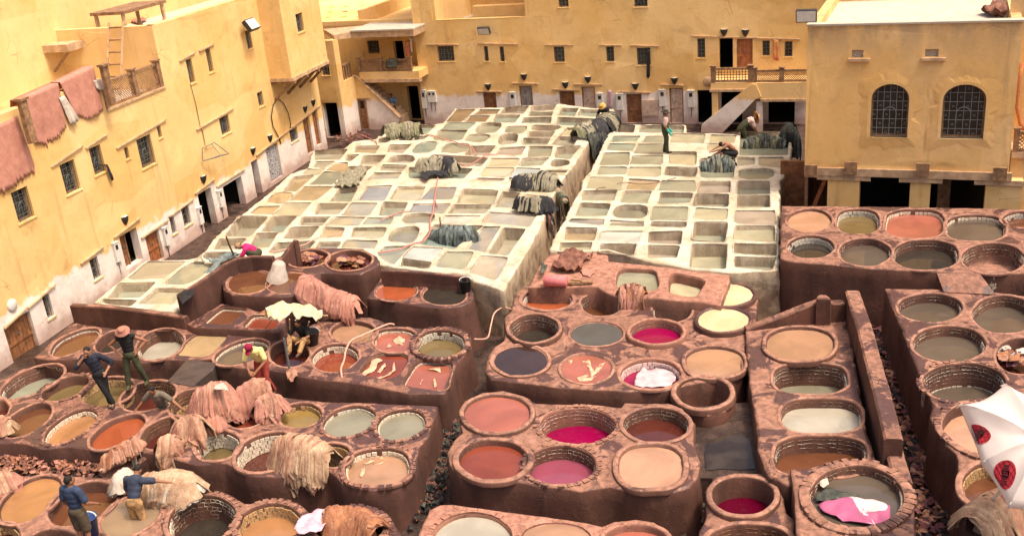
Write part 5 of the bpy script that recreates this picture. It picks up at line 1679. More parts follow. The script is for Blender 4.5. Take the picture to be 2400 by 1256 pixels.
    for q in range(9):
        c, t = at(tot * q / 8)
        core.append(c + Vector((0, 0, h * .12)))
        e.append(max(.05, min(r, h) * .68 * math.sin(math.pi * (.1 + .8 * q / 8)) ** .6))
    MB().tube(core, e, 10).build('packed_core', HM[mats[0]], root, smooth=True)
    return root

def crumple(name, pts, z, mat, label=None, cat=None, amp=.05, fr=3.0, grid=.07, parent=None, seed=0, group=None, base=None, slope=None, th=.012):
    """crumpled sheet lying at height z over a pixel outline"""
    lp = densify([P(x, y, z) for x, y in pts], grid * 1.6)
    cv = [(p.x + .02 * nz(p.x * 9, p.y * 9, seed), p.y + .02 * nz(p.y * 9, p.x * 9, seed + 5)) for p in lp]
    f0 = list(range(len(cv)))
    if sum(cv[i - 1][0] * cv[i][1] - cv[i][0] * cv[i - 1][1] for i in f0) < 0: f0.reverse()
    xs = [c[0] for c in cv]; ys = [c[1] for c in cv]
    x = min(xs)
    while x < max(xs):
        y = min(ys)
        while y < max(ys): cv.append((x + random.uniform(-.2, .2) * grid, y + random.uniform(-.2, .2) * grid)); y += grid
        x += grid
    r = geometry.delaunay_2d_cdt([Vector(c) for c in cv], [], [f0], 0, 1e-6, True)
    V = []
    cx, cy = sum(xs) / len(xs), sum(ys) / len(ys)
    for v in r[0]:
        k = abs(nz(v.x * fr, v.y * fr, seed)) + .5 * abs(nz(v.x * fr * 2.3, v.y * fr * 2.3, seed + 3))
        dz = (slope(v.x, v.y) if slope else 0)
        V.append((v.x, v.y, z + amp * (1.2 - 2.2 * k) + dz))
    F = [tuple(f) for f, o in zip(r[2], r[5]) if 0 in o]
    used = sorted({i for f in F for i in f}); mp = {o: i for i, o in enumerate(used)}
    o = mk(name, [V[i] for i in used], [tuple(mp[i] for i in f) for f in F], mat, parent, smooth=True)
    m_ = o.modifiers.new('thickness', 'SOLIDIFY'); m_.thickness = th; m_.offset = 1
    return tag(o, label, cat, group)

def hose(name, label, pts, r, mat, sag=0.0, cat='hose'):
    """tube through px points (x, y, z), smoothed"""
    q = [P(*p) for p in pts]
    out = []
    for i in range(len(q) - 1):
        p0, p1, p2, p3 = q[max(i - 1, 0)], q[i], q[i + 1], q[min(i + 2, len(q) - 1)]
        for k in range(5):
            t = k / 5
            out.append(.5 * ((2 * p1) + (p2 - p0) * t + (2 * p0 - 5 * p1 + 4 * p2 - p3) * t * t + (3 * p1 - p0 - 3 * p2 + p3) * t ** 3))
    out.append(q[-1])
    return tag(MB().tube(out, r * .78, 6).build(name, mat, smooth=True), label, cat)

def T(tg, lst, z): return [(*px(tg, a, b), z) for a, b in lst]
M_HOSE = simple('pink rubber hose', (.50, .20, .17), .6, .2, 12, .05)
M_HOSE2 = simple('pale rubber hose', (.66, .36, .27), .5, .2, 12, .05)
M_HOSED = simple('dark rubber hose', (.20, .11, .08), .5, .2, 12, .05)
Z1 = 1.56
hose('hose', 'pink hose winding across the far rows of the left lime pits', T('A', [(800, 575), (900, 590), (1060, 645), (1230, 680), (1330, 725), (1480, 755), (1545, 830), (1575, 890)], Z1), .032, M_HOSE)
hose('hose', 'pink hose looping past the sage green hides on the left lime pits', T('D', [(800, 155), (920, 170), (1050, 180), (1180, 120), (1330, 25), (1500, 15)], Z1), .03, M_HOSE)
hose('hose', 'long pink hose running down the middle of the left lime pits', T('F', [(1740, -60), (1720, 60), (1700, 240), (1655, 400), (1650, 560), (1560, 690), (1390, 740), (1190, 820), (1000, 860), (835, 885)], Z1), .034, M_HOSE)
hose('hose', 'short pink hose hanging beside the long one near the black hides', T('D', [(580, 360), (560, 470), (540, 600), (530, 720), (570, 820)], Z1), .028, M_HOSE)
hose('hose', 'red brown hose lying over two pits left of the teal skins', T('F', [(880, 375), (1000, 325), (1130, 270), (1250, 242), (1335, 240)], Z1), .03, M_HOSE)
hose('hose', 'pale hose along the front pits above the raised red corner', T('E', [(1270, 1000), (1380, 990), (1810, 895), (2000, 790), (2250, 745), (2400, 700)], Z1), .026, M_HOSE2)
hose('hose', 'thin brown hose crossing the pits below the sitting man', T('I', [(240, 1250), (320, 1190), (440, 1175)], Z1) , .022, M_HOSED)
hose('hose', 'long thin brown hose lying across the middle of the right lime pits', T('I', [(640, 1115), (780, 1090), (1000, 1120), (1250, 1110), (1480, 1060), (1660, 1005)], Z1), .02, M_HOSED)
hose('hose', 'pale pink hose hanging down the front of the long brown block', T('P', [(985, 195), (900, 195), (640, 310), (500, 375), (440, 480), (420, 590), (385, 690)], 1.2) + [(*px('P', 392, 790), 1.12), (*px('P', 415, 900), .75), (*px('P', 440, 1050), .3)], .036, M_HOSE2)
hose('hose', 'pale hose crossing the gutter beside the salmon ledge', [(*px('r6', 1530, 1180), 1.0), (*px('r6', 1620, 1172), .8), (*px('r6', 1645, 1090), .8), (*px('r6', 1670, 1000), .9), (*px('r6', 1730, 960), .9), (*px('r6', 1795, 972), .9)], .03, M_HOSE2)
hose('hose', 'pink hose end at the corner of the left lime pits', [(828, 310, .2), (845, 316, .6), (868, 326, 1.5), (880, 332, 1.55), (884, 338, 1.55)], .03, M_HOSE)

# ---- heaps of hides and skins
def sp3(tg, pts, z): return [P(*px(tg, a, b), z if not isinstance(z, (list, tuple)) else z[i]) for i, (a, b) in enumerate(pts)]
hide_pile('hide_pile', 'striped olive skins heaped on the far left corner of the lime pits', 'hide pile', sp3('A', [(190, 640), (430, 600), (690, 590)], 1.5), .34, 40, .16, ['olive', 'olive', 'sage'], (.05, .2), h=.55, seed=2, fold=.02)
hide_pile('hide_pile', 'sage and black hides thrown over a pit wall in the left terrace', 'hide pile', sp3('D', [(340, 300), (600, 290), (800, 290)], 1.5), .34, 20, .4, ['sage', 'sage', 'sage', 'black'], (.05, .35), h=.5, seed=3, fold=.03)
tag(crumple('hide', T('D', [(300, 260), (440, 140), (470, 110), (360, 210), (420, 320), (520, 240), (720, 290), (730, 355), (480, 350), (400, 430), (320, 380)], 0) and [px('D', a, b) for a, b in ((300, 260), (440, 180), (470, 230), (560, 245), (720, 300), (730, 355), (480, 355), (400, 430), (310, 380))], 1.62, HM['black'], amp=.08, seed=4), 'glossy black hide at the foot of the sage hides in the left terrace', 'hide')
hide_pile('hide_pile', 'sage and black hides piled on the gutter wall, the farther of two heaps', 'hide pile', sp3('D', [(1830, 560), (2080, 540), (2380, 560)], [1.5, 1.5, 1.45]), .30, 22, .36, ['sage', 'sage', 'black', 'sage'], (.05, .4), h=.5, seed=5, fold=.03)
hide_pile('hide_pile', 'crisp black hide heap on the gutter wall, the nearer of two heaps', 'hide pile', sp3('D', [(1840, 900), (2100, 900), (2330, 930)], [1.5, 1.55, 1.45]), .20, 15, .36, ['black', 'black', 'black', 'sage'], (.02, .2), h=.42, seed=6, fold=.03)
hide_pile('hide_pile', 'limp grey and tan skins falling into the gutter', 'hide pile', sp3('K', [(440, 160), (520, 260), (600, 400)], [1.5, 1.35, 1.2]), .16, 22, .12, ['sage', 'cream', 'dark', 'olive'], (.4, .9), seed=7, fold=.015)
hide_pile('hide_pile', 'black and grey skins trailing from the gutter wall below the crisp black heap', 'hide pile', sp3('K', [(300, 560), (360, 650), (400, 760)], [1.5, 1.3, 1.05]), .15, 18, .12, ['black', 'dark', 'sage', 'brown'], (.3, .8), seed=8, fold=.015)
hide_pile('hide_pile', 'black and olive hides slung over the far end of the gutter wall', 'hide pile', sp3('B', [(1350, 620), (1500, 560), (1640, 540), (1800, 400)], [1.5, 1.55, 1.55, 1.5]), .45, 22, .4, ['sage', 'black', 'black', 'olive'], (.2, .8), h=.5, seed=9, fold=.03)
hide_pile('hide_pile', 'black wet hides hanging from the far gutter wall into the channel', 'hide pile', sp3('B', [(1480, 660), (1570, 640), (1680, 620)], 1.48), .2, 14, .25, ['black', 'black', 'dark'], (.7, 1.4), h=.2, seed=10, fold=.03)
hide_pile('skin_pile', 'blue grey fringe of skins arched over two pits in the left terrace', 'skin pile', sp3('F', [(1680, 640), (1900, 640), (2150, 640), (2330, 600), (2380, 640)], [1.35, 1.5, 1.6, 1.62, 1.5]), .26, 90, .07, ['teal', 'teal', 'teal', 'dark'], (.08, .3), h=.36, seed=11, fold=.01, nu=10, nv=2)
hide_pile('skin_pile', 'blue grey skins draped over a pit wall under the sitting man', 'skin pile', sp3('J', [(320, 860), (600, 850), (900, 860)], 1.42), .33, 80, .08, ['teal', 'teal', 'sage', 'dark'], (.25, .5), h=.45, seed=12, fold=.01, nu=10, nv=2)
hide_pile('skin_pile', 'dark green skins hung along the far right pit', 'skin pile', sp3('J', [(1080, 470), (1400, 440), (1780, 470)], 1.4), .28, 80, .09, ['dark', 'dark', 'teal', 'olive'], (.2, .45), h=.42, seed=13, fold=.012, nu=10, nv=2)
hide_pile('skin_pile', 'dark green skins slung over the outer corner of the right terrace', 'skin pile', sp3('J', [(1740, 330), (1880, 320), (1990, 360)], [1.5, 1.58, 1.45]), .40, 60, .1, ['dark', 'dark', 'black', 'teal'], (.3, .8), h=.55, seed=14, fold=.012, nu=10, nv=2)
crumple('rag_heap', [px('C', a, b) for a, b in ((1080, 780), (1230, 640), (1330, 560), (1500, 490), (1610, 520), (1560, 600), (1500, 700), (1440, 780), (1250, 800))], 1.58, HM['sage'], 'scatter of pale rags and scraps on the left terrace', 'rags', amp=.14, fr=6, seed=20)
crumple('rag', [px('H', a, b) for a, b in ((1740, 330), (1900, 330), (2100, 240), (2330, 240), (2200, 300), (1980, 420), (1950, 500), (1720, 570), (1850, 450), (1880, 400))], 1.6, HM['teal'], 'pale turquoise rags on the small lime terrace beside the curved parapet', 'rags', amp=.10, fr=6, seed=21)
hide_pile('hide_pile', 'stack of pink hides leaning down from the raised red corner', 'hide pile', sp3('Y', [(1380, 720), (1580, 850), (1800, 950), (1990, 1020)], [1.75, 1.5, 1.3, 1.15]), .38, 54, .24, ['pink', 'pink', 'rose'], (.1, .3), h=.5, seed=15, fold=.012)
hide_pile('hide_pile', 'tall mound of pink brown hides beside the deep amber vat', 'hide pile', sp3('S', [(740, 480), (860, 430), (960, 440)], [1.08, 1.25, 1.1]), .38, 40, .26, ['pink', 'pink', 'rose', 'tan'], (.3, .7), h=.75, seed=16, fold=.03)
hide_pile('hide_pile', 'low bundle of pink hides at the foot of the tall mound', 'hide pile', sp3('S', [(690, 590), (780, 590), (880, 590)], 1.06), .26, 22, .25, ['pink', 'rose'], (.05, .12), h=.3, seed=17, fold=.025)
crumple('cloth', [px('S', a, b) for a, b in ((800, 160), (860, 110), (920, 105), (975, 160), (990, 200), (930, 180), (850, 175))], 2.02, HM['white'], 'white cloth on top of the tall mound of pink hides', 'cloth', amp=.05, seed=22)
hide_pile('hide_pile', 'tan hides heaped in front of the yellow shirt man', 'hide pile', sp3('S', [(1180, 380), (1330, 330), (1480, 330)], [1.08, 1.12, 1.08]), .25, 30, .2, ['tan', 'tan', 'pink'], (.25, .55), h=.5, seed=18, fold=.025)
hide_pile('hide_pile', 'pink and white hides draped beside the mustard vat', 'hide pile', sp3('S', [(1380, 480), (1500, 440), (1590, 450)], 1.1), .22, 26, .2, ['pink', 'cream', 'rose', 'pink'], (.2, .5), h=.4, seed=19, fold=.025)
hide_pile('hide_pile', 'cream topped fringe of hides over the olive vat rim', 'hide pile', sp3('S', [(460, 740), (550, 710), (640, 720)], 1.1), .27, 40, .16, ['tan', 'tan', 'cream', 'brown'], (.35, .7), h=.45, seed=23, fold=.02)
hide_pile('hide_pile', 'tan hides trailing down the block front below the man in the vat', 'hide pile', sp3('S', [(230, 900), (290, 880), (350, 880)], 1.08), .17, 24, .16, ['tan', 'tan', 'orange', 'cream'], (.4, 1.0), h=.3, seed=24, fold=.03)
hide_pile('hide_pile', 'huge cream heap of folded hides at the lower centre', 'hide pile', sp3('X', [(190, 500), (330, 480), (480, 500), (600, 560)], [.80, .9, .9, .78]), .40, 54, .26, ['cream', 'cream', 'cream', 'tan'], (.25, .55), h=.75, seed=25, fold=.035)
hide_pile('hide_pile', 'wide cream hides spread beside the man leaning over the sludge vat', 'hide pile', sp3('V', [(140, 600), (300, 580), (480, 610), (600, 650)], [.9, .92, .9, .86]), .36, 18, .45, ['cream', 'cream', 'white'], (.1, .25), h=.42, seed=26, fold=.03)
hide_pile('hide_pile', 'cream hides behind the head of the man leaning over the sludge vat', 'hide pile', sp3('T', [(1640, 640), (1700, 580), (1760, 540)], .9), .17, 12, .35, ['cream', 'white', 'cream'], (.1, .4), h=.3, seed=27, fold=.03)
hide_pile('hide_pile', 'tan hides lying on the ramp by the shoes', 'hide pile', sp3('Q', [(1290, 960), (1420, 860), (1600, 750)], [.75, .95, 1.08]), .17, 20, .25, ['tan', 'tan', 'orange'], (.05, .25), h=.2, seed=28, fold=.03)
hide_pile('hide_pile', 'grey white tail of hide hanging over the edge beside the ramp', 'hide pile', sp3('Q', [(1590, 790), (1640, 790)], 1.06), .1, 8, .12, ['white', 'cream', 'sage'], (.5, 1.0), h=.12, seed=29, fold=.02)
crumple('hide', [px('Q', a, b) for a, b in ((1180, 1050), (1240, 930), (1330, 850), (1345, 900), (1310, 970), (1220, 1020))], .78, HM['white'], 'white scrap of hide on the ramp by the shoes', 'hide', amp=.05, seed=30)
hide_pile('hide_pile', 'orange brown hides heaped in the vat with the pink cloth', 'hide pile', sp3('X', [(700, 1210), (850, 1200), (1050, 1230), (1150, 1290)], .72), .32, 30, .32, ['orange', 'orange', 'tan'], (.05, .2), h=.42, seed=31, fold=.025)
M_PKC = hide_mat('pale pink cloth', (.80, .50, .56), (.66, .34, .42))
crumple('pink_cloth', [px('X', a, b) for a, b in ((240, 1190), (330, 1080), (520, 1000), (720, 985), (700, 1040), (620, 1110), (570, 1256), (300, 1270))], 1.04, M_PKC, 'pale pink cloth beside the orange brown hides at the lower edge', 'cloth', amp=.12, fr=2.5, seed=32)
crumple('brown_hides', [px('M', a, b) for a, b in ((700, 440), (830, 270), (1000, 180), (1090, 220), (1330, 260), (1180, 340), (1160, 440), (1050, 470), (880, 480))], 1.52, HM['brown'], 'crumpled brown hides on the salmon ledge by the gutter', 'hides', amp=.16, fr=4, seed=33)
crumple('brown_hides', [px('M', a, b) for a, b in ((1130, 470), (1230, 440), (1340, 500), (1280, 560), (1180, 540))], 1.46, HM['rose'], 'flat torn hide scrap on the salmon ledge', 'hide', amp=.04, fr=6, seed=34)
hide_pile('hide_bundle', 'round bundle of russet hides between the tiled vats below the ledge', 'hide bundle', sp3('M', [(1700, 960), (1900, 930), (2080, 950)], 1.2), .36, 70, .12, ['tan', 'pink', 'orange', 'brown'], (.2, .5), h=.55, seed=35, fold=.015, nu=10, nv=3)
hide_pile('hide_pile', 'pale hides slumped at the left edge behind the amber oval vat', 'hide pile', sp3('Q', [(-60, 560), (40, 540), (110, 560)], 1.05), .22, 12, .3, ['cream', 'tan', 'cream'], (.02, .1), h=.25, seed=36, fold=.03)
hide_pile('hide_pile', 'pink hides lying at the left edge beside the large amber vat', 'hide pile', sp3('T', [(-80, 640), (20, 590), (90, 560)], .85), .3, 14, .35, ['pink', 'cream', 'pink'], (.02, .1), h=.25, seed=37, fold=.03)
# hides in the vats
for i, (c, A, B, lab) in enumerate((((722, 608), 40, 14, 'orange and plum hide scraps soaking in the left scrap vat'), ((820, 613), 44, 16, 'orange and plum hide scraps soaking in the right scrap vat'))):
    root = empty('hide_scraps', P(*c, 1.65), lab, 'hide scraps')
    for k in range(16):
        a = random.uniform(0, 6.28); q = math.sqrt(random.random())
        x, y = c[0] + A * q * math.cos(a) * .8, c[1] + B * q * math.sin(a) * .8
        s = random.uniform(8, 15)
        crumple('scrap', [(x + s * random.uniform(.6, 1.1) * math.cos(b), y + s * .5 * random.uniform(.6, 1.1) * math.sin(b)) for b in (0, .9, 1.8, 2.7, 3.6, 4.5, 5.4)], 1.66 + .01 * k, HM[('orange', 'orange', 'plum', 'tan', 'plum', 'brown')[k % 6]], amp=.06, fr=6, parent=root, seed=k + 50 * i, grid=.06)
root = empty('hide_scraps', P(2385, 840, 1.3), 'brown and white hides stuffed into the vat at the right edge', 'hide scraps')
for k in range(14):
    x, y, s = 2372 + random.uniform(-22, 30), 836 + random.uniform(-18, 20), random.uniform(12, 20)
    crumple('scrap', [(x + s * random.uniform(.6, 1.1) * math.cos(b), y + s * .6 * random.uniform(.6, 1.1) * math.sin(b)) for b in (0, .9, 1.8, 2.7, 3.6, 4.5, 5.4)], 1.36 + .012 * k, HM[('orange', 'white', 'brown', 'tan', 'white', 'plum')[k % 6]], amp=.08, fr=6, parent=root, seed=k + 150, grid=.06)
M_SHEET = simple('white plastic sheet', (.60, .44, .46), .35, .25, 4, .3)
crumple('white_sheet', [px('b3', a, b) for a, b in ((790, 290), (800, 230), (850, 175), (960, 185), (1050, 210), (1060, 250), (1020, 300), (900, 306))], .93, M_SHEET, 'white sheet floating in the crimson vat', 'sheet', amp=.05, fr=3, seed=40, grid=.06)
# torn printed plastic in the round vat
def make_print():
    t = NT('printed pink plastic')
    x, y, z = t.xyz(t.P())
    bl = t.n('ShaderNodeTexVoronoi', i_Vector=t.P(), i_Scale=1.6, distance='CHEBYCHEV').outputs['Color']
    k = t.ramp(t.xyz(bl)[0], .5, .52)
    c = t.mix(k, (.40, .10, .20), (.66, .54, .52))
    ln = t.noise(3.0, 4, .6, dist=1.5)
    c = t.mix(t.mul(t.ramp(ln, .55, .6), .6), c, (.30, .10, .16))
    t.bump(t.noise(9, 4), .3, .02)
    return t.out(c, .3, .5)
M_PRINT = make_print()
crumple('torn_plastic', [px('b4', a, b) for a, b in ((320, 1060), (380, 1040), (500, 1015), (620, 1020), (740, 1045), (790, 1080), (785, 1180), (640, 1190), (480, 1160), (360, 1110))], 1.30, M_PRINT, 'torn pink and white printed plastic floating in the large round vat', 'plastic', amp=.05, fr=3, seed=41, grid=.07)
crumple('wet_hide', [px('b4', a, b) for a, b in ((300, 1010), (390, 950), (470, 970), (590, 1000), (560, 1020), (420, 1030), (320, 1040))], 1.31, HM['dark'], 'grey wet hide floating beside the torn pink plastic', 'hide', amp=.05, seed=42)
crumple('cream_scrap', [px('b4', a, b) for a, b in ((330, 905), (380, 890), (395, 920), (360, 945), (335, 935))], 1.38, HM['white'], 'small cream scrap on the rim side of the large round vat', 'hide', amp=.04, seed=43)
# bright light glints on the dye, shaped as thin pale sheets
def glint_streaks(lab, tg, z, polys, mat):
    root = empty('glint_sheets', P(*px(tg, *polys[0][0]), z), lab, 'glints')
    for i, pl in enumerate(polys):
        crumple('skin', [px(tg, *p) for p in pl], z - .022, mat, amp=.03, fr=4, parent=root, seed=60 + i, grid=.06, th=.006)  # each sheet is a glint of light given a shape
M_GLINT = simple('pale glint sheet', (.70, .40, .26), .15, .35, 6, .4)
glint_streaks('pale glints laid as sheets in the rust vat of the long brown block', 'P', 1.06, [((600, 770), (700, 690), (740, 600), (830, 580), (860, 610), (800, 640), (780, 700), (720, 740), (650, 790)), ((790, 740), (880, 640), (890, 670), (830, 740)),
       ((750, 820), (870, 780), (960, 730), (970, 650), (990, 630), (1000, 720), (930, 770), (830, 820))], M_GLINT)
glint_streaks('pale glint streaks laid as sheets in the squarish salmon vat of the long brown block', 'P', 1.01, [((1360, 715), (1430, 690), (1510, 690), (1510, 740), (1440, 720)), ((1430, 830), (1450, 790), (1470, 900), (1440, 920)), ((1270, 880), (1305, 820), (1310, 830), (1285, 880))], M_GLINT)
glint_streaks('pale glints laid as sheets in the streaky pink vat of the long brown block', 'P', 1.0, [((970, 380), (1040, 330), (1110, 370), (1080, 430), (1000, 420)), ((880, 450), (930, 420), (960, 450), (900, 470)), ((1120, 290), (1220, 290), (1230, 320), (1150, 310))], M_GLINT)
glint_streaks('pale glint flecks laid as sheets in the tan vat at the block corner', 'X', .87, [((1000, 580), (1010, 490), (1060, 480), (1050, 540), (1020, 590)), ((1040, 440), (1130, 390), (1170, 400), (1090, 440)), ((1225, 380), (1245, 335), (1270, 370)), ((1530, 430), (1560, 420), (1560, 460)), ((1140, 430), (1270, 415), (1270, 425), (1180, 440))], M_GLINT)
glint_streaks('bright pale glints laid as sheets in the pink salmon vat', 'b3', 1.14, [((360, 110), (385, 100), (390, 140), (370, 150)), ((450, 130), (500, 125), (510, 160), (530, 200), (560, 150), (600, 140), (575, 180), (540, 230), (510, 240), (500, 180)), ((420, 240), (480, 215), (530, 230), (520, 255), (430, 262))], M_GLINT)

# ---- hides hanging over the terrace parapet of the left house
def hanging(name, label, W, tl, tr, bl, br, off, mat, fringe=.25, n=28, m_=14, cat='hide', seed=0, wave=.05):
    """sheet hanging on plane W between pixel corners; fringed lower edge"""
    A, B, C_, D_ = [W.sz(*p, off) for p in (tl, tr, bl, br)]
    V = []
    for j in range(m_ + 1):
        v = j / m_
        for i in range(n + 1):
            u = i / n
            s = (A[0] * (1 - u) + B[0] * u) * (1 - v) + (C_[0] * (1 - u) + D_[0] * u) * v
            z = (A[1] * (1 - u) + B[1] * u) * (1 - v) + (C_[1] * (1 - u) + D_[1] * u) * v
            ze = 1 - (2 * u - 1) ** 2
            z -= v * v * fringe * (.6 * ze + .9 * abs(nz(u * 11, seed, 1)) + (.4 if i % 2 else 0) * (v > .85))
            o = off + .03 + wave * v * (math.sin(u * 9 + seed) * .5 + nz(u * 5, v * 3, seed)) + (.04 * v)
            V.append(W.pt(s, z, o))
    back = [W.pt(*((A[0] * (1 - i / n) + B[0] * i / n), (A[1] * (1 - i / n) + B[1] * i / n) - .35), off - .4) for i in range(n + 1)]
    V += [W.pt((A[0] * (1 - i / n) + B[0] * i / n), (A[1] * (1 - i / n) + B[1] * i / n) + .01, off - .32) for i in range(n + 1)] + back
    F = [(j * (n + 1) + i, j * (n + 1) + i + 1, (j + 1) * (n + 1) + i + 1, (j + 1) * (n + 1) + i) for j in range(m_) for i in range(n)]
    k = (m_ + 1) * (n + 1)
    F += [(k + i, k + i + 1, i + 1, i) for i in range(n)] + [(k + n + 1 + i, k + n + 2 + i, k + i + 1, k + i) for i in range(n)]
    o = mk(name, V, F, mat, smooth=True)
    md = o.modifiers.new('thickness', 'SOLIDIFY'); md.thickness = .012
    return tag(o, label, cat)
hanging('hanging_hide', 'rose hide hanging from the terrace, the middle of three', L, (44, 236), (134, 196), (74, 325), (150, 280), .0, HM['rose'], .4, seed=1)
hanging('hanging_hide', 'rose hide hanging from the terrace, the one nearest the ladder', L, (138, 194), (216, 156), (168, 262), (238, 246), .0, HM['rose'], .35, seed=2)
hanging('hanging_hide', 'large rose hide hanging at the left picture edge', L, (-60, 318), (38, 274), (-60, 450), (76, 385), .0, HM['rose'], .35, seed=3)
hanging('hanging_cloth', 'white cloth hanging between two rose hides on the terrace', L, (137, 232), (150, 226), (160, 288), (180, 278), .06, HM['white'], .1, 8, 8, 'cloth', 4)
hanging('hanging_cloth', 'white cloth hanging at the right end of the terrace hides', L, (217, 190), (236, 186), (222, 206), (243, 208), .03, HM['white'], .1, 6, 6, 'cloth', 5)
hp = L.sz(24, 240); hp2 = L.sz(214, 160)
for (x, y), lab in (((26, 238), 'stout wooden post between the two leftmost hanging hides'), ((220, 158), 'short wooden post at the ladder end of the hanging hides')):
    s, z = L.sz(x, y)
    MB2 = MB().wbox(L, s - .14, s + .14, z - 1.3, z + .02, .302, .45).wbox(L, s - .2, s + .2, z + .021, z + .09, .26, .5)
    tag(MB2.build('wooden_post', M_WOOD), lab, 'post')
# cloth and wires on the walls
hanging('hanging_cloth', 'long black cloth hanging from a barred window of the back house', Bk, (1517, 118), (1524, 116), (1516, 178), (1524, 176), .05, HM['black'], .15, 5, 8, 'cloth', 6, .03)
M_MAG = hide_mat('magenta patterned cloth', (.55, .07, .13), (.62, .30, .08))
hanging('hanging_cloth', 'magenta and orange cloth hanging between two windows above the balcony', Bk, px('z6', 993, 155), px('z6', 1042, 160), px('z6', 990, 350), px('z6', 1055, 362), .05, M_MAG, .1, 8, 8, 'cloth', 7, .04)
M_PUR = hide_mat('dusty purple cloth', (.44, .20, .26), (.55, .42, .40))
hanging('hanging_cloth', 'dusty purple cloth hanging beside the white door', Bk, (1425, 212), (1433, 213), (1424, 248), (1436, 249), .05, M_PUR, .1, 6, 8, 'cloth', 8, .03)
hanging('hanging_cloth', 'red cloth hanging under the canopy by the balcony door', Ck, px('z5', 978, 180), px('z5', 1018, 180), px('z5', 985, 315), px('z5', 1020, 320), -.3, M_MAG, .1, 6, 8, 'cloth', 9, .05)
hanging('hanging_cloth', 'white cloth hanging at the canopy corner', Ck, px('z5', 1025, 130), px('z5', 1045, 130), px('z5', 1040, 260), px('z5', 1060, 300), .05, HM['white'], .1, 6, 8, 'cloth', 10, .05)
hanging('hanging_cloth', 'dark green mat hung over the balcony rail', Ck, px('z5', 770, 378), px('z5', 895, 378), px('z5', 770, 455), px('z5', 890, 462), .06, HM['dark'], .03, 10, 6, 'mat', 11, .02)
hanging('hanging_cloth', 'white cloth under the awning of the left terrace', Lback, (215, 80), (226, 78), (228, 135), (238, 130), .9, HM['white'], .1, 6, 8, 'cloth', 12, .06)
M_BLUE = hide_mat('faded blue cloth', (.10, .14, .20), (.06, .08, .12))
hanging('hanging_cloth', 'blue work clothes hanging under the awning of the left terrace', Lback, (178, 112), (205, 106), (184, 150), (203, 146), .5, M_BLUE, .25, 8, 8, 'cloth', 13, .06)
hanging('hanging_cloth', 'black cloth hanging below a barred window of the left house', L, (246, 388), (250, 386), (254, 418), (262, 416), .05, HM['black'], .1, 5, 6, 'cloth', 14, .03)
# black rubber mat over the curved parapet end
crumple('rubber_mat', [(416, 692), (452, 672), (457, 690), (428, 716)], 1.97, HM['black'], 'black rubber mat laid over the end of the curved parapet', 'mat', amp=.03, seed=70, slope=None)

# ---- lamps, meters, floodlights
def wall_lamp(W, x, y, label, off=0.0):
    s, z = W.sz(x, y, off)
    root = empty('wall_lamp', W.pt(s, z - .2, off), label, 'lamp', 'shield shaped wall lamps')
    n, m_ = 10, 6
    V = []
    for j in range(m_ + 1):
        v = j / m_
        hw = .165 * (1 - v ** 2.2) + .012
        for i in range(n + 1):
            a = math.pi * i / n
            V.append(W.pt(s + hw * math.cos(a), z + .17 - .36 * v, off + hw * .85 * math.sin(a)))
    F = [(j * (n + 1) + i, j * (n + 1) + i + 1, (j + 1) * (n + 1) + i + 1, (j + 1) * (n + 1) + i) for j in range(m_) for i in range(n)]
    mk('lamp_shade', V, F, M_LAMP, root, smooth=True)
    mk('lamp_cap', [W.pt(s + .16 * math.cos(math.pi * i / n), z + .162, off + .135 * math.sin(math.pi * i / n)) for i in range(n + 1)], [tuple(range(n + 1))], M_WHITE, root)
    MB().wbox(W, s - .06, s + .06, z - .15, z + .15, off - .005, off + .02).build('back_plate', M_LAMP, root)
for x, y, lb in ((292, 517, 'black shield lamp over the open dark doorway with the brown leaf'), (476, 421, 'black shield lamp over the brown dark doorway left of the wide doorway'), (592, 355, 'black shield lamp left of the patterned curtain, the lower of two'),
                 (632, 325, 'black shield lamp just above the patterned curtain'), (714, 257, 'black shield lamp over the brown plank door by the corner'), (733, 242, 'black shield lamp over the red plank door by the corner')):
    wall_lamp(L, x, y, lb)
for x, y, lb in ((1228, 181, 'black shield lamp over the grey door of the back house'), (1325, 200, 'black shield lamp over the short brown door of the back house'), (1378, 187, 'black shield lamp over the white door of the back house'),
                 (1489, 203, 'black shield lamp over the tall brown door of the back house'), (1581, 190, 'black shield lamp over the tall pale door of the back house'), (1144, 204, 'black shield lamp over the leftmost plank door of the back house'),
                 (1697, 77, 'black shield lamp over the dark upper doorway'), (1747, 78, 'black shield lamp over the red brown upper door')):
    wall_lamp(Bk, x, y, lb)
def meter(W, x, y, label, w=.16, h=.42, off=0.0, glass=True):
    s, z = W.sz(x, y, off)
    root = MB().wbox(W, s - w, s + w, z - h, z + h * .9, off - .01, off + .11).wbox(W, s - w * 1.1, s + w * 1.1, z + h * .9 + .001, z + h, off - .01, off + .13).build('meter_box', M_WHITE)
    tag(root, label, 'meter box', 'white meter boxes on the house walls')
    if glass: MB().wbox(W, s - w * .5, s + w * .5, z + h * .25, z + h * .7, off + .111, off + .12).build('meter_window', M_GLASS, root)
    MB().tube([W.pt(s, z - h, off + .03), W.pt(s, z - h - .5, off + .02)], .015, 4).build('cable', M_LAMP, root)
for x, y, lb in ((1407, 237, 'white meter box right of the white door'), (1453, 238, 'white meter box left of the tall brown door'), (1553, 229, 'white meter box left of the tall pale door'), (1620, 231, 'white meter box right of the tall pale door'),
                 (1203, 234, 'white meter box left of the grey door')): meter(Bk, x, y, lb)
s_, z_ = Bk.sz(1524, 254)
tag(MB().wbox(Bk, s_ - .42, s_ + .42, z_ - .42, z_ + .42, -.01, .06).wbox(Bk, s_ - .36, s_ + .36, z_ - .36, z_ + .36, .061, .075).build('service_hatch', M_DOORP), 'pale square hatch between the two tall doors', 'hatch')
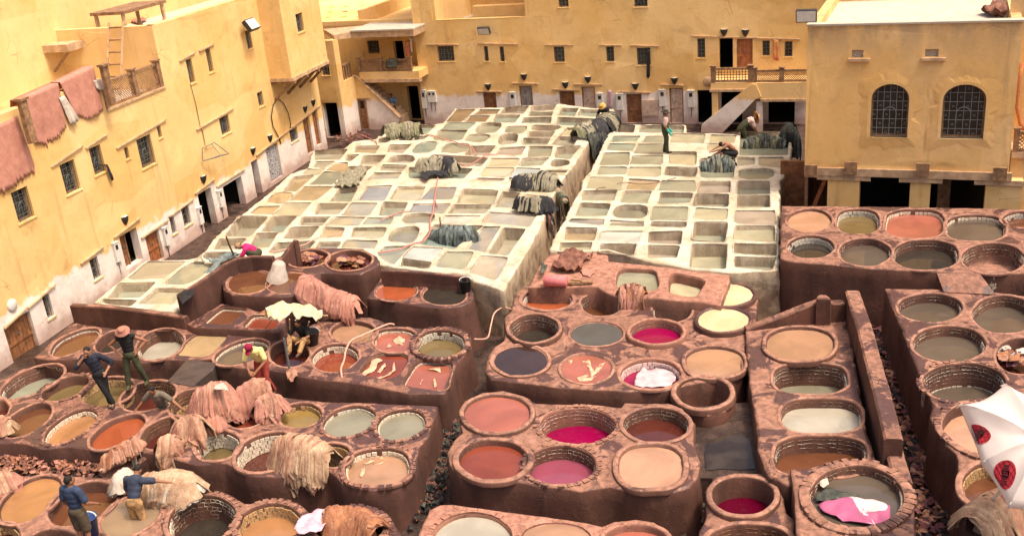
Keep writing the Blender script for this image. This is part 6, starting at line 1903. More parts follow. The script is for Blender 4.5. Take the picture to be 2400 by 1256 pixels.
meter(Bk, 995, 232, 'white meter box with dark glass at the left end of the back house', .14, .5)
meter(Bk, 1009, 226, 'small white meter box, left of a joined pair on the back house', .12, .3)
meter(Bk, 1018, 226, 'small white meter box, right of a joined pair on the back house', .12, .3)
for x, y, lb in ((466, 505, 'white meter box left of the brown dark doorway'), (270, 590, 'slim white meter box left of the open doorway with the brown leaf'), (386, 553, 'slim white meter box right of the red brown plank door'), (514, 465, 'slim white meter box between the two dark doorways')):
    meter(L, x, y, lb, .13, .36)
Mside = Wall(Ck.pt(sfr, 0, 0).xy, -69 + 90, 1)
meter(Ck, *px('z5', 350, 880), 'white meter box on the stair pier of the corner house', .16, .5, off=.1)
def floodlight(W, x, y, label, off=0.0, sc_=1.0, tilt=.5):
    s, z = W.sz(x, y, off)
    c = W.pt(s, z, off + .3 * sc_)
    f = (W.n * .9 - Vector((0, 0, tilt))).normalized(); u = f.cross(W.d).normalized()
    root = MB().obox(c, W.d * .32 * sc_, u * .2 * sc_, f * .07 * sc_).build('floodlight', M_LAMP)
    tag(root, label, 'floodlight')
    MB().obox(c + f * .075 * sc_, W.d * .29 * sc_, u * .17 * sc_, f * .006).build('lens', M_WHITE, root)
    MB().tube([W.pt(s, z + .05, off), W.pt(s, z + .05, off + .22 * sc_)], .03, 5).build('bracket', M_LAMP, root)
floodlight(L, 570, 60, 'floodlight on the upper wall of the left house', sc_=1.3, tilt=-.6)
floodlight(Bk, 1139, 70, 'floodlight on the back house above two slit windows')
floodlight(Rk, 1893, 34, 'floodlight at the upper left corner of the arched-window house', off=.02, tilt=.2)
s_, z_ = L.sz(28, 715)
tag(MB().lathe(L.pt(s_, z_, 0), [(0, .06), (.16, .06), (.2, .03), (.2, 0)], 14, axis=L.n.to_track_quat('Z', 'Y').to_matrix()).build('wall_plaque', M_WHITE, smooth=True), 'round white disc on the wall above the leftmost plank door', 'plaque')
s_, z_ = Bk.sz(*px('z6', 275, 612))
tag(MB().lathe(Bk.pt(s_, z_, 0), [(0, .05), (.2, .05), (.24, .02), (.24, 0)], 14, axis=Bk.n.to_track_quat('Z', 'Y').to_matrix()).build('wall_plaque', M_BEAM, smooth=True), 'round ochre disc on the wall left of the wooden balcony', 'plaque')
# wire cage hanging on the left wall
c = [L.sz(*px('r1', a, b), .15) for a, b in ((1425, 1040), (1430, 1130), (1560, 1080), (1510, 1000), (1490, 1010), (1500, 1090))]
mb = MB()
q = [L.pt(s, z, .1 + (.35 if i in (2, 5) else 0)) for i, (s, z) in enumerate(c)]
for a, b in ((0, 1), (1, 5), (5, 2), (2, 3), (3, 0), (4, 5), (0, 4), (4, 3), (1, 2)): mb.tube([q[a], q[b]], .016, 4)
tag(mb.build('wire_cage', M_IRON), 'thin wire cage hanging under a slit window of the left house', 'cage')
# cable loop on the left wall
def wall_line(name, label, W, pts, r, mat, off=.04, cat='cable'):
    q = [W.pt(*W.sz(*p, off), off) for p in pts]
    return tag(MB().tube(q, r, 5).build(name, mat, smooth=True), label, cat)
wall_line('cable', 'black cable loop on the left wall below the jettied box', L, [px('r2', a, b) for a, b in ((150, 690), (120, 740), (108, 820), (120, 890), (165, 975), (175, 1010))], .025, M_LAMP)
wall_line('cable', 'second black cable arc on the left wall beside the cable loop', L, [px('r2', a, b) for a, b in ((150, 690), (190, 720), (225, 790), (242, 860), (240, 930))], .02, M_LAMP)
wall_line('pipe', 'red pipe down the wall at the right picture edge', Rk, [(2396, 150), (2388, 190), (2384, 250), (2392, 290), (2402, 306)], .07, M_MAG, off=-1.45, cat='pipe')
wall_line('cable', 'thin cable running down the left house from an upper slit window', L, [(446, 196), (458, 240), (470, 300), (472, 306)], .012, M_LAMP)
# ladder against the upper storey
la = [Lside.sz(*p, .25) for p in ((255, 76), (286, 68))]; lb_ = [Lside.sz(*p, .9) for p in ((246, 203), (278, 205))]
root = empty('ladder', Lside.pt(lb_[0][0], zb, .9), 'wooden ladder leaning on the end wall above the terrace', 'ladder')
ends = [(Lside.pt(b[0], zb - .03, .9), Lside.pt(a[0], zr + .2, .12)) for a, b in zip(la, lb_)]
for a, b in ends: MB().tube([a, b], .045, 6).build('side_rail', M_BEAM, root)
for k in range(6):
    f = .08 + .17 * k
    MB().tube([ends[0][0].lerp(ends[0][1], f), ends[1][0].lerp(ends[1][1], f)], .035, 6).build('rung', M_WOOD, root)
# low table on the roof of the left house
zt_ = zr - .55
tc = L.pt(sb1 + 2.6, zt_, -2.6)
root = empty('low_table', tc, 'low wooden table standing on the roof of the left house', 'table')
MB().obox(tc + Vector((0, 0, .92)), L.d * 1.5, L.n * .75, Vector((0, 0, .06))).build('table_top', M_WOOD, root)
for i in (-1, 1):
    for j in (-1, 1): MB().lathe(tc + L.d * 1.35 * i + L.n * .6 * j, [(.12, 0), (.13, .1), (.07, .3), (.09, .6), (.08, .86)], 8).build('leg', M_BEAM, root)
crumple('roof_hides', [(300, 50), (330, 42), (345, 48), (320, 56)], zt_ + .06, HM['pink'], 'pink hides lying on the roof under the low table', 'hides', amp=.08, seed=71)
# hides drying on the corner roof
k = 0
for i in range(7):
    for j in range(3):
        o = Ck.pt(sfr + .9 + i * 1.05, zrf - .28, -5.2 - j * 2.2)
        V = []
        ang = random.uniform(-.4, .4)
        for q in range(10):
            a = q / 10 * 6.283
            rr_ = .46 * (1 + .35 * math.sin(3 * a + i) * .5 + random.uniform(-.12, .12))
            V.append(o + rotz(ang) @ Vector((rr_ * math.cos(a), rr_ * 1.7 * math.sin(a), .03 * random.random())))
        V.append(o + Vector((0, 0, .06)))
        h_ = mk('drying_hide', V, [(q, (q + 1) % 10, 10) for q in range(10)], HM['yellow' if (i + j) % 4 else 'orange'], smooth=True)
        tag(h_, 'yellow or orange dyed hide spread flat to dry on the corner roof', 'hide', 'hides drying on the corner roof')
        k += 1
crumple('roof_hides', [(2298, 28), (2320, 20), (2335, 6), (2352, 20), (2362, 36), (2330, 40)], rzt - .2, HM['brown'], 'crumpled brown hides on the roof corner of the arched-window house', 'hides', amp=.25, fr=2.5, seed=72, grid=.12)

# ---- buckets, tools, roll, poles, tarpaulin
M_BKT = simple('black plastic bucket', (.03, .033, .035), .35, .3, 8, .1)
M_BKTB = simple('blue plastic bucket', (.03, .07, .22), .35, .3, 8, .1)
def bucket(x, y, z, r, h, mat, label, tilt=0.0):
    c = P(x, y, z)
    ax = Matrix.Rotation(tilt, 3, 'Y')
    root = MB().lathe(c, [(0, 0), (r * .75, 0), (r, h), (r * 1.06, h), (r * 1.06, h * 1.03), (r * .96, h * 1.03), (r * .73, .03), (0, .03)], 20, axis=ax).build('bucket', mat, smooth=True)
    tag(root, label, 'bucket')
    hp_ = [c + ax @ Vector((r * math.cos(a), r * .25 * math.sin(a) , h + r * .55 * math.sin(a))) for a in [math.pi * i / 10 for i in range(11)]]
    MB().tube(hp_, .014, 5).build('handle', M_WHITE, root)
bucket(732, 806, 1.13, .21, .38, M_BKT, 'black bucket beside the tarpaulin shade', .1)
bucket(1093, 682, 1.4, .17, .34, M_BKT, 'black bucket on the corner of the orange and black vats')
bucket(214, 1252, .86, .2, .42, M_BKTB, 'blue bucket behind the legs of the blue shirt man')
M_ROLL = simple('pink foam roll', (.66, .20, .20), .8, .15, 14, .3)
a, b = P(*px('M', 600, 610), 1.6), P(*px('M', 935, 620), 1.6)
tag(MB().tube([a, a.lerp(b, .03), a.lerp(b, .97), b], [.13, .165, .165, .13], 16).build('pink_roll', M_ROLL, smooth=True), 'pink roll lying on the salmon ledge', 'roll')
a, b = P(*px('M', 950, 640), 1.5), P(*px('M', 1310, 630), 1.5)
mb = MB().obox((a + b) / 2, (b - a) / 2, Vector((0, .08, 0)), Vector((0, 0, .03)))
mb.tube([P(*px('M', 1000, 600), 1.55), P(*px('M', 1150, 620), 1.55), P(*px('M', 1180, 660), 1.55), P(*px('M', 1010, 670), 1.55)], .015, 5)
tag(mb.build('hand_frame', M_WOOD), 'dark wooden hand frame beside the pink roll', 'tool')
crumple('rag', [px('M', p, q) for p, q in ((540, 500), (560, 400), (600, 380), (650, 430), (630, 480), (560, 530))], 1.6, HM['dark'], 'dark rag at the end of the pink roll', 'rag', amp=.1, fr=5, seed=73)
a = P(*px('O', 1505, 960), 1.14)
tag(MB().tube([a + Vector((0, 0, -.9)), a + Vector((0, .02, .95))], .03, 6).build('pole', M_IRON), 'dark upright pole in front of the dark brown vat', 'pole')
root = crumple('hide', [px('O', p, q) for p, q in ((1465, 1000), (1500, 960), (1560, 940), (1600, 950), (1590, 1010), (1540, 1070), (1510, 1080), (1480, 1040))], 1.17, HM['tan'], 'small tan hide tied at the foot of the upright pole', 'hide', amp=.1, fr=6, seed=74, grid=.05)
a = P(*px('E', 735, 1080), 1.5)
tag(MB().tube([a, P(*px('E', 640, 880), 2.3), P(*px('E', 600, 760), 2.75)], .03, 6).build('stick', M_WOOD), 'long stick standing up from the lime pit beside the curved parapet', 'stick')
tag(MB().tube([P(*px('F', 1820, 530), 1.3), P(*px('F', 1806, 330), 2.0)], .025, 5).build('stick', M_WOOD), 'short stick upright beside the blue grey fringe of skins', 'stick')
# cream sack draped on the vat rim
c = P(651, 652, 1.8)
tag(MB().lathe(c, [(.34, -.08), (.30, .1), (.22, .3), (.20, .46), (.14, .54), (0, .55)], 14, axis=Matrix.Rotation(.25, 3, 'Y')).lathe(P(666, 640, 1.84), [(.12, 0), (.13, .06), (.10, .12), (0, .10)], 12, mi=1, axis=Matrix.Rotation(1.0, 3, 'X')).build('cream_sack', [HM['white'], HM['dark']], smooth=True), 'cream cone of sacking on the rim between two brown vats', 'sack')
# tarpaulin shade on sticks
tz = 2.05
M_TARP = hide_mat('yellowed tarpaulin', (.66, .47, .20), (.62, .56, .44))
tp = [px('O', p, q) for p, q in ((1215, 250), (1340, 195), (1430, 185), (1820, 230), (1900, 300), (1870, 400), (1780, 340), (1660, 360), (1540, 310), (1390, 405), (1260, 340))]
shade = empty('tarpaulin_shade', P(700, 800, 1.13), 'yellowed tarpaulin shade on sticks over a sitting worker', 'tarpaulin')
crumple('tarpaulin', tp, tz, M_TARP, amp=.16, fr=1.6, parent=shade, seed=75, grid=.08)
crumple('flap', [px('O', p, q) for p, q in ((1150, 280), (1215, 250), (1260, 340), (1230, 350))], tz - .1, HM['orange'], amp=.06, parent=shade, seed=76)
for (x0_, y0_), (x1_, y1_) in (((1210, 400), (1290, 350)), ((1560, 440), (1570, 350)), ((1690, 470), (1730, 370)), ((1505, 560), (1500, 340)), ((1890, 400), (1840, 370))):
    MB().tube([P(*px('O', x0_, y0_ + 60), 1.2), P(*px('O', x1_, y1_), tz)], .018, 5).build('stick', M_BEAM, shade)
MB().tube([P(*px('O', 1090, 285), tz - .05), P(*px('O', 1950, 300), tz - .02)], .018, 5).build('stick', M_BEAM, shade)
# sandals on the ramp
def shoe(x, y, z, ang, label):
    c = P(x, y, z)
    rm = rotz(ang)
    V, F = [], []
    prof = [(-.13, .035), (-.08, .045), (0, .038), (.08, .05), (.13, .03)]
    mb = MB()
    A = [c + rm @ Vector((u, w, 0)) for u, w in prof] + [c + rm @ Vector((u, -w, 0)) for u, w in reversed(prof)]
    B = [p + Vector((0, 0, .03)) for p in A]
    mb.prism(A, B)
    mb.tube([c + rm @ Vector((.06, -.05, .02)), c + rm @ Vector((.05, -.03, .07)), c + rm @ Vector((.05, .03, .07)), c + rm @ Vector((.06, .05, .02))], .016, 5)
    tag(mb.build('sandal', M_LAMP), label, 'sandal')
for x, y, a, lb in ((212, 1093, .6, 'dark sandal on the ramp, the leftmost'), (222, 1098, .5, 'dark sandal on the ramp, the middle one'), (230, 1105, .3, 'dark sandal on the ramp, the one nearest the white scrap')):
    shoe(x, y, .62, a, lb)
# drain hole in the lone vat
c = P(1628, 921, .6)
tag(MB().obox(P(1632, 925, .5), Vector((.16, 0, 0)), Vector((0, .03, 0)), Vector((0, 0, .09))).build('drain_hole', M_DARK), 'dark square drain opening inside the lone empty vat', 'drain')

# ---- scraps on the ground of the alleys
def debris(label, polyz, n, mats, size=(.05, .16), name='scraps', z0=0.0):
    """loose scraps nobody could count"""
    mb = MB()
    pts = [P(x, y, z0) for x, y in polyz]
    rnd = random.Random(len(polyz) * 31 + n)
    xs = [p.x for p in pts]; ys = [p.y for p in pts]
    got = 0
    while got < n:
        x, y = rnd.uniform(min(xs), max(xs)), rnd.uniform(min(ys), max(ys))
        ins = False
        for a, b in zip(pts, pts[1:] + pts[:1]):
            if (a.y > y) != (b.y > y) and x < (b.x - a.x) * (y - a.y) / (b.y - a.y) + a.x: ins = not ins
        if not ins: continue
        got += 1
        s = rnd.uniform(*size); a0 = rnd.uniform(0, 6.3)
        z = z0 + .03 + rnd.uniform(0, .12)
        m_ = 5
        V = [Vector((x + s * rnd.uniform(.4, 1) * math.cos(a0 + 6.283 * k / m_), y + s * rnd.uniform(.4, 1) * math.sin(a0 + 6.283 * k / m_), z + rnd.uniform(-.03, .06))) for k in range(m_)] + [Vector((x, y, z + rnd.uniform(.02, .08)))]
        mb.add(V, [(k, (k + 1) % m_, m_) for k in range(m_)], rnd.randrange(len(mats)))
    tag(mb.build(name, mats), label, 'scraps', kind='stuff')
debris('leather scraps littering the alley by the parasol', [(2040, 760), (2085, 780), (2150, 900), (2200, 1010), (2260, 1120), (2290, 1250), (2290, 1290), (2150, 1290), (2140, 1120), (2110, 1020), (2075, 900)], 1100, [HM['brown'], HM['tan'], HM['plum'], HM['black']])
debris('dark scraps lying between the left blocks', [(-60, 1065), (60, 1062), (150, 1080), (235, 1092), (230, 1120), (120, 1120), (0, 1110), (-60, 1100)], 420, [HM['brown'], HM['rose'], HM['brown'], HM['orange']], (.05, .12), z0=.55)
px_slab('gutter_floor', [(-90, 1060, .55), (60, 1058, .55), (150, 1074, .55), (240, 1085, .55), (240, 1124, .55), (120, 1126, .55), (-90, 1112, .55)], .55, M_GROUND, kind='structure')
debris('black scraps washed into the gutter', [(1240, 660), (1262, 610), (1290, 560), (1330, 470), (1400, 330), (1420, 330), (1370, 440), (1310, 570), (1262, 680), (1225, 740), (1205, 740)], 700, [HM['black'], HM['dark'], HM['brown']], (.05, .15))
debris('grey rubble at the foot of the middle blocks', [(1630, 1100), (1660, 1130), (1650, 1230), (1600, 1290), (1560, 1290), (1620, 1210)], 350, [HM['dark'], HM['brown']], (.04, .12))
debris('dark litter in the alley left of the six vat block', [(1040, 960), (1075, 1000), (1050, 1110), (1040, 1180), (985, 1220), (960, 1250), (1000, 1120), (1030, 1040)], 400, [HM['black'], HM['dark'], HM['brown']], (.04, .12))
debris('pinkish scraps by the dark doorway of the corner house', [(770, 330), (830, 300), (870, 320), (850, 335), (800, 345)], 90, [HM['brown'], HM['plum'], HM['brown']], (.06, .16))

# ---- parasol
def parasol():
    root = empty('parasol', P(2290, 1256, 0), 'white parasol with red round emblems at the lower right', 'parasol')
    apex = P(2435, 1030, 4.0)
    base = P(2284, 1228, 1.2)
    tip_dir = (apex - base).normalized()
    MB().tube([base - tip_dir * .3, base.lerp(apex, .5), apex], .026, 8).build('pole', M_WHITE, root)
    nr_ = 8
    cc0 = apex - tip_dir * .3
    def on_rim(x, y):
        r_ = ray(x, y)
        return CPOS + r_ * ((cc0 - CPOS).dot(tip_dir) / r_.dot(tip_dir))
    A3 = [on_rim(2255, 946), on_rim(2307, 1079), on_rim(2369, 1179)]
    x = (A3[0] - cc0).normalized(); y = tip_dir.cross(x)
    if (A3[1] - cc0).dot(y) < 0: y = -y
    ang0 = [math.atan2((q - cc0).dot(y), (q - cc0).dot(x)) for q in A3]
    angs = ang0 + [ang0[2] + (2 * math.pi - ang0[2]) * k / 6 for k in range(1, 6)]
    rad = [(q - cc0).length for q in A3] + [1.12, 1.15, 1.1, 1.15, 1.18]
    rim_pts = [cc0 + (x * math.cos(a) + y * math.sin(a)) * r_ for a, r_ in zip(angs, rad)]
    t = NT('white parasol cloth')
    cc = t.mix(t.mul(t.ramp(t.noise(1.6, 5, .6), .48, .7), .5), (.85, .80, .76), (.74, .54, .50))
    tr = t.n('ShaderNodeBsdfTranslucent', i_Color=(.8, .68, .62, 1))
    t.out(cc, .7, .3)
    mixs = t.n('ShaderNodeMixShader', i_0=.4)
    t.t.links.new(t.b.outputs[0], mixs.inputs[1]); t.t.links.new(tr.outputs[0], mixs.inputs[2])
    t.t.links.new(mixs.outputs[0], t.t.nodes['Material Output'].inputs[0])
    M_RED_E = simple('red emblem print', (.46, .02, .035), .7, .15, 12, 0)
    M_BLK_E = simple('dark emblem print', (.05, .01, .012), .7, .15, 12, 0)
    for k in range(nr_):
        a, b = rim_pts[k], rim_pts[(k + 1) % nr_]
        m_ = 12
        mid = (a + b) / 2
        def surf(u, v, lift=0.0):
            p = apex.lerp(a.lerp(b, u), v)
            sag = math.sin(u * math.pi) * v
            p += tip_dir * (.13 * math.sin(min(1, v) * math.pi) * (1 - .4 * math.sin(u * math.pi)) - .07 * sag - .02 * nz(u * 3 + k, v * 4, 2) + lift)
            if v > 1: p = p - tip_dir * (v - 1) * 1.1 - (mid - apex).normalized() * (v - 1) * .9
            p += (mid - cc0).normalized() * (-.06 * math.sin(u * math.pi) * v * v)
            return p
        V = [surf(i / m_, j / m_ * 1.12) for j in range(m_ + 1) for i in range(m_ + 1)]
        F = [(j * (m_ + 1) + i, j * (m_ + 1) + i + 1, (j + 1) * (m_ + 1) + i + 1, (j + 1) * (m_ + 1) + i) for j in range(m_) for i in range(m_)]
        pn = mk('canopy_panel', V, F, t.m, root, smooth=True)
        MB().tube([surf(0, v / 6, -.03) for v in range(7)], .01, 5).build('rib', M_WHITE, root)
        MB().tube([surf(i / m_, 1.12, .002) for i in range(m_ + 1)], .008, 4).build('hem', M_BEAM, pn)
        if k not in (0, 1, 2, 4): continue
        # emblem near the hem: red disc, grid lines, dark slanting lettering strokes
        wid = (b - a).length; ln = (mid - apex).length
        rr_ = .19 if k != 0 else .17
        v0 = .84 if k else .95
        def em_pt(ex, ey, lift): return surf(.5 + ex / (wid * v0), v0 + ey / ln, lift)
        V = [em_pt(rr_ * f * math.cos(q * math.pi / 12), rr_ * f * math.sin(q * math.pi / 12), .012) for f in (.34, .67, 1.0) for q in range(24)] + [em_pt(0, 0, .012)]
        F = [(72, q, (q + 1) % 24) for q in range(24)] + [(l * 24 + q, l * 24 + (q + 1) % 24, (l + 1) * 24 + (q + 1) % 24, (l + 1) * 24 + q) for l in (0, 1) for q in range(24)]
        mk('emblem', V, F, M_RED_E, pn, smooth=True)
        g = MB()
        for w in (-.66, -.33, 0, .33, .66):
            l_ = math.sqrt(1 - w * w) * .97
            g.tube([em_pt(rr_ * w * (1 + .18 * (1 - abs(q))), rr_ * q * l_, .016) for q in (-1, -.5, 0, .5, 1)], .0035, 3)
            g.tube([em_pt(rr_ * q * l_, rr_ * w * (1 + .18 * (1 - abs(q))), .016) for q in (-1, -.5, 0, .5, 1)], .0035, 3)
        for q in range(8):
            f = (q - 3.5) * .19
            zz_ = .16 if q % 2 else .22
            g.tube([em_pt(rr_ * (f * .62 - zz_), rr_ * (f * .72 + zz_), .02), em_pt(rr_ * (f * .62 + .05), rr_ * f * .72, .02), em_pt(rr_ * (f * .62 + zz_), rr_ * (f * .72 - zz_ * .6), .02)], .011, 4)
        g.build('emblem_lettering', M_BLK_E, pn)
    MB().lathe(apex, [(.05, 0), (.04, .08), (.0, .12)], 8, axis=tip_dir.to_track_quat('Z', 'Y').to_matrix()).build('finial', M_WHITE, root)
parasol()
hide_pile('hide_pile', 'beige hides slumped around the parasol pole', 'hide pile', [P(2295, 1262, 1.4), P(2340, 1225, 1.5), P(2400, 1215, 1.5), P(2450, 1230, 1.4)], .42, 34, .34, ['cream', 'tan', 'cream'], (.1, .5), h=.55, seed=44, fold=.04)
# ------------------------------------------------------------------ people
SKIN_D = simple('tanned skin', (.30, .135, .075), .55, .12, 18, .1)
SKIN_M = simple('olive skin', (.40, .205, .125), .55, .12, 18, .1)
HAIR = simple('black hair', (.016, .012, .010), .7, .3, 40, .5)
def cl(name, c, v=.3): return simple(name + ' cloth', c, .85, v, 7, .4)

STAND = dict(pel=(0, 0, .93), waist=(0, 0, 1.08), chest=(0, .01, 1.30), neck=(0, .01, 1.47), head=(0, .03, 1.60),
             shR=(.18, 0, 1.42), elR=(.25, -.03, 1.14), haR=(.25, .06, .90), shL=(-.18, 0, 1.42), elL=(-.25, -.03, 1.14), haL=(-.25, .06, .90),
             hipR=(.09, 0, .90), knR=(.10, .03, .50), anR=(.10, -.01, .08), hipL=(-.09, 0, .90), knL=(-.10, .03, .50), anL=(-.10, -.01, .08))

def person(label, foot, yaw, J=None, skin=None, top=None, sleeve='short', bottom=None, leg='long', boots=None, hat=None, hair=True, gloves=None, look=None, scale=1.0, group=None, apron=None, cap=None, feetdir=None):
    """one continuous skin body (root); clothes, hair and hat are its children"""
    skin = skin or SKIN_D
    j = {k: Vector(v) for k, v in STAND.items()}
    for k, v in (J or {}).items(): j[k] = Vector(v)
    a = R_(yaw)
    rot = Matrix(((math.cos(a), math.sin(a), 0), (-math.sin(a), math.cos(a), 0), (0, 0, 1)))
    foot = Vector(foot)
    W = {k: foot + (rot @ v) * scale for k, v in j.items()}
    fw = rot @ Vector((0, 1, 0))
    lk = (rot @ Vector(look)).normalized() if look else fw
    def remesh(o, vox):
        m1 = o.modifiers.new('skin', 'REMESH'); m1.mode = 'VOXEL'; m1.voxel_size = vox; m1.use_smooth_shade = True
        m2 = o.modifiers.new('soften', 'SMOOTH'); m2.factor = .5; m2.iterations = 3
    def frame(up, lat):
        u = up.normalized(); x = (lat - u * lat.dot(u)).normalized(); y = u.cross(x)
        return Matrix((x, y, u)).transposed()
    lat = W['shR'] - W['shL']; hl = W['hipR'] - W['hipL']
    def limb(mb, pts, rs, extra=0.0):
        n = 4
        P_, R2 = [], []
        for i in range(len(pts) - 1):
            for k in range(n): t = k / n; P_.append(pts[i].lerp(pts[i + 1], t)); R2.append((rs[i] * (1 - t) + rs[i + 1] * t + extra) * scale)
        P_.append(pts[-1]); R2.append((rs[-1] + extra) * scale)
        mb.tube(P_, R2, 10)
        for p, r in ((pts[0], R2[0]), (pts[-1], R2[-1])): mb.ell(p, r, r, r, nu=8, nv=6)
        for i in range(1, len(pts) - 1): r = (rs[i] + extra) * scale; mb.ell(pts[i], r, r, r, nu=8, nv=6)
    def torso(mb, e=0.0, low=True):
        s = scale
        f1 = frame(W['chest'] - W['waist'], lat); f0 = frame(W['waist'] - W['pel'], hl)
        up = (W['neck'] - W['waist'])
        for t, rx, ry, rz in ((.05, .135, .10, .12), (.35, .15, .108, .13), (.62, .168, .115, .14), (.85, .15, .10, .09)):
            mb.ell(W['waist'] + up * t, (rx + e) * s, (ry + e) * s, (rz + e * .5) * s, f1, 12, 8)
        if low: mb.ell(W['pel'], (.155 + e) * s, (.115 + e) * s, (.13 + e * .5) * s, f0, 12, 8)
        limb(mb, [W['shL'], W['shR']], [.065, .065], e)
    b = MB()
    torso(b)
    limb(b, [W['chest'].lerp(W['neck'], .6), W['neck'], W['head'] - lk * .01], [.07, .058, .055])
    f = frame((W['head'] - W['neck']).normalized() * .6 + Vector((0, 0, .4)), lk.cross(Vector((0, 0, 1))) if abs(lk.z) < .95 else lat)
    hu = (W['head'] - W['neck']).normalized()
    hx = hu.cross(lk).normalized() * -1
    hy = hx.cross(hu).normalized()
    if hy.dot(lk) < 0: hy = -hy
    hm = Matrix((hx, hy, hu)).transposed()
    s = scale
    hc = W['head']
    b.ell(hc, .074 * s, .094 * s, .112 * s, hm, 14, 10)
    b.ell(hc + hm @ Vector((0, .028, -.062)) * s, .05 * s, .058 * s, .055 * s, hm, 10, 7)       # jaw
    b.ell(hc + hm @ Vector((0, .098, -.018)) * s, .014 * s, .02 * s, .026 * s, hm, 6, 5)          # nose
    for sx in (-1, 1): b.ell(hc + hm @ Vector((.076 * sx, -.005, -.01)) * s, .012 * s, .024 * s, .034 * s, hm, 6, 5)
    for S in 'RL':
        limb(b, [W['sh' + S], W['el' + S], W['ha' + S]], [.055, .043, .030])
        d = (W['ha' + S] - W['el' + S]).normalized()
        sx = 1 if S == 'R' else -1
        side = (lat.normalized() - d * lat.normalized().dot(d))
        side = side.normalized() if side.length > .1 else d.orthogonal().normalized()
        nn = d.cross(side)
        pc = W['ha' + S] + d * .045 * s
        b.ell(pc, .044 * s, .022 * s, .05 * s, Matrix((side, nn, d)).transposed(), 8, 6)
        for q, ln in ((-1.5, .062), (-.5, .075), (.5, .078), (1.5, .068)):
            r0 = pc + side * .019 * q * s + d * .035 * s
            r1 = r0 + d * ln * .55 * s + nn * .010 * s
            b.tube([r0, r1, r1 + (d * .75 + nn * .65) * ln * .5 * s], [.0105 * s, .0095 * s, .008 * s], 6)
        th0 = pc - side * .036 * sx * s - d * .015 * s
        b.tube([th0, th0 - side * .028 * sx * s + d * .03 * s, th0 - side * .03 * sx * s + d * .065 * s], [.013 * s, .012 * s, .009 * s], 6)
        limb(b, [W['hip' + S], W['kn' + S], W['an' + S]], [.088, .06, .042])
        ff = (rot @ Vector(feetdir[S])).normalized() if feetdir else fw
        sh = W['an' + S] - W['kn' + S]
        b.ell(W['an' + S] + ff * .07 * s + Vector((0, 0, -.04)) * s, .045 * s, .13 * s, .04 * s, Matrix((ff.cross(Vector((0, 0, 1))), ff, Vector((0, 0, 1)))).transposed(), 8, 6)
    body = b.build('person', skin, origin=foot, smooth=True)
    remesh(body, .0125)
    tag(body, label, 'person', group)
    # eyes and brow as one small child
    e = MB()
    for sx in (-1, 1):
        e.ell(hc + hm @ Vector((.03 * sx, .086, .012)) * s, .012 * s, .008 * s, .007 * s, hm, 6, 4)
        e.ell(hc + hm @ Vector((.03 * sx, .088, .034)) * s, .019 * s, .008 * s, .005 * s, hm, 6, 4)
    e.ell(hc + hm @ Vector((0, .084, -.058)) * s, .022 * s, .008 * s, .005 * s, hm, 6, 4)
    e.build('eyes_and_brows', HAIR, body)
    if hair:
        h_ = MB()
        h_.ell(hc + hm @ Vector((0, -.022, .028)) * s, .084 * s, .092 * s, .098 * s, hm, 12, 8)
        h_.build('hair', HAIR, body, smooth=True)
    if top:
        t = MB()
        torso(t, .017, low=True)
        if sleeve != 'none':
            for S in 'RL':
                if sleeve == 'long': limb(t, [W['sh' + S], W['el' + S], W['el' + S].lerp(W['ha' + S], .85)], [.062, .05, .038], .012)
                elif sleeve == 'rolled': limb(t, [W['sh' + S], W['el' + S], W['el' + S].lerp(W['ha' + S], .25)], [.062, .052, .048], .012)
                else: limb(t, [W['sh' + S], W['sh' + S].lerp(W['el' + S], .75)], [.066, .062], .014)
        o = t.build('shirt', top, body, smooth=True); remesh(o, .016)
    if bottom:
        t = MB()
        t.ell(W['pel'], .176 * s, .138 * s, .14 * s, frame(W['waist'] - W['pel'], hl), 12, 8)
        for S in 'RL':
            if leg == 'short': limb(t, [W['hip' + S], W['hip' + S].lerp(W['kn' + S], .95)], [.10, .088], .012)
            else: limb(t, [W['hip' + S], W['kn' + S], W['kn' + S].lerp(W['an' + S], .93)], [.095, .07, .058], .012)
        o = t.build('trousers', bottom, body, smooth=True); remesh(o, .016)
    if apron:
        t = MB()
        f1 = frame(W['chest'] - W['pel'], lat)
        t.ell(W['chest'].lerp(W['pel'], .75), .19 * s, .155 * s, .38 * s, f1, 14, 10)
        o = t.build('apron', apron, body, smooth=True); remesh(o, .02)
    if boots:
        t = MB()
        for S in 'RL':
            limb(t, [W['kn' + S].lerp(W['an' + S], .25), W['an' + S]], [.06, .055], .012)
            ff = (rot @ Vector(feetdir[S])).normalized() if feetdir else fw
            t.ell(W['an' + S] + ff * .075 * s + Vector((0, 0, -.035)) * s, .058 * s, .145 * s, .055 * s, Matrix((ff.cross(Vector((0, 0, 1))), ff, Vector((0, 0, 1)))).transposed(), 8, 6)
        o = t.build('boots', boots, body, smooth=True); remesh(o, .016)
    elif True:
        t = MB()
        for S in 'RL':
            ff = (rot @ Vector(feetdir[S])).normalized() if feetdir else fw
            t.ell(W['an' + S] + ff * .07 * s + Vector((0, 0, -.045)) * s, .052 * s, .14 * s, .042 * s, Matrix((ff.cross(Vector((0, 0, 1))), ff, Vector((0, 0, 1)))).transposed(), 10, 6)
        t.build('shoes', M_LAMP, body, smooth=True)
    if gloves:
        t = MB()
        for S in 'RL':
            d = (W['ha' + S] - W['el' + S]).normalized()
            limb(t, [W['ha' + S] - d * .14 * s, W['ha' + S] + d * .02 * s], [.045, .04], .008)
            t.ell(W['ha' + S] + d * .08 * s, .05 * s, .05 * s, .09 * s, d.to_track_quat('Z', 'Y').to_matrix(), 8, 6)
        t.build('gloves', gloves, body, smooth=True)
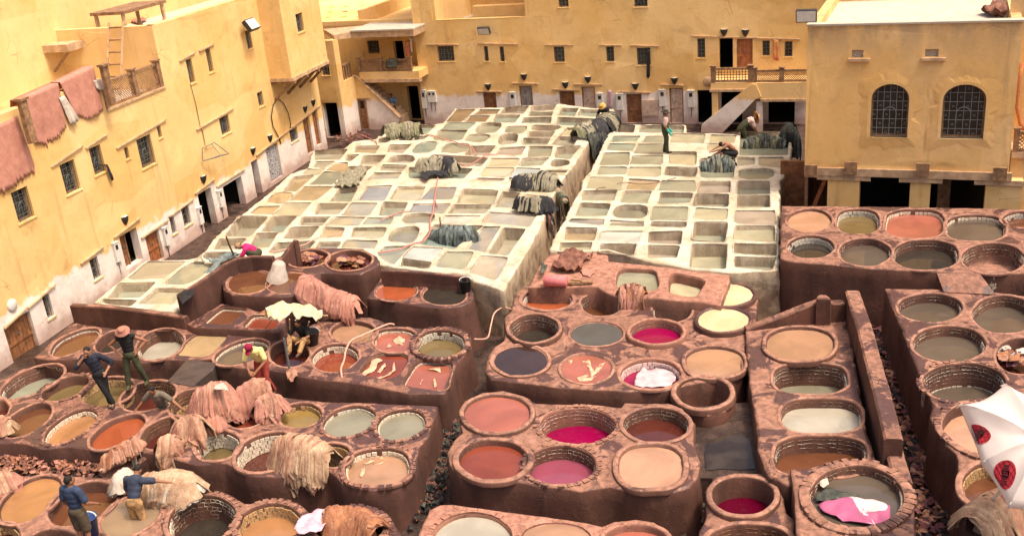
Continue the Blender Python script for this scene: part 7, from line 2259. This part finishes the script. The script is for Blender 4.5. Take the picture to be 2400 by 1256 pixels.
    if hat:
        kind, hmat = hat
        base = hc + hm @ Vector((0, -.01, .06)) * s
        if kind == 'brim': prof = [(.19, -.012), (.185, .0), (.105, .012), (.10, .06), (.085, .10), (.03, .105), (0, .10)]
        elif kind == 'straw': prof = [(.27, -.03), (.265, -.015), (.12, .01), (.11, .06), (.07, .10), (0, .11)]
        elif kind == 'cap': prof = [(.098, -.03), (.098, .02), (.085, .06), (.05, .085), (0, .09)]
        elif kind == 'scarf': prof = [(.105, -.09), (.11, -.02), (.108, .03), (.09, .07), (.04, .09), (0, .09)]
        t = MB().lathe(base, [(r * s, h * s) for r, h in prof], 18, axis=hm)
        if kind == 'cap': t.ell(base + hm @ Vector((0, .13, -.02)) * s, .07 * s, .075 * s, .012 * s, hm, 10, 5)
        t.build('hat', hmat, body, smooth=True)
    return body

NAVY = cl('dark navy shirt', (.020, .024, .040)); NAVY2 = cl('navy polo', (.035, .055, .105)); NAVY3 = cl('navy tee', (.035, .045, .075)); BLACK = cl('black vest', (.016, .016, .015)); BLACKT = cl('black trousers', (.015, .016, .018))
OLIVE = cl('dark green waders', (.05, .055, .028)); SHORT = cl('brown shorts', (.095, .07, .045)); YELT = cl('yellow tee', (.78, .68, .28)); REDT = cl('red trousers', (.30, .045, .035)); GREYT = cl('grey dirty shirt', (.16, .135, .10))
TANP = cl('stained tan trousers', (.42, .25, .11), .6); PINKS = cl('pale pink shirt', (.58, .42, .38)); MAG = cl('magenta shirt', (.55, .02, .14)); LBLUE = cl('light blue shirt', (.16, .22, .30)); STRAW = cl('straw', (.58, .34, .10)); HATP = cl('pink felt hat', (.38, .17, .12))
CAPR = cl('crimson cap', (.30, .01, .05)); BOOT = simple('green rubber boots', (.06, .065, .03), .35, .3, 8, .1); BOOTB = simple('black rubber boots', (.02, .018, .018), .35, .3, 8, .1); TEALG = simple('turquoise gloves', (.05, .42, .34), .45, .1, 8, .1); HATD = cl('dark felt hat', (.05, .04, .03)); SCARF = cl('patterned head scarf', (.36, .22, .13), .6)

person('man in a dark navy shirt and black trousers with one hand to his head', P(262, 950, 1.07), 172,
       dict(pel=(.10, 0, .93), waist=(.13, 0, 1.08), chest=(.17, 0, 1.30), neck=(.20, .02, 1.46), head=(.22, .07, 1.59), shR=(.37, .0, 1.42), elR=(.56, .12, 1.22), haR=(.34, .16, 1.46), shL=(-.01, .0, 1.40), elL=(-.24, -.08, 1.16), haL=(-.10, .07, .98),
            hipR=(.18, 0, .90), knR=(.06, .06, .50), anR=(-.06, .05, .08), hipL=(.01, 0, .90), knL=(.03, .02, .49), anL=(.02, -.02, .08)), skin=SKIN_M, top=NAVY, sleeve='rolled', bottom=BLACKT, look=(.15, 1, -.35))
person('man in a black vest, pink hat and green waders standing with hands on hips', P(322, 905, 1.08), 176,
       dict(head=(0, .08, 1.58), neck=(0, .02, 1.46), elR=(.46, -.08, 1.22), haR=(.24, .06, 1.02), elL=(-.46, -.08, 1.22), haL=(-.24, .06, 1.02), knR=(.15, .04, .5), anR=(.19, .06, .08), knL=(-.17, .02, .5), anL=(-.24, -.1, .08)),
       top=BLACK, sleeve='none', bottom=OLIVE, boots=BOOT, hat=('brim', HATP), hair=False, look=(0, 1, -.8))
person('man in a grey shirt standing waist deep in a tiled vat with arms spread', P(396, 1022, .20), 196,
       dict(pel=(0, -.05, .83), waist=(0, -.02, .97), chest=(0, .06, 1.17), neck=(0, .14, 1.32), head=(0, .22, 1.43), shR=(.18, .1, 1.27), elR=(.40, .12, 1.06), haR=(.55, .22, .90), shL=(-.18, .1, 1.27), elL=(-.42, .08, 1.08), haL=(-.66, .14, .92), hipR=(.09, -.05, .80), hipL=(-.09, -.05, .80)),
       top=GREYT, sleeve='short', bottom=OLIVE, apron=None, look=(0, 1, -.6))
person('man in a yellow shirt and crimson cap bending over tan hides', P(624, 926, 1.0), 188,
       dict(pel=(0, -.08, .90), waist=(0, -.03, 1.05), chest=(.03, .10, 1.25), neck=(.05, .20, 1.39), head=(.06, .30, 1.47), shR=(.22, .14, 1.34), elR=(.30, .20, 1.05), haR=(.16, .36, .88), shL=(-.14, .14, 1.34), elL=(-.24, .2, 1.06), haL=(-.02, .38, .86), hipR=(.09, -.08, .88), hipL=(-.09, -.08, .88), anL=(-.2, -.1, .08)),
       top=YELT, sleeve='short', bottom=REDT, hat=('cap', CAPR), look=(.2, 1, -.9))
person('man in a navy polo and brown shorts seen from behind at the lower left', P(206, 1287, .87), 22,
       dict(elR=(.30, .02, 1.14), haR=(.30, .22, 1.0), elL=(-.25, -.03, 1.14), haL=(-.22, .1, .92)), skin=SKIN_D, top=NAVY2, sleeve='short', bottom=SHORT, leg='short', look=(.5, 1, -.25))
person('man in a navy tee leaning over the sludge vat with one arm stretched out', P(336, 1262, .30), 18,
       dict(pel=(0, .0, .92), waist=(-.01, .06, 1.05), chest=(-.03, .20, 1.24), neck=(-.04, .30, 1.37), head=(-.04, .40, 1.45), shR=(.15, .22, 1.32), elR=(.40, .35, 1.26), haR=(.62, .42, 1.20), shL=(-.22, .22, 1.32), elL=(-.30, .22, 1.02), haL=(-.26, .36, .82)),
       top=NAVY3, sleeve='short', bottom=TANP, look=(.1, 1, -.7))
person('worker sitting under the yellowed tarpaulin', P(712, 812, 1.13), 200,
       dict(pel=(0, -.1, .16), waist=(0, -.12, .30), chest=(0, -.04, .52), neck=(0, .05, .66), head=(0, .12, .76), shR=(.18, -.02, .62), elR=(.3, .15, .4), haR=(.2, .38, .36), shL=(-.18, -.02, .62), elL=(-.3, .15, .4), haL=(-.15, .4, .36), hipR=(.1, -.08, .14), knR=(.2, .32, .38), anR=(.15, .5, .08), hipL=(-.1, -.08, .14), knL=(-.22, .3, .36), anL=(-.15, .5, .08)),
       top=BLACK, sleeve='short', bottom=TANP, look=(0, 1, -.8))
person('worker in a magenta shirt and head scarf crouching behind the curved parapet', P(600, 607, 1.52), 268,
       dict(pel=(0, -.1, .22), waist=(0, .02, .34), chest=(0, .18, .44), neck=(0, .32, .48), head=(0, .45, .50), shR=(.17, .24, .42), elR=(.22, .40, .2), haR=(.15, .55, .08), shL=(-.17, .24, .42), elL=(-.22, .4, .2), haL=(-.15, .55, .08), hipR=(.1, -.08, .2), knR=(.16, .25, .35), anR=(.14, .02, .08), hipL=(-.1, -.08, .2), knL=(-.16, .25, .35), anL=(-.14, .02, .08)),
       top=MAG, sleeve='short', bottom=OLIVE, hat=('scarf', SCARF), look=(0, 1, -.4))
person('man in a dark hat and green waders standing on the right lime pits', P(1561, 359, 1.53), 95,
       dict(elR=(.24, -.02, 1.14), haR=(.20, .14, .88), elL=(-.22, .02, 1.14), haL=(-.16, .2, .9), anR=(.08, .04, .08), anL=(-.1, -.06, .08)), top=PINKS, sleeve='short', bottom=OLIVE, boots=BOOTB, hat=('brim', HATD), gloves=TEALG, apron=OLIVE, look=(0, 1, -.15))
person('bare backed man in black shorts sitting on the right lime pits, legs stretched out', P(1722, 368, 1.5), 268,
       dict(pel=(0, 0, .16), waist=(0, .06, .34), chest=(0, .22, .55), neck=(0, .38, .60), head=(0, .50, .56), shR=(.17, .30, .55), elR=(.20, .60, .42), haR=(.14, .85, .32), shL=(-.17, .30, .55), elL=(-.2, .6, .42), haL=(-.1, .88, .33), hipR=(.1, .02, .14), knR=(.14, .46, .26), anR=(.12, .84, .10), hipL=(-.1, .02, .14), knL=(-.14, .46, .24), anL=(-.12, .86, .10)),
       skin=SKIN_M, bottom=BLACKT, leg='short', look=(0, 1, -.9), boots=None)
person('man in a straw hat and pale pink shirt bending over the far right pit', P(1742, 345, .95), 80,
       dict(pel=(0, -.05, .88), waist=(0, .05, 1.0), chest=(0, .26, 1.12), neck=(0, .42, 1.16), head=(0, .55, 1.18), shR=(.17, .34, 1.1), elR=(.2, .42, .82), haR=(.15, .55, .62), shL=(-.17, .34, 1.1), elL=(-.2, .42, .82), haL=(-.12, .58, .62), hipR=(.09, -.05, .85), hipL=(-.09, -.05, .85)),
       top=PINKS, sleeve='short', bottom=OLIVE, apron=OLIVE, hat=('straw', STRAW), hair=False, look=(0, .8, -.7))
person('man in a dark shirt and straw hat sitting by the far gutter', P(1418, 288, 1.4), 215,
       dict(pel=(0, -.1, .18), waist=(0, -.12, .32), chest=(0, -.02, .54), neck=(0, .1, .68), head=(0, .18, .77), shR=(.18, .02, .64), elR=(.28, .15, .4), haR=(.15, .36, .36), shL=(-.18, .02, .64), elL=(-.28, .15, .4), haL=(-.12, .38, .36), hipR=(.1, -.08, .16), knR=(.2, .3, .36), anR=(.15, .45, .08), hipL=(-.1, -.08, .16), knL=(-.2, .3, .36), anL=(-.15, .45, .08)),
       top=BLACK, sleeve='short', bottom=OLIVE, hat=('brim', STRAW), hair=False, look=(0, 1, -.8), scale=1.0)
ss, sz_ = Ck.sz(*px('z5', 842, 905), -.8)
person('man in a light blue shirt sitting on the stair of the corner house', Ck.pt(ss, sz_ - .45, -.75), 185,
       dict(pel=(0, -.15, .45), waist=(0, -.15, .6), chest=(0, -.08, .82), neck=(0, -.02, .98), head=(0, .04, 1.10), shR=(.19, -.08, .93), elR=(.26, .05, .68), haR=(.1, .22, .58), shL=(-.19, -.08, .93), elL=(-.26, .05, .68), haL=(-.08, .22, .58), hipR=(.1, -.12, .43), knR=(.16, .30, .48), anR=(.14, .28, .08), hipL=(-.1, -.12, .43), knL=(-.16, .30, .48), anL=(-.14, .28, .08)),
       top=LBLUE, sleeve='short', bottom=OLIVE, look=(0, 1, -.3), scale=1.05)
